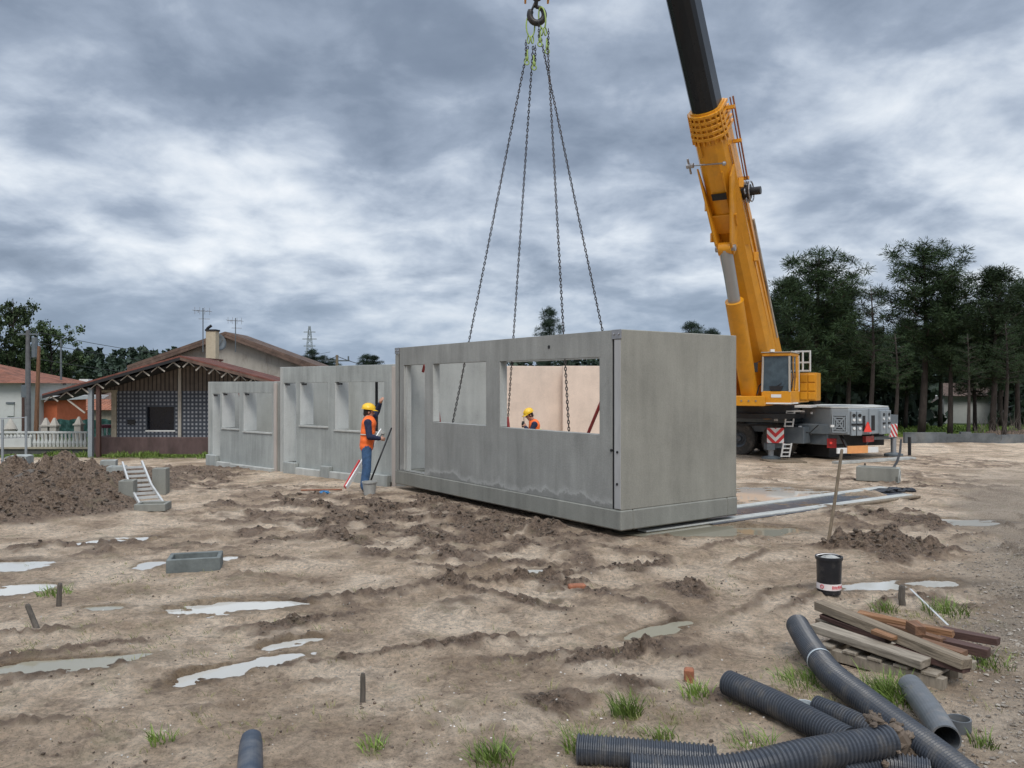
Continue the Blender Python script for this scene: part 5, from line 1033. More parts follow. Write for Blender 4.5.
# lattice pylon on the horizon
Yp = 260.0; pz = lambda py: CH-(py-HY)/F*Yp; xp = (309.5-CX)/F*Yp; t = thing('pylon', (xp, Yp, -1), 'distant steel lattice pylon rising behind the brown roof', 'pylon')
mb = MB(); zs_ = [-1+ (pz(326)+1)*i/12 for i in range(13)]; hw = [1.5*(1-i/12)**.8+.2 for i in range(13)]
for i in range(12):
    for sx_, sy_ in ((-1, -1), (1, -1), (1, 1), (-1, 1)):
        a = Vector((xp+sx_*hw[i], Yp+sy_*hw[i], zs_[i])); b_ = Vector((xp+sx_*hw[i+1], Yp+sy_*hw[i+1], zs_[i+1])); mb.beam(a, b_, .16, .16)
        nx = (-sy_, sx_) if (sx_*sy_ > 0) else (sx_*1, -sy_); b2 = Vector((xp+(-sx_)*hw[i+1], Yp+sy_*hw[i+1], zs_[i+1])); mb.beam(a, b2, .10, .10)
build(mb, 'tower', M['cgrey_light'], t)
for py, wd in ((332, 1.9), (339, 2.3), (346, 1.9)):
    mb = MB(); mb.beam(Vector((xp-wd, Yp, pz(py))), Vector((xp+wd, Yp, pz(py))), .2, .3); build(mb, 'cross_arm', M['cgrey_light'], t)

# right side: low block wall, white house in the pines
Yw = 38.5; mb = MB(); gw = gz(20, 38)
a = W(905, 432.5, Yw); mb.boxa((a.x, Yw, gw-.2), (2.0, 0, 0), (0, .2, 0), (0, 0, a.z-gw+.2)); 
xx = a.x+2.0
for i, (w_, hpy) in enumerate(((.7, 434), (.5, 432), (1.2, 433.5), (.6, 435), (1.0, 434.5), (.8, 437))):
    mb.boxa((xx, Yw, gw-.2), (w_-.002, 0, 0), (0, .2, 0), (0, 0, CH-(hpy-HY)/F*Yw-gw+.2)); xx += w_
tag(build(mb, 'block_wall', pm('wet_blocks', (.10, .11, .115), .8, var=.5, scale=1.2, dirt=(.25, .24, .22), dscale=1)), 'low unfinished grey block wall at the edge of the site, in front of the grass', 'wall')
for px, lb in ((909.5, 'short dark post at the right end of the crane'), ):
    mb = MB(); b_ = W(px, 448, 30.5); b_.z = gz(b_.x, b_.y); mb.tube([b_, W(px, 437, 30.5)], .06, 6); tag(build(mb, 'short_post', M['hose']), lb, 'post')
Y5 = 60.0; t = thing('pale_house', W(965, 430, Y5), 'pale house partly hidden behind the pine trunks on the right', 'house')
mb = MB(); mb.boxa((X_(944, Y5), Y5, -2), (X_(1040, Y5)-X_(944, Y5), 0, 0), (0, 8, 0), (0, 0, Zz(396, Y5)+2)); build(mb, 'wall', M['whitewall'], t)
mb = MB(); mb.boxa((X_(924, Y5), Y5+1, -2), (X_(944, Y5)-X_(924, Y5)-.01, 0, 0), (0, 5, 0), (0, 0, Zz(408, Y5)+2)); build(mb, 'side_wing', M['whitewall'], t)
mb = MB(); mb.prism([W(923, 408, Y5+.6), W(923, 399, Y5+3), W(923, 408, Y5+6)], Vector((24/F*Y5, 0, 0))); build(mb, 'wing_roof', M['roof_orange'], t)
mb = MB(); mb.prism([W(943, 396, Y5-.5), W(943, 383, Y5+4), W(943, 396, Y5+8.5)], Vector((100/F*Y5, 0, 0))); build(mb, 'roof', M['roof_brown'], t)
mb = MB(); mb.boxa((X_(1001, Y5), Y5-.04, Zz(410, Y5)), (.8, 0, 0), (0, .05, 0), (0, 0, 1.0)); build(mb, 'window', M['dark'], t)

# ------------------------------------------------------------------ trees
def tree_mesh(kind, seed, h=10.0, crown=.35, rad_=2.4):
    rd = random.Random(seed); tk = MB(); lf = MB(); pts = []; n = 9
    bx, by = rd.uniform(-.3, .3), rd.uniform(-.3, .3)
    for i in range(n+1): t_ = i/n; pts.append(Vector((bx*math.sin(t_*3), by*math.sin(t_*2.5), h*t_*.97)))
    tk.tube(pts, [.17*(h/10)*(1-.85*i/n) for i in range(n+1)], 8)
    at = lambda t_: pts[min(int(t_*n), n-1)].lerp(pts[min(int(t_*n), n-1)+1], t_*n-min(int(t_*n), n-1))
    def puff(c, r, nb, up=.5):
        for k in range(nb):
            u = rd.uniform(-1, 1); a = rd.uniform(0, 6.283); s_ = math.sqrt(1-u*u); d = Vector((s_*math.cos(a), s_*math.sin(a), u*.8+up*.3)).normalized()
            b0 = c+d*r*rd.uniform(.0, .75); ln = r*rd.uniform(.20, .38) if kind != 'broad' else r*.38
            e_ = d if kind != 'broad' else Vector((rd.gauss(0, 1), rd.gauss(0, 1), rd.gauss(0, 1)-.5)).normalized()
            sd_ = e_.cross(Vector((rd.gauss(0, 1), rd.gauss(0, 1), rd.gauss(0, 1)))).normalized()*(ln*(.165 if kind != 'broad' else .32))
            if kind == 'broad': lf.add([b0, b0+e_*ln*.5+sd_, b0+e_*ln, b0+e_*ln*.5-sd_], [(0, 1, 2, 3)])
            else: lf.add([b0-sd_*.6, b0+sd_*.6, b0+e_*ln+sd_*.35, b0+e_*ln-sd_*.35], [(0, 1, 2, 3)])
    if kind == 'pine':
        lv = crown
        while lv < .985:
            t_ = (lv-crown)/(1-crown); prof = rad_*(math.sin(math.pi*min(1, (t_*.80+.17)))**.7)*(.62+.38*(1-t_)); nb = rd.randint(3, 5); a0 = rd.uniform(0, 6.28)
            for k in range(nb):
                a = a0+6.283*k/nb+rd.uniform(-.4, .4); ln = prof*rd.uniform(.55, 1.2); s0 = at(lv); up = .15+.55*t_+rd.uniform(-.1, .15)
                e_ = s0+Vector((math.cos(a)*ln, math.sin(a)*ln, ln*up)); m_ = s0.lerp(e_, .5)-Z*.1*ln; tk.tube([s0, m_, e_], [.05*(1.1-t_), .035*(1.1-t_), .012], 5)
                nc = max(2, int(ln/.42))
                for j in range(nc):
                    f_ = .35+.68*j/max(1, nc-1) if nc > 1 else 1; c = (s0.lerp(m_, f_*2) if f_ < .5 else m_.lerp(e_, f_*2-1))+Vector((rd.gauss(0, .17), rd.gauss(0, .17), rd.gauss(0.08, .12))); puff(c, rd.uniform(.34, .58), 165)
            lv += rd.uniform(.026, .046)
        puff(at(.985)+Z*.1, .35, 50, 1); puff(at(.95), .45, 50, 1)
    elif kind == 'thin':
        lv = crown
        while lv < .98:
            t_ = (lv-crown)/(1-crown); prof = rad_*(1-t_)**.75*(.55+.45*min(1, t_*4))
            for k in range(rd.randint(3, 4)):
                a = rd.uniform(0, 6.28); ln = prof*rd.uniform(.5, 1.15)+.15; s0 = at(lv); e_ = s0+Vector((math.cos(a)*ln, math.sin(a)*ln, ln*(.25+.3*t_)))
                tk.tube([s0, e_], [.03, .01], 4)
                for j in range(max(1, int(ln/.38))): puff(s0.lerp(e_, (j+1)/max(1, int(ln/.38)))+Vector((rd.gauss(0, .1), rd.gauss(0, .1), 0)), rd.uniform(.24, .38), 95)
            lv += rd.uniform(.03, .05)
        puff(at(.985), .25, 40, 2)
    else:
        for k in range(16):
            lv = crown+(1-crown)*(k/15)*.95; a = k*2.4+rd.uniform(-.4, .4); t_ = (lv-crown)/(1-crown); ln = rad_*rd.uniform(.4, 1.15)*(math.sin(math.pi*(.2+.72*t_))**.6); s0 = at(lv*.9); e_ = s0+Vector((math.cos(a)*ln, math.sin(a)*ln, ln*.7)); tk.tube([s0, s0.lerp(e_, .5)+Z*.1, e_], [.07, .04, .015], 5)
            for j in range(6): c = s0.lerp(e_, .45+.11*j)+Vector((rd.gauss(0, .42), rd.gauss(0, .42), rd.gauss(0, .3))); puff(c, rd.uniform(.45, .75), 75)
    return tk, lf
PROTO = {}
def proto(key, kind, seed, h, crown, rad__, lm):
    tk, lf = tree_mesh(kind, seed, h, crown, rad__)
    root = thing('pine_tree' if kind != 'broad' else 'broadleaf_tree', (0, 0, 0), 'x', 'tree'); build(tk, 'trunk', M['bark'], root, smooth=True); build(lf, 'crown', lm, root); PROTO[key] = [root, h, False]
for key, kind, sd_, h_, cr, rd_ in (('a', 'pine', 1, 10, .30, 2.5), ('b', 'pine', 2, 10, .42, 2.1), ('c', 'pine', 3, 10, .34, 1.7), ('d', 'thin', 4, 10, .50, 1.5), ('e', 'pine', 7, 10, .5, 2.2)): proto(key, kind, sd_, h_, cr, rd_, M['needle'])
for key, sd_, cr, rd_ in (('g', 5, .35, 2.3), ('h', 6, .3, 2.8)): proto(key, 'broad', sd_, 10, cr, rd_, M['leaf'])
proto('f', 'pine', 9, 10, .08, 2.0, M['needle_far'])
def tree(key, px, ytop, Y, lb, group, wx=1.0, rot=None, lean=0):
    root, h_, used = PROTO[key]
    o = root if not used else copy_tree(root); PROTO[key][2] = True
    X_ = (px-CX)/F*Y; g_ = gz(X_, Y)-.1; H_ = CH-(ytop-HY)/F*Y-g_; s_ = H_/h_
    o.location = (X_, Y, g_); o.scale = (s_*wx, s_*wx, s_); o.rotation_euler = (0, lean, random.uniform(0, 6.28) if rot is None else rot); tag(o, lb, 'tree', group)
    return o
g_r = 'pines at the right edge of the site'
for a in [('a', 818, 250, 44, 'broad dense pine directly behind the crane cab', 1.25), ('c', 790, 277, 43, 'bushy pine between the boom and the broad dense pine', 1.05), ('d', 868, 282, 42, 'slim pine with a pointed top and a bare trunk right of the broad dense pine', 1.1), ('b', 846, 286, 46, 'pine with a rounded crown filling the gap behind the slim pine', 1.1),
          ('e', 921, 241, 45, 'tallest open crowned pine above the white house, its branch reaching left', 1.25), ('b', 950, 274, 44, 'dark full pine just right of the tallest pine', 1.0), ('a', 975, 300, 47, 'lower pine with a wide dark crown between two taller ones', .95), ('c', 992, 267, 43, 'pine with a narrow pointed crown near the right edge', 1.2),
          ('b', 1018, 285, 44, 'pine cut by the right edge of the picture', 1.1), ('e', 1045, 270, 46, 'pine just outside the right edge', 1.0), ('d', 893, 330, 40, 'small young pine with a thin trunk right of the slim pine', 1.3), ('d', 968, 330, 39, 'young thin pine in front of the white house', 1.1), ('c', 770, 300, 48, 'pine rising just right of the crane boom', 1.0),
          ('d', 1003, 320, 40, 'young thin pine at the right in front of the narrow pointed pine', 1.2), ('c', 905, 318, 52, 'dark pine behind the young pine and the tallest pine', 1.2), ('b', 940, 310, 52, 'dark pine in the second row behind the full pine', 1.2), ('b', 872, 330, 52, 'dark pine in the second row behind the slim pine', 1.2),
          ('c', 752, 338, 60, 'far pine whose top shows between the module and the crane', 1.2), ('a', 825, 300, 52, 'dark pine in the second row behind the crane cab', 1.2), ('c', 1000, 300, 54, 'dark pine in the second row near the right edge', 1.3)]:
    tree(a[0], a[1], a[2], a[3], a[4], g_r, a[5])
tree('g', 12, 294, 60, 'tall open broadleaf tree at the left edge of the picture', None, .75); tree('h', 50, 318, 62, 'broad dark tree behind the concrete power pole', None, 1.0); tree('g', -12, 318, 58, 'dark tree cut by the left edge of the picture', None, 1.1)
tree('h', 28, 345, 66, 'lower dark tree between the two tall left ones', None, 1.2); tree('h', 72, 350, 64, 'round topped tree right of the thin lamp mast', None, .9)
for px, yt, lb in ((549, 309, 'conical tree rising behind the hanging module between the middle chains'), (692, 323, 'small tree top above the end wall of the hanging module'), (711, 330, 'smaller tree top just right of the other one above the end wall'), (312, 350, 'dark bushy tree at the foot of the distant pylon'), (323, 356, 'small pointed tree right of the pylon'), (332, 359, 'smallest pointed tree beside the distant power pole'), (366, 355, 'left one of the two small dark trees above the second module'), (374, 356, 'right one of the two small dark trees above the second module')):
    tree('f', px, yt, 85 if px != 549 else 80, lb, 'small distant trees above the modules', 1.3 if px != 549 else .9)
# far-off woods: one mass each
def wood(name, spans, lb, mat, n, seed):
    rd = random.Random(seed); mb = MB()
    for (x0, x1, ytop, Y) in spans:
        cnt = int(n*(x1-x0)/100)
        for i in range(cnt):
            px = rd.uniform(x0, x1); Yq = Y*rd.uniform(.95, 1.15); X_ = (px-CX)/F*Yq; yt = ytop+rd.uniform(-3.5, 5)+3*math.sin(px*.13)+2*math.sin(px*.31); top = CH-(yt-HY)/F*Yq; H_ = top+1.2; w_ = H_*rd.uniform(.22, .36)
            nb = 110
            for k in range(nb):
                t_ = rd.random()**.75; rr_ = w_*(1-t_)**.6*rd.uniform(.2, 1.05); a = rd.uniform(0, 6.28); c = Vector((X_+rr_*math.cos(a), Yq+rr_*math.sin(a), -1.0+H_*t_)); s_ = .045*H_*rd.uniform(.6, 1.4)
                d1 = Vector((rd.gauss(0, 1), rd.gauss(0, 1), rd.gauss(0, 1))).normalized()*s_*1.3; d2 = d1.cross(Vector((rd.gauss(0, 1), rd.gauss(0, 1), rd.gauss(0, 1)))).normalized()*s_*.8
                mb.add([c-d1, c+d2, c+d1, c-d2], [(0, 1, 2, 3)])
            mb.tube([Vector((X_, Yq, -1.5)), Vector((X_, Yq, H_*.7))], .12, 3, caps=False)
    return tag(build(mb, name, mat), lb, 'woods', kind='stuff')
wood('pine_wood', [(745, 932, 338, 62), (760, 925, 352, 54), (1012, 1120, 345, 56), (900, 1120, 338, 88)], 'dark mass of further pines filling the view behind the crane and the trunks', M['needle_far'], 30, 4)
wood('distant_wood', [(-80, 175, 352, 120), (-80, 120, 362, 90)], 'distant wooded rise behind the houses on the left', M['needle_far'], 30, 5)
wood('treeline', [(300, 420, 377, 180), (400, 750, 357, 100)], 'low distant treeline behind the modules', M['needle_far'], 22, 6)
# bare undergrowth in front of the pines
rd = random.Random(3); mb = MB()
for i in range(150):
    px = rd.uniform(972, 1060); Y_ = rd.uniform(38.5, 43); a = Vector(((px-CX)/F*Y_, Y_, 0)); a.z = gz(a.x, a.y)-.05; hh = rd.uniform(.3, 1.3); d = Vector((rd.gauss(0, .3), rd.gauss(0, .3), 1)); mb.tube([a, a+d*hh*.5, a+d*hh+Vector((rd.gauss(0, .15), rd.gauss(0, .15), 0))], [.014, .01, .004], 3, caps=False)
tag(build(mb, 'bare_brush', M['barkl']), 'bare brown brush along the bank in front of the pines', 'brush', kind='stuff')

# ------------------------------------------------------------------ mobile crane
Og = Vector((9.3, 30.0, 0)); Fv = Vector((-.51, -.86, 0)).normalized(); Wv = Vector((-Fv.y, Fv.x, 0))   # superstructure: forward, sideways
if Wv.x < 0: Wv = -Wv
def S(a, b_, z_): return Og+Fv*a+Wv*b_+Z*z_
Uc = Vector((.74, -.67, 0)).normalized(); Vc = Vector((.67, .74, 0)).normalized(); R0 = Vector((11.56, 28.5, 0))     # carrier: towards the rear, across
def K(u, v, z_): return R0+Uc*u+Vc*v+Z*z_
cg = gz(10, 30)
crane = thing('mobile_crane', (R0-Uc*4+Vc*1.3)+Z*cg, 'large mobile crane with yellow boom and cab, parked behind the hanging module', 'crane')
def P(name, mat, fn, parent=crane, **k):
    mb = MB(); fn(mb); return build(mb, name, mat, parent, **k)
# boom
B0 = Vector((9.5, 30.0, 2.4)); B1 = Vector((.25, 15.3, 23.3)); Dv = (B1-B0).normalized(); BL = (B1-B0).length; Nn = (Fv*Dv.z-Z*Dv.dot(Fv)).normalized()
if Nn.z > 0: Nn = -Nn
def bs(s_, w_=0, n=0): return B0+Dv*(BL*s_)+Wv*w_+Nn*n
def sec(w_, h_, c_=.35): return [(-w_, -h_), (w_, -h_), (w_, h_*.35), (w_*.80, h_*.72), (w_*.42, h_*.97), (0, h_*1.03), (-w_*.42, h_*.97), (-w_*.80, h_*.72), (-w_, h_*.35)]
def loft(mb, s0, s1, w0, h0, w1, h1, caps=True, fn=sec):
    a = [bs(s0, w_, n_) for w_, n_ in fn(w0, h0)]; b_ = [bs(s1, w_, n_) for w_, n_ in fn(w1, h1)]; k = len(a)
    mb.add(a+b_, [(j, (j+1) % k, k+(j+1) % k, k+j) for j in range(k)]+([tuple(range(k))[::-1], tuple(range(k, 2*k))] if caps else []))
boom = P('boom_base_section', M['yellow'], lambda mb: loft(mb, -.045, .385, .62, .80, .49, .56), bevel=.01)
P('boom_inner_section', M['black'], lambda mb: [loft(mb, .386, .66, .40, .46, .385, .44), loft(mb, .661, .97, .34, .39, .33, .37)], bevel=.01)
for i in range(5):                                     # nested section collars with their ribs
    P('collar', M['yellow'], lambda mb: loft(mb, .364+i*.0062, .364+i*.0062+.0032, .57-.012*i, .66-.012*i, .57-.012*i, .66-.012*i), boom, bevel=.006)
P('collar_core', M['yellow'], lambda mb: loft(mb, .360, .394, .50, .57, .455, .52), boom)
for i in range(10):
    a = -1+i*2/9; w_ = .55*math.sin(a*1.45); n_ = .62*math.cos(a*1.3)
    P('collar_rib', M['yellow'], lambda mb: mb.beam(bs(.358, w_, n_*.98), bs(.392, w_*.94, n_*.94), .05, .09), boom)
P('boom_head', M['yellow'], lambda mb: [loft(mb, .965, 1.0, .42, .46, .40, .7), mb.prism([bs(.99, -.42, .7), bs(1.02, -.42, .9), bs(1.02, -.42, -.5), bs(.99, -.42, -.6)], Wv*.84)], bevel=.01)
# lift bracket on the underside, seen as a wide pointed gusset
def gus(mb):
    for s_ in (-1, 1):
        mb.prism([bs(.228, s_*.20, .62), bs(.228, s_*.20, 1.15), bs(.246, s_*.20, 1.20), bs(.318, s_*.44, .58), bs(.328, s_*.54, .3), bs(.222, s_*.54, .3)], Wv*(.06*s_))
    mb.prism([bs(.248, -.30, .64), bs(.248, .30, .64), bs(.272, .46, .64), bs(.272, -.46, .64)], Nn*.07)
P('cylinder_bracket', M['yellow'], gus, bevel=.01)
P('bracket_pin', M['steel'], lambda mb: mb.tube([bs(.236, -.32, 1.08), bs(.236, .32, 1.08)], .11, 12), smooth=True, autosmooth=True)
for s_, w_ in ((.275, -.6), (.232, -.66), (.20, .60), (.30, .60)):
    P('side_lug', M['yellow'], lambda mb: mb.box(bs(s_, w_, .1), (.16, .16, .3), None), bevel=.01)
# luffing cylinder
c0_ = S(1.75, .05, 1.95); c1_ = bs(.236, 0, 1.08); mid_ = c0_.lerp(c1_, .66)
P('luffing_cylinder', M['yellow'], lambda mb: [mb.tube([c0_, c0_.lerp(c1_, .645), mid_], [.30, .30, .31], 20)], smooth=True, autosmooth=True)
P('cylinder_rod', M['rod'], lambda mb: mb.tube([mid_, c1_], .20, 18, caps=True), smooth=True, autosmooth=True)
P('cylinder_eye', M['yellow'], lambda mb: mb.tube([c1_-Wv*.2, c1_+Wv*.2], .2, 14), smooth=True, autosmooth=True)
# side rails, rods and gear along the boom
P('boom_rail', M['yellow'], lambda mb: mb.beam(bs(-.02, .575, -.20), bs(.30, .575, -.20), .05, .12), boom)
P('boom_rail', M['yellow'], lambda mb: mb.beam(bs(-.02, .575, .18), bs(.35, .545, .18), .04, .06), boom)
P('boom_pipe', M['stainwall'], lambda mb: mb.tube([bs(.06, .60, -.5), bs(.24, .60, -.5)], .045, 6), boom)
P('jib_rod', M['brick'], lambda mb: mb.tube([bs(.298, .74, -.25), bs(.395, .74, -.45)], .028, 6), boom)
P('jib_rod', M['brick'], lambda mb: mb.tube([bs(.30, .66, -.25), bs(.395, .66, -.4)], .022, 6), boom)
for s_ in (.298, .345, .385): P('rod_bracket', M['yellow'], lambda mb: mb.beam(bs(s_, .52, -.3), bs(s_, .78, -.3), .10, .10), boom)
reel = P('cable_reel', M['hose'], lambda mb: [mb.tube([bs(.284, .56, -.1), bs(.284, .80, -.1)], .24, 16), mb.tube([bs(.284, .80, -.1), bs(.284, 1.12, -.1)], .13, 12)], smooth=True, autosmooth=True)
P('reel_guard', M['steel'], lambda mb: [mb.torus(bs(.284, .82, -.1), Dv, Nn, .32, .32, .025, 14, 5)]+[mb.torus(bs(.284, .70, -.1)+Dv*.3*math.cos(i*1.05)+Nn*.3*math.sin(i*1.05), Dv, Nn, .08, .08, .02, 8, 4) for i in range(6)], reel)
P('marker_rod', M['steel'], lambda mb: [mb.tube([bs(.336, -.66, .5), bs(.336, .38, .66)], .025, 6), mb.tube([bs(.336, -.82, .5), bs(.336, -.60, .5)], .08, 8), mb.tube([bs(.326, -.74, .5), bs(.345, -.74, .5)], .035, 6), mb.sphere(bs(.336, .40, .68), .07, 8, 6)], boom)
P('name_plate', M['black'], lambda mb: mb.prism([bs(.292, -.20, .66), bs(.292, .26, .66), bs(.300, .26, .66), bs(.300, -.20, .66)], Nn*.03), boom)
P('stiffener', M['yellow'], lambda mb: mb.beam(bs(.30, .26, .60), bs(.325, .26, .60), .05, .06), boom)
P('stiffener', M['yellow'], lambda mb: mb.beam(bs(.255, .36, .56), bs(.285, .36, .56), .05, .06), boom)
P('stiffener', M['yellow'], lambda mb: mb.beam(bs(.345, -.25, .62), bs(.365, -.25, .62), .06, .05), boom)
# hoist ropes from the boom head to the hook block
for i in range(4):
    o_ = Vector(((i-1.5)*.11, .0, 0)); P('hoist_rope', M['hose'], lambda mb: mb.tube([HK+o_+Z*1.0, bs(1.005, (i-1.5)*.1, .6)], .014, 5))
# superstructure
def body(mb):
    mb.prism([S(a, -1.25, z_) for a, z_ in ((2.3, 1.55), (2.3, 1.95), (1.5, 2.35), (.6, 2.9), (-.4, 3.25), (-1.2, 3.1), (-3.6, 2.5), (-3.6, 1.55))], Wv*.5)
    mb.prism([S(a, .62, z_) for a, z_ in ((1.0, 1.56), (1.0, 2.3), (-.4, 3.2), (-1.2, 3.05), (-3.6, 2.5), (-3.6, 1.56))], Wv*.12)
    mb.boxa(S(2.25, -.76, 1.50), Wv*1.45, -Fv*5.8, Z*.35)
P('turntable_frame', M['yellow'], body, bevel=.02)
P('boom_pivot', M['steel'], lambda mb: mb.tube([S(-.6, -.8, 2.95), S(-.6, .8, 2.95)], .17, 14), smooth=True, autosmooth=True)
P('winch_drum', M['yellow'], lambda mb: mb.tube([S(.9, -1.75, 2.25), S(.9, -1.3, 2.25)], .42, 18), smooth=True, autosmooth=True)
P('winch_motor', M['brick'], lambda mb: mb.tube([S(.2, -1.7, 2.75), S(.2, -1.2, 2.75)], .2, 12), smooth=True, autosmooth=True)
P('slewing_ring', M['hose'], lambda mb: mb.tube([S(-.3, 0, 1.02), S(-.3, 0, 1.2), S(-.3, 0, 1.21), S(-.3, 0, 1.5)], [1.55, 1.55, 1.35, 1.35], 36), smooth=True, autosmooth=True)
P('engine_cover', M['yellow'], lambda mb: [mb.boxa(S(-1.5, .20, 1.55), Wv*.95, -Fv*1.9, Z*1.15), ], bevel=.03)
P('side_box', M['yellow'], lambda mb: [mb.boxa(S(.05, 1.42, 1.66), Wv*.60, -Fv*.85, Z*1.02)]+[mb.boxa(S(.055, 1.45+.28*(i % 2), 1.70+.32*(i//2)), Wv*.25, Fv*.03, Z*.28) for i in range(6)], bevel=.015)
# cab: glazed operator's cab at the side of the boom
cab = P('cab', M['yellow'], lambda mb: [
    mb.boxa(S(2.0, .52, 1.60), Wv*1.0, -Fv*1.5, Z*.42), mb.boxa(S(1.98, .54, 3.24), Wv*.96, -Fv*1.45, Z*.12),
    mb.boxa(S(.62, .54, 2.021), Wv*.96, -Fv*.10, Z*1.218),
    mb.prism([S(1.1, 1.455, 2.021), S(.62, 1.455, 2.021), S(.62, 1.455, 3.238), S(.9, 1.455, 3.238), S(.88, 1.455, 2.5)], Wv*.05)], bevel=.02)
glass = pm('cab_glass', (.045, .065, .075), .08, var=.5, scale=2.5, spec=.8)
P('windscreen', glass, lambda mb: mb.prism([S(1.96, .57, 2.022), S(1.96, 1.46, 2.022), S(1.90, 1.44, 3.236), S(1.90, .59, 3.236)], -Fv*.02), cab)
P('side_window', glass, lambda mb: mb.prism([S(1.86, 1.46, 2.3), S(1.10, 1.46, 2.03), S(.92, 1.46, 2.5), S(.93, 1.46, 3.236), S(1.83, 1.46, 3.236)], Wv*.015), cab)
for a, b_ in (((1.985, .55), (1.93, .57)), ((1.985, 1.48), (1.93, 1.46)), ((1.42, 1.47), (1.42, 1.46))): P('pillar', M['stainwall'] if a[0] > 1.5 else M['yellow'], lambda mb: mb.beam(S(a[0], a[1], 2.0), S(b_[0], b_[1], 3.26), .06, .05, up=Fv), cab)
P('roof_strip', M['stainwall'], lambda mb: mb.boxa(S(2.02, .52, 3.362), Wv*1.0, -Fv*1.5, Z*.03), cab)
P('lower_strip', M['white'], lambda mb: mb.boxa(S(2.03, .50, 1.575), Wv*1.04, -Fv*1.2, Z*.05), cab)
P('logo_plate', M['white'], lambda mb: mb.boxa(S(2.003, .86, 1.80), Wv*.34, Fv*.012, Z*.11), cab)
P('seat', M['hose'], lambda mb: [mb.boxa(S(1.3, .8, 1.75), Wv*.45, -Fv*.12, Z*.9), mb.boxa(S(1.7, .8, 1.75), Wv*.45, -Fv*.5, Z*.14)], cab)
P('wiper', M['hose'], lambda mb: mb.beam(S(1.99, .85, 2.04), S(1.965, 1.2, 2.3), .02, .02), cab)
P('console', M['hose'], lambda mb: mb.prism([S(1.99, .85, 2.02), S(1.99, 1.18, 2.02), S(1.99, 1.26, 2.2), S(1.99, .78, 2.2)], Fv*.01), cab)
# grey guard frame and ladder beside the cab
def guard(mb):
    for zz in (3.45, 3.05, 2.75): mb.beam(S(.35, 1.35, zz), S(.35, 1.85, zz), .05, .06)
    for bb in (1.35, 1.6, 1.85): mb.beam(S(.35, bb, 2.72), S(.35, bb, 3.48), .05, .06)
    mb.beam(S(.35, 1.35, 3.42), S(1.0, 1.35, 3.42), .05, .06)
P('guard_frame', M['alu'], guard)
lad = P('cab_ladder', M['alu'], lambda mb: [mb.beam(S(.48, 1.2, 1.6), S(.48, 1.2, 3.3), .05, .05), mb.beam(S(.48, 1.48, 1.6), S(.48, 1.48, 3.3), .05, .05)]+[mb.beam(S(.48, 1.2, 1.75+.24*i), S(.48, 1.48, 1.75+.24*i), .04, .05) for i in range(7)])
P('step_plate', M['alu'], lambda mb: mb.boxa(S(1.3, 1.5, 1.44), Wv*.55, -Fv*1.1, Z*.08), bevel=.005)
# carrier
P('chassis', M['cgrey'], lambda mb: [mb.boxa(K(-11.5, .15, .45), Uc*11.2, Vc*2.5, Z*.35)], bevel=.02)
P('deck', M['cgrey'], lambda mb: [mb.boxa(K(-11.5, -.02, .82), Uc*9.8, Vc*2.78, Z*.22)], bevel=.015)
P('deck_edge', M['stainwall'], lambda mb: mb.boxa(K(-11.5, -.06, .985), Uc*9.9, Vc*.035, Z*.10))
P('carrier_cab', M['yellow'], lambda mb: mb.boxa(K(-13.8, .0, .1), Uc*2.2, Vc*2.7, Z*2.4), bevel=.08)
def wheel(u_, v_, side=1):
    c = K(u_, v_, 0); c.z = gz(c.x, c.y)+.63; r = .64; prof = [(.33, -.02), (.36, .0), (.60, .02), (.64, .06), (.64, .36), (.60, .40), (.36, .42)]
    mb = MB(); k = 32; vs_ = [c+Vc*(h_*side)+(Uc*math.cos(2*math.pi*j/k)+Z*math.sin(2*math.pi*j/k))*rr for rr, h_ in prof for j in range(k)]
    mb.add(vs_, [(i*k+j, i*k+(j+1) % k, (i+1)*k+(j+1) % k, (i+1)*k+j) for i in range(len(prof)-1) for j in range(k)]+[((len(prof)-1)*k+j, (len(prof)-1)*k+(j+1) % k, (j+1) % k, j) for j in range(k)])
    for j in range(40):
        a = 2*math.pi*j/40; d_ = Uc*math.cos(a)+Z*math.sin(a); mb.beam(c+d_*.645+Vc*.05*side, c+d_*.645+Vc*.37*side, .05, .025, up=d_)
    w_ = build(mb, 'wheel', M['rubber'], crane, smooth=True, autosmooth=True)
    mb = MB(); prof = [(.01, .04), (.10, .03), (.12, .10), (.22, .12), (.25, .07), (.335, .015), (.345, .40)]
    vs_ = [c+Vc*(h_*side)+(Uc*math.cos(2*math.pi*j/k)+Z*math.sin(2*math.pi*j/k))*rr for rr, h_ in prof for j in range(k)]
    mb.add(vs_, [(i*k+j, i*k+(j+1) % k, (i+1)*k+(j+1) % k, (i+1)*k+j) for i in range(len(prof)-1) for j in range(k)])
    for j in range(10): a = 2*math.pi*j/10; mb.tube([c+Vc*(.06*side)+(Uc*math.cos(a)+Z*math.sin(a))*.17, c+Vc*(.13*side)+(Uc*math.cos(a)+Z*math.sin(a))*.17], .022, 6)
    build(mb, 'rim', M['rim'], w_, smooth=True, autosmooth=True)
for t_ in (-2.19, -3.75, -5.5, -7.1, -9.9): wheel(t_, -.0); wheel(t_, 2.7, -1)
for t_ in (-2.19, -3.75, -5.5, -7.1, -9.9): P('axle', M['hose'], lambda mb: mb.tube([K(t_, .3, cg+.63), K(t_, 2.4, cg+.63)], .12, 8))
P('mudguard', M['hose'], lambda mb: [mb.boxa(K(-4.6, .0, .68), Uc*3.3, Vc*.5, Z*.06)])
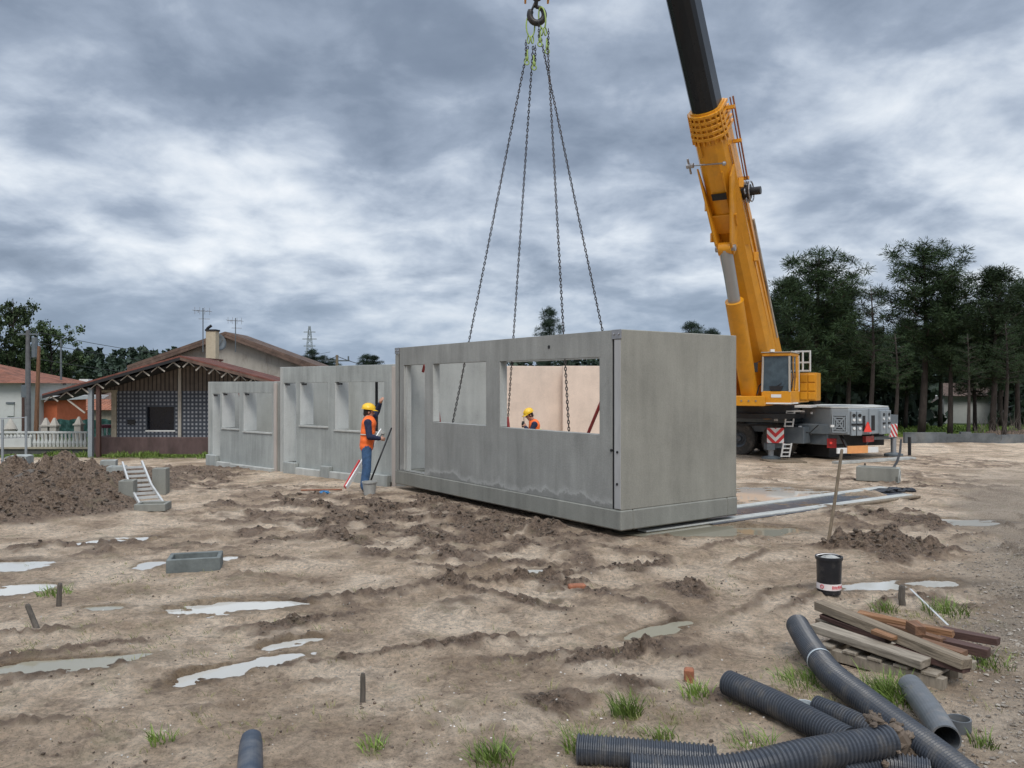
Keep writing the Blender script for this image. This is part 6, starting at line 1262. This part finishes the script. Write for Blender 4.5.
# rear: counterweight slab with chamfered corners (plan polygon), rear lamps, marker board
plan = [(802, 30.4), (831, 28.75), (849, 28.35), (862, 28.45), (876, 28.95), (889.5, 29.9), (874, 32.2), (822, 33.0)]
pl_ = [((px-CX)/F*Y_, Y_) for px, Y_ in plan]
cw = P('counterweight', M['cgrey_light'], lambda mb: mb.prism([Vector((x, y, .46)) for x, y in pl_], Z*.94), bevel=.03)
P('counterweight_lid', M['conc_light'], lambda mb: mb.prism([Vector((x*.998, y+.02, 1.402)) for x, y in pl_], Z*.05), cw, bevel=.01)
def pan(i, j, f0, f1): A_ = Vector((*pl_[i], 0)); B_ = Vector((*pl_[j], 0)); return A_.lerp(B_, f0), A_.lerp(B_, f1)
def facep(i, j, f0, f1, z0, z1, th, name, mat, parent=cw, **k):
    a, b_ = pan(i, j, f0, f1); n_ = Vector((-(b_-a).y, (b_-a).x, 0)).normalized()
    if n_.y > 0: n_ = -n_
    return P(name, mat, lambda mb: mb.hexa([a+Z*z0, b_+Z*z0, b_+n_*th+Z*z0, a+n_*th+Z*z0], [a+Z*z1, b_+Z*z1, b_+n_*th+Z*z1, a+n_*th+Z*z1]), parent, **k)
# cross grille
facep(1, 2, .10, .88, .56, 1.16, .012, 'grille_back', M['dark'])
def grille(mb):
    a, b_ = pan(1, 2, .10, .88); n_ = Vector((-(b_-a).y, (b_-a).x, 0)).normalized(); n_ = -n_ if n_.y > 0 else n_
    Q = lambda f_, z_: a.lerp(b_, f_)+Z*z_+n_*.035
    z0, z1 = .56, 1.16; zm = .86
    for p_, q_ in (((0, z0), (1, z0)), ((0, z1), (1, z1)), ((0, z0), (0, z1)), ((1, z0), (1, z1)), ((.08, z0+.06), (.92, z1-.06)), ((.08, z1-.06), (.92, z0+.06))): mb.beam(Q(*p_), Q(*q_), .05, .06)
    for s_ in (.22, .36): 
        for p_, q_ in (((.5-s_+.07, zm-s_*.62), (.5+s_-.07, zm-s_*.62)), ((.5-s_+.07, zm+s_*.62), (.5+s_-.07, zm+s_*.62)), ((.5-s_, zm-s_*.62+.06), (.5-s_, zm+s_*.62-.06)), ((.5+s_, zm-s_*.62+.06), (.5+s_, zm+s_*.62-.06))): mb.beam(Q(*p_), Q(*q_), .035, .05)
P('cross_grille', M['cgrey_light'], grille, cw)
for (i, j, f0, f1) in ((2, 3, .06, .42), (2, 3, .50, .86), (4, 5, .20, .50), (4, 5, .58, .90)):
    facep(i, j, f0, f1, .44, 1.30, .10, 'lifting_lug_plate', M['cgrey_light'], bevel=.01)
    for z_, r_ in ((1.16, .06), (1.0, .05)):
        a, b_ = pan(i, j, (f0+f1)/2, f1); n_ = Vector((-(b_-a).y, (b_-a).x, 0)).normalized(); n_ = -n_ if n_.y > 0 else n_
        P('lug', M['white'] if z_ < 1.1 else M['dark'], lambda mb: mb.tube([a+n_*.10+Z*z_, a+n_*.13+Z*z_], r_, 10), cw)
        if z_ < 1.1: P('lug_pin', M['dark'], lambda mb: mb.beam(a+n_*.11+Z*.84-(b_-a).normalized()*.09, a+n_*.11+Z*.84+(b_-a).normalized()*.09, .05, .07), cw); P('lug_foot', M['white'], lambda mb: mb.tube([a+n_*.11+Z*.70, a+n_*.14+Z*.70], .05, 8), cw)
for (i, j, f0, f1) in ((3, 4, .03, .22), (3, 4, .66, .90)): facep(i, j, f0, f1, .60, 1.14, .012, 'slot', M['dark'])
facep(3, 4, .44, .50, .47, 1.38, .05, 'rib', M['cgrey_light'])
tri = W(868, 421, 28.15); P('warning_triangle', M['redtri'], lambda mb: mb.prism([W(864.3, 432, 28.3), W(871.8, 432, 28.5), W(868.5, 422, 28.4), W(867.6, 422, 28.4)], Vector((0, .05, 0))), cw)
def cbox(nm, x0, y0, x1, y1, Y0, Y1, th, mat, par=crane, **k):
    a = Vector(((x0-CX)/F*Y0, Y0, 0)); b_ = Vector(((x1-CX)/F*Y1, Y1, 0)); Ym = (Y0+Y1)/2; z0, z1 = CH-(y1-HY)/F*Ym, CH-(y0-HY)/F*Ym
    return P(nm, mat, lambda mb: mb.seg((a.x, a.y), (b_.x, b_.y), z0, z1, th), par, **k)
cbox('rear_frame', 812, 433, 884, 446, 29.8, 30.8, 2.0, M['hose'])
cbox('rear_lamp', 827, 438.5, 836.5, 448, 28.9, 28.8, .15, M['redlamp'])
P('lamp_glow_lens', M['redtri'], lambda mb: [mb.tube([W(831, 443, 28.84), W(831, 443, 28.80)], .05, 8)], crane)
cbox('rear_lamp', 866, 436, 874, 442, 28.8, 29.2, .12, M['redlamp'])
bd = cbox('marker_board', 837.5, 447.5, 878.5, 453, 27.9, 28.5, .06, M['white'], bevel=.004)
cbox('board_centre', 848, 445.8, 868, 453.3, 28.0, 28.3, .05, M['orange_sign'], bd)
P('board_stay', M['hose'], lambda mb: [mb.beam(W(840, 434, 28.8), W(848, 450, 28.2), .08, .08)], bd)
P('board_stay', M['hose'], lambda mb: [mb.beam(W(872, 434, 29.4), W(862, 450, 28.5), .08, .08)], bd)
cbox('rear_chassis_end', 806, 406, 830.5, 426, 30.3, 29.0, 1.6, M['cgrey'], bevel=.02)
cbox('tool_locker', 804, 425.2, 827.5, 444.5, 29.7, 28.9, 1.0, M['cgrey'], bevel=.02)
cbox('rear_skirt', 806, 444.8, 829, 456, 30.1, 29.2, 1.2, M['hose'])
for (x_, y_, Y_) in ((800, 427, 29.1), (790, 427.5, 29.3), (776, 420, 29.5), (812, 413, 29.8), (832, 426, 28.5)): P('marker_lamp', M['white'], lambda mb: mb.box(W(x_, y_, Y_), (.12, .08, .08)))
P('door_handle', M['stainwall'], lambda mb: mb.box(W(811, 432, 29.45), (.03, .04, .18)))
# outriggers: a beam box near side with chevron plate, foot and pad; the far one at the right
cbox('outrigger_box', 784.2, 427, 803.8, 443.5, 29.35, 28.9, .9, M['cgrey'], bevel=.02)
def chevron(x0, y0, x1, y1, Y0, Y1, lean, n=4, both=True):
    pl = cbox('chevron_plate', x0, y0, x1, y1, Y0, Y1, .04, M['white']); Ym = (Y0+Y1)/2
    def Q(f_, g_): px = x0+(x1-x0)*f_; Y_ = Y0+(Y1-Y0)*f_-.006; return W(px, y1+(y0-y1)*g_, Y_)
    st = []
    def clipstripe(f0, f1, o_, wd_, sl):
        P_ = []
        k = 8
        lo_ = [(f0+(f1-f0)*i/k, o_+sl*((f1-f0)*i/k)) for i in range(k+1)]
        hi_ = [(f_, g_+wd_) for f_, g_ in lo_]
        out_ = []
        for i in range(k):
            q4 = [lo_[i], lo_[i+1], hi_[i+1], hi_[i]]; q4 = [(f_, min(1, max(0, g_))) for f_, g_ in q4]
            if max(g_ for _, g_ in q4)-min(g_ for _, g_ in q4) > .01: out_.append([Q(*p_) for p_ in q4])
        return out_
    qs = []
    for i in range(-3, n+2):
        o_ = i*.56
        if both: qs.append(clipstripe(0, .5, o_+.35, .28, -1.1)); qs.append(clipstripe(.5, 1, o_+.35-.55, .28, 1.1))
        else: qs.append(clipstripe(0, 1, o_, .28, lean))
    for grp in qs:
        if grp: P('red_stripe', M['red'], lambda mb: [mb.prism(g_, Vector((0, -.004, 0))) for g_ in grp], pl)
chevron(767, 428, 784, 443, 29.0, 28.85, 1)
chevron(889.8, 424, 897.5, 437, 29.9, 30.3, -1.2, 3, False)
cbox('outrigger_box', 767, 443.3, 786, 448, 29.15, 29.0, .5, M['cgrey'])
def foot(x_, ytop, Y_, nm=''):
    a = W(x_, ytop, Y_); b_ = W(x_, 455, Y_); b_.z = gz(b_.x, b_.y)+.1
    P('outrigger_leg', M['rod'], lambda mb: mb.tube([a, b_], .10, 12), smooth=True, autosmooth=True); P('outrigger_pad', M['cgrey'], lambda mb: mb.tube([b_-Z*.08, b_, b_+Z*.06], [.34, .34, .12], 14))
foot(771, 443, 29.2); foot(893.5, 438, 30.3)
cbox('outrigger_leg_cover', 767, 443.5, 775, 450, 28.95, 28.95, .35, M['cgrey'])
cbox('outrigger_head', 889.8, 415, 898, 423.8, 30.3, 30.8, .4, M['cgrey'])
cbox('outrigger_beam', 874, 436.5, 896, 439.5, 30.0, 30.4, .3, M['cgrey_light'])
bb_ = W(783, 459, 28.6); bb_.z = gz(bb_.x, bb_.y); P('support_mat', M['wood1'], lambda mb: mb.box(bb_+Z*.02, (1.3, 1.2, .06)))
# carrier ladders
for (xa, ya, xb, yb, Y_) in ((786.5, 412, 784.5, 427, 29.0), (783.5, 443, 781, 457, 28.6)):
    wv = 8/F*Y_; a, b_ = W(xa, ya, Y_), W(xb, yb, Y_)
    P('access_ladder', M['alu'], lambda mb: [mb.beam(a, b_, .05, .05), mb.beam(a+Vector((wv, 0, 0)), b_+Vector((wv, 0, 0)), .05, .05)]+[mb.beam(a.lerp(b_, .1+.28*i), a.lerp(b_, .1+.28*i)+Vector((wv, 0, 0)), .04, .04) for i in range(4)])
P('deck_plate', M['alu'], lambda mb: mb.boxa(W(784, 412, 29.0), Vector((.75, 0, 0)), Vector((0, .6, 0)), Z*.05))
b_ = G(800, 459); 
# loose pads and beams on the ground beside the crane
mb = MB(); mb.beam(W(836, 459.5, 27.8), W(912, 455, 29.4), .35, .08); o = build(mb, 'support_beam', M['conc_light']); o.location.z = gz(o.location.x, o.location.y)+.0; tag(o, 'long pale support beam lying on the ground behind the crane rear', 'beam')

# ------------------------------------------------------------------ people
def limb(mb, pts, rs, n=12):
    for (a, b_), (ra, rb) in zip(zip(pts, pts[1:]), zip(rs, rs[1:])):
        mb.tube([Vector(a), Vector(a).lerp(Vector(b_), .5), Vector(b_)], [ra, (ra+rb)/2, rb], n)
    for p_, r_ in zip(pts, rs): mb.sphere(p_, r_, n, 8)
def hand(mb, wr, dr, pn, sc_=1.0):
    """palm and five fingers; dr points along the fingers, pn out of the palm"""
    dr = dr.normalized(); pn = (pn-dr*pn.dot(dr)).normalized(); sd_ = dr.cross(pn)
    palm = wr+dr*.05*sc_; mb.sphere(palm, .04*sc_, 10, 8, (1, 1, 1)); limb(mb, [wr, wr+dr*.085*sc_+sd_*.022, ], [.027*sc_, .02*sc_], 8); limb(mb, [wr, wr+dr*.085*sc_-sd_*.022], [.027*sc_, .02*sc_], 8)
    for k, ln in enumerate((.068, .078, .073, .058)):
        b0 = wr+dr*.09*sc_+sd_*(.030-.020*k)*sc_; m_ = b0+(dr*.75+pn*.35)*ln*.5*sc_; e_ = m_+(dr*.5+pn*.75)*ln*.5*sc_; limb(mb, [b0, m_, e_], [.0105*sc_, .0095*sc_, .008*sc_], 7)
    t0 = wr+dr*.03*sc_+sd_*.03*sc_; t1 = t0+(dr*.5+sd_*.7+pn*.2)*.04*sc_; t2 = t1+(dr*.8+sd_*.2+pn*.3)*.03*sc_; limb(mb, [t0, t1, t2], [.014*sc_, .012*sc_, .009*sc_], 7)
def person(base, J, head_dir, label, tilt=0.0, lime=False):
    """J: joints in metres relative to the point between the feet. head_dir: where the face looks"""
    J = {k: base+Vector(v) for k, v in J.items()}; root = thing('person', base, label, 'person')
    hd = Vector(head_dir).normalized(); hs_ = Vector((-hd.y, hd.x, 0)).normalized(); hu = hs_.cross(hd)*-1
    if hu.z < 0: hu = -hu
    H = J['head']; Rm = Matrix((hd, hs_, hu)).transposed()
    mb = MB()
    mb.sphere(H+hu*.03, .098, 16, 12, (1.0, .82, 1.12), Rm); mb.sphere(H+hd*.025-hu*.045, .072, 14, 10, (1, .85, 1.1), Rm); mb.sphere(H+hd*.06-hu*.10, .034, 10, 8)            # skull, jaw, chin
    mb.tube([H+hd*.09+hu*.02, H+hd*.118-hu*.022, H+hd*.09-hu*.03], [.010, .017, .012], 8)
    for s_ in (-1, 1): mb.sphere(H+hs_*.082*s_-hd*.005-hu*.01, .026, 8, 6, (.8, .35, 1.2), Rm); mb.sphere(H+hd*.088+hs_*.03*s_+hu*.035, .014, 8, 6, (.6, 1.3, .5), Rm)
    mb.sphere(H+hd*.092-hu*.062, .018, 8, 6, (.6, 1.3, .45), Rm)
    limb(mb, [H-hu*.05, J['neck']], [.06, .066]); sh = (J['shL']+J['shR'])/2; hp = (J['hipL']+J['hipR'])/2
    limb(mb, [J['neck'], sh-Z*.05, (sh+hp)/2, hp+Z*.04], [.07, .12, .12, .13])
    for s_ in 'LR':
        limb(mb, [J['sh'+s_], J['el'+s_], J['wr'+s_]], [.055, .042, .03]); limb(mb, [sh-Z*.04, J['sh'+s_]], [.09, .06]); limb(mb, [J['hip'+s_], J['kn'+s_], J['an'+s_]], [.085, .06, .042]); limb(mb, [hp, J['hip'+s_]], [.12, .09])
        limb(mb, [J['an'+s_], J['an'+s_]+J['toe'+s_]-base], [.045, .035]); hand(mb, J['wr'+s_], (J['wr'+s_]-J['el'+s_]), Vector(J['pn'+s_])-base)
    build(mb, 'body', M['skin'], root, remesh=.0075)
    for s_ in (-1, 1): mb = MB(); mb.sphere(H+hd*.095+hs_*.031*s_+hu*.015, .010, 8, 6); build(mb, 'eye', M['dark'], root)
    mb = MB(); mb.sphere(H-hd*.015+hu*.02, .098, 14, 10, (.98, .90, 1.12), Rm); mb.sphere(H-hd*.05-hu*.04, .06, 10, 8); build(mb, 'hair', M['hair'], root, remesh=.012)
    # jacket with sleeves
    mb = MB(); limb(mb, [J['neck']-Z*.02, sh-Z*.05, (sh+hp)/2, hp+Z*.06], [.085, .148, .145, .15])
    for s_ in 'LR': limb(mb, [J['sh'+s_], J['el'+s_], J['el'+s_].lerp(J['wr'+s_], .93)], [.078, .062, .047]); limb(mb, [sh-Z*.05, J['sh'+s_]], [.12, .085])
    build(mb, 'jacket', M['navy'], root, remesh=.014)
    # vest over it
    mb = MB(); ax = (J['shR']-J['shL']); ax.z = 0; ax.normalize()
    for k_, r_ in ((0, .150), (.35, .150), (.7, .145), (.95, .140)):
        c = (sh-Z*.04).lerp(hp+Z*.02, k_); mb.sphere(c+ax*.065, r_, 14, 10); mb.sphere(c-ax*.065, r_, 14, 10)
    limb(mb, [sh-Z*.03+ax*.055, hp+Z*.05+ax*.055], [.148, .140]); limb(mb, [sh-Z*.03-ax*.055, hp+Z*.05-ax*.055], [.148, .140]); limb(mb, [sh+ax*.13, sh-ax*.13], [.095, .095]); limb(mb, [J['neck']-Z*.06, sh], [.10, .14])
    build(mb, 'vest', M['vest'], root, remesh=.013)
    c = (sh+hp)/2+Z*.02; mb = MB(); mb.torus(c, ax, Vector((-ax.y, ax.x, 0)), .214, .150, .014, 28, 4)
    o_ = build(mb, 'reflective_band', M['reflect'], root, smooth=True)
    mb = MB(); c = (sh-Z*.05).lerp(hp, .62); 
    if lime:
        q = (sh-Z*.05).lerp(hp, .22); mb.torus(q, ax, Vector((-ax.y, ax.x, 0)), .226, .163, .03, 28, 5); build(mb, 'lime_panel', M['lime'], root, smooth=True)
    # trousers and boots
    mb = MB(); 
    for s_ in 'LR': limb(mb, [J['hip'+s_]+Z*.03, J['kn'+s_], J['an'+s_]+Z*.03], [.112, .083, .070]); limb(mb, [hp+Z*.02, J['hip'+s_]], [.13, .11])
    build(mb, 'trousers', M['jeans'], root, remesh=.013)
    for s_ in 'LR': mb = MB(); t_ = J['toe'+s_]-base; limb(mb, [J['an'+s_]+Z*.06, J['an'+s_]-Z*.02, J['an'+s_]+t_-Z*.015], [.058, .052, .042]); build(mb, 'boot', M['boot'], root, remesh=.012)
    # hard hat: dome, peak, rim
    mb = MB(); n_, k = 7, 24; cc = H+hu*.055-hd*.008; vs_ = []
    for off in (0, -.008):
        for i in range(n_+1):
            a = math.pi/2*i/n_
            for j in range(k): b2 = 2*math.pi*j/k; vs_.append(cc+hd*(.142+off)*math.sin(a)*math.cos(b2)+hs_*(.118+off)*math.sin(a)*math.sin(b2)+hu*(.125+off)*math.cos(a))
    L_ = (n_+1)*k; f_ = [(q*L_+i*k+j, q*L_+i*k+(j+1) % k, q*L_+(i+1)*k+(j+1) % k, q*L_+(i+1)*k+j) for q in (0, 1) for i in range(n_) for j in range(k)]+[(n_*k+j, n_*k+(j+1) % k, L_+n_*k+(j+1) % k, L_+n_*k+j) for j in range(k)]
    mb.add(vs_, f_); hl = build(mb, 'hard_hat', M['helmet'], root, smooth=True)
    mb = MB(); o1 = []; o2 = []
    for j in range(13):
        a = math.radians(-62+124*j/12); o1.append(cc+hd*.138*math.cos(a)+hs_*.116*math.sin(a)+hu*.012); ext = .062*math.cos(a*1.35); o2.append(cc+hd*(.142+max(.006, ext))*math.cos(a)+hs_*(.122+max(.006, ext)*.5)*math.sin(a)-hu*.012)
    mb.add(o1+o2+[p_-hu*.006 for p_ in o1+o2], [(j, j+1, 14+j, 13+j) for j in range(12)]+[(26+13+j, 26+14+j, 26+j+1, 26+j) for j in range(12)]+[(13+j, 14+j, 40+j, 39+j) for j in range(12)]); build(mb, 'peak', M['helmet'], hl, smooth=True)
    mb = MB(); mb.torus(cc, hd, hs_, .143, .119, .007, 28, 5); build(mb, 'rim', M['helmet'], hl, smooth=True)
    mb = MB(); mb.tube([cc+hd*(.146*math.sin(a))+hu*(.129*math.cos(a)) for a in [math.radians(-70+140*i/14) for i in range(15)]], .008, 6); build(mb, 'crest', M['helmet'], hl, smooth=True)
    return root
bz = Vector((-2.96, 16.45, 0)); bz.z = gz(bz.x, bz.y)+.0; dz0 = .02
person(bz, dict(head=(.00, .06, 1.665), neck=(-.03, .05, 1.53), shR=(.02, -.13, 1.45), elR=(.07, -.24, 1.17), wrR=(.26, -.12, 1.13), shL=(.0, .22, 1.47), elL=(.12, .40, 1.66), wrL=(.20, .30, 1.84),
    hipR=(-.02, -.06, .92), knR=(.00, -.10, .50), anR=(-.05, -.12, .10), toeR=(.13, .03, -.05), hipL=(-.05, .13, .92), knL=(-.07, .17, .50), anL=(-.13, .18, .10), toeL=(.13, .05, -.05), pnR=(.1, .9, -.1), pnL=(.3, .6, -.3)),
    (.93, .30, -.12), 'worker in orange vest and blue jeans standing with one arm raised to the wall')
b2 = Vector((.48, 20.8, 0)); b2.z = gz(b2.x, b2.y)
hz2 = CH-(418-HY)/F*20.8-b2.z-.0
person(b2, dict(head=(-.03, 0, 1.66), neck=(.05, .03, 1.52), shR=(.10, .2, 1.42), elR=(.0, .28, 1.2), wrR=(-.12, .1, 1.33), shL=(.10, -.18, 1.42), elL=(-.03, -.26, 1.16), wrL=(-.13, -.12, 1.36),
    hipR=(.08, .1, .92), knR=(.05, .12, .5), anR=(.08, .13, .1), toeR=(-.14, 0, -.05), hipL=(.08, -.1, .92), knL=(.03, -.12, .5), anL=(.05, -.14, .1), toeL=(-.14, 0, -.05), pnR=(-.4, -.6, .1), pnL=(-.4, .8, .1)),
    (-.80, -.25, -.42), 'worker in orange vest and yellow hard hat with head bowed, seen through the wide opening', lime=True)
mb = MB(); c = b2+Vector((-.19, -.06, 1.42)); mb.box(c, (.07, .05, .16)); mb.tube([c+Z*.08+Vector((.02, 0, 0)), c+Z*.2+Vector((.02, 0, 0))], .008, 6); mb.sphere(c+Z*-.0, .06, 8, 6, (.8, .8, 1.2)); tag(build(mb, 'radio', M['hose'], bevel=.005), 'black handheld radio held up to the face of the worker with bowed head', 'radio')
P('cab_handrail', M['hose'], lambda mb: mb.tube([S(1.98, 1.52, 2.1), S(2.02, 1.60, 2.5), S(1.95, 1.52, 3.1)], .018, 6), cab)
P('mirror', M['hose'], lambda mb: [mb.tube([S(1.9, .54, 3.1), S(2.15, .38, 3.0)], .015, 5), mb.box(S(2.15, .36, 2.85), (.14, .05, .32))], cab)
P('work_lamp', M['white'], lambda mb: [mb.box(S(2.02, .9, 3.43), (.14, .1, .09))], cab)
P('deck_hose', M['hose'], lambda mb: mb.tube([S(1.4, .48, 2.0), S(1.5, .44, 2.5), S(1.2, .40, 2.9), S(.6, .38, 2.9)], .03, 6))
P('deck_hose', M['hose'], lambda mb: mb.tube([S(1.9, .35, 1.9), S(1.8, .40, 2.2), S(1.5, .42, 2.3), S(1.1, .42, 2.0)], .025, 6))
for q_ in range(5): P('frame_bolt', M['steel'], lambda mb: mb.tube([S(2.26, -.6+.25*q_, 1.68), S(2.28, -.6+.25*q_, 1.68)], .03, 8))
for u0 in (-8.6, -6.4, -2.9):
    P('deck_box', M['cgrey'], lambda mb: mb.boxa(K(u0, .02, 1.042), Uc*.9, Vc*.5, Z*.18), bevel=.015)
P('air_hose', M['hose'], lambda mb: mb.tube([K(-1.6, -.1, .9), K(-1.3, -.18, .55), K(-.9, -.15, .5), K(-.6, -.1, .8)], .02, 6))

# ------------------------------------------------------------------ sky, sun, camera
w = bpy.data.worlds.new('World'); sc.world = w; w.use_nodes = True; nt = w.node_tree; nt.nodes.clear()
out = nt.nodes.new('ShaderNodeOutputWorld')
tc = N(nt, 'ShaderNodeTexCoord'); sx = N(nt, 'ShaderNodeSeparateXYZ'); nt.links.new(tc.outputs['Generated'], sx.inputs[0])
zc = mth(nt, 'MAXIMUM', sx.outputs[2], 0.0); den = mth(nt, 'ADD', zc, .30)
cx_ = mth(nt, 'DIVIDE', sx.outputs[0], den); cy_ = mth(nt, 'DIVIDE', sx.outputs[1], den)
cb = N(nt, 'ShaderNodeCombineXYZ'); nt.links.new(cx_, cb.inputs[0]); nt.links.new(cy_, cb.inputs[1]); cb.inputs[2].default_value = 5.2
el = mth(nt, 'DIVIDE', zc, mth(nt, 'SQRT', mth(nt, 'ADD', mth(nt, 'MULTIPLY', sx.outputs[0], sx.outputs[0]), mth(nt, 'MULTIPLY', sx.outputs[1], sx.outputs[1]))))
A = N(nt, 'ShaderNodeTexNoise', i_Scale=1.25, i_Detail=9.0, i_Roughness=.50, i_Distortion=.15); nt.links.new(cb.outputs[0], A.inputs[0])
B = N(nt, 'ShaderNodeTexNoise', i_Scale=4.6, i_Detail=9.0, i_Roughness=.55, i_Distortion=.2); nt.links.new(cb.outputs[0], B.inputs[0])
# layered bands of cloud: how bright the deck is at each height above the horizon
prof = ramp(nt, mth(nt, 'MULTIPLY', el, 1.5), [(0.0, (.40,)*3), (.09, (.51,)*3), (.20, (.55,)*3), (.30, (.59,)*3), (.44, (.49,)*3), (.62, (.45,)*3), (.85, (.52,)*3), (1.0, (.7,)*3)])
prof.color_ramp.interpolation = 'B_SPLINE'
v = mth(nt, 'ADD', mth(nt, 'MULTIPLY', mth(nt, 'SUBTRACT', A.outputs[0], .5), 1.6), mth(nt, 'MULTIPLY', mth(nt, 'SUBTRACT', B.outputs[0], .5), 1.0))
v = mth(nt, 'ADD', v, prof.outputs[0])
cl = ramp(nt, v, [(.0, (.125, .17, .25)), (.28, (.175, .23, .32)), (.46, (.26, .325, .43)), (.60, (.40, .47, .575)), (.76, (.60, .66, .735)), (1.0, (.84, .86, .88))]).outputs[0]
hz = ramp(nt, mth(nt, 'MULTIPLY', el, 1.5), [(0.0, (1,)*3), (.05, (.75,)*3), (.20, (0,)*3)]).outputs[0]
cl = mixc(nt, mth(nt, 'MULTIPLY', hz, .7), cl, (.20, .30, .46))
hs_n = N(nt, 'ShaderNodeHueSaturation', i_Saturation=.84); nt.links.new(cl, hs_n.inputs['Color']); cl = hs_n.outputs[0]
zen = ramp(nt, zc, [(.45, (1,)*3), (.9, (1.9,)*3)]); zen.color_ramp.elements[1].color = (1, 1, 1, 1)
up = mth(nt, 'ADD', mth(nt, 'MULTIPLY', mth(nt, 'MAXIMUM', mth(nt, 'SUBTRACT', zc, .42), 0), 2.6), 1.0)   # the deck is brightest overhead
sky = N(nt, 'ShaderNodeTexSky'); sky.sky_type = 'NISHITA'; sky.sun_disc = False
SUN_EL, SUN_AZ = math.radians(52), math.radians(172)     # azimuth clockwise from +Y: the sun is behind the camera
sky.sun_elevation = SUN_EL; sky.sun_rotation = SUN_AZ
b1 = N(nt, 'ShaderNodeBackground', i_Strength=.08); nt.links.new(sky.outputs[0], b1.inputs[0])
b2 = N(nt, 'ShaderNodeBackground'); nt.links.new(cl, b2.inputs[0]); nt.links.new(up, b2.inputs[1])
ms = N(nt, 'ShaderNodeMixShader'); ms.inputs[0].default_value = .92; nt.links.new(b1.outputs[0], ms.inputs[1]); nt.links.new(b2.outputs[0], ms.inputs[2]); nt.links.new(ms.outputs[0], out.inputs[0])
L = bpy.data.lights.new('sun', 'SUN'); L.energy = 1.5; L.angle = math.radians(24); L.color = (1, .96, .90)
lo = bpy.data.objects.new('sun', L); COL.objects.link(lo)
sd = Vector((math.sin(SUN_AZ)*math.cos(SUN_EL), math.cos(SUN_AZ)*math.cos(SUN_EL), math.sin(SUN_EL))); lo.rotation_euler = sd.to_track_quat('Z', 'Y').to_euler(); lo.location = sd*60
cam = bpy.data.cameras.new('camera'); cam.sensor_width = 36; cam.lens = 36*F/1024; cam.clip_end = 12000; cam.clip_start = .05
cam.shift_y = (HY-384)/1024
co_ = bpy.data.objects.new('camera', cam); COL.objects.link(co_); co_.location = (0, 0, CH); co_.rotation_euler = (math.radians(90), 0, 0); sc.camera = co_
vs = sc.view_settings; vs.view_transform = 'Standard'; vs.look = 'None'; vs.exposure = .30; vs.gamma = 1; vs.use_curve_mapping = False
for o in bpy.data.objects:
    if '_id' in o: del o['_id']
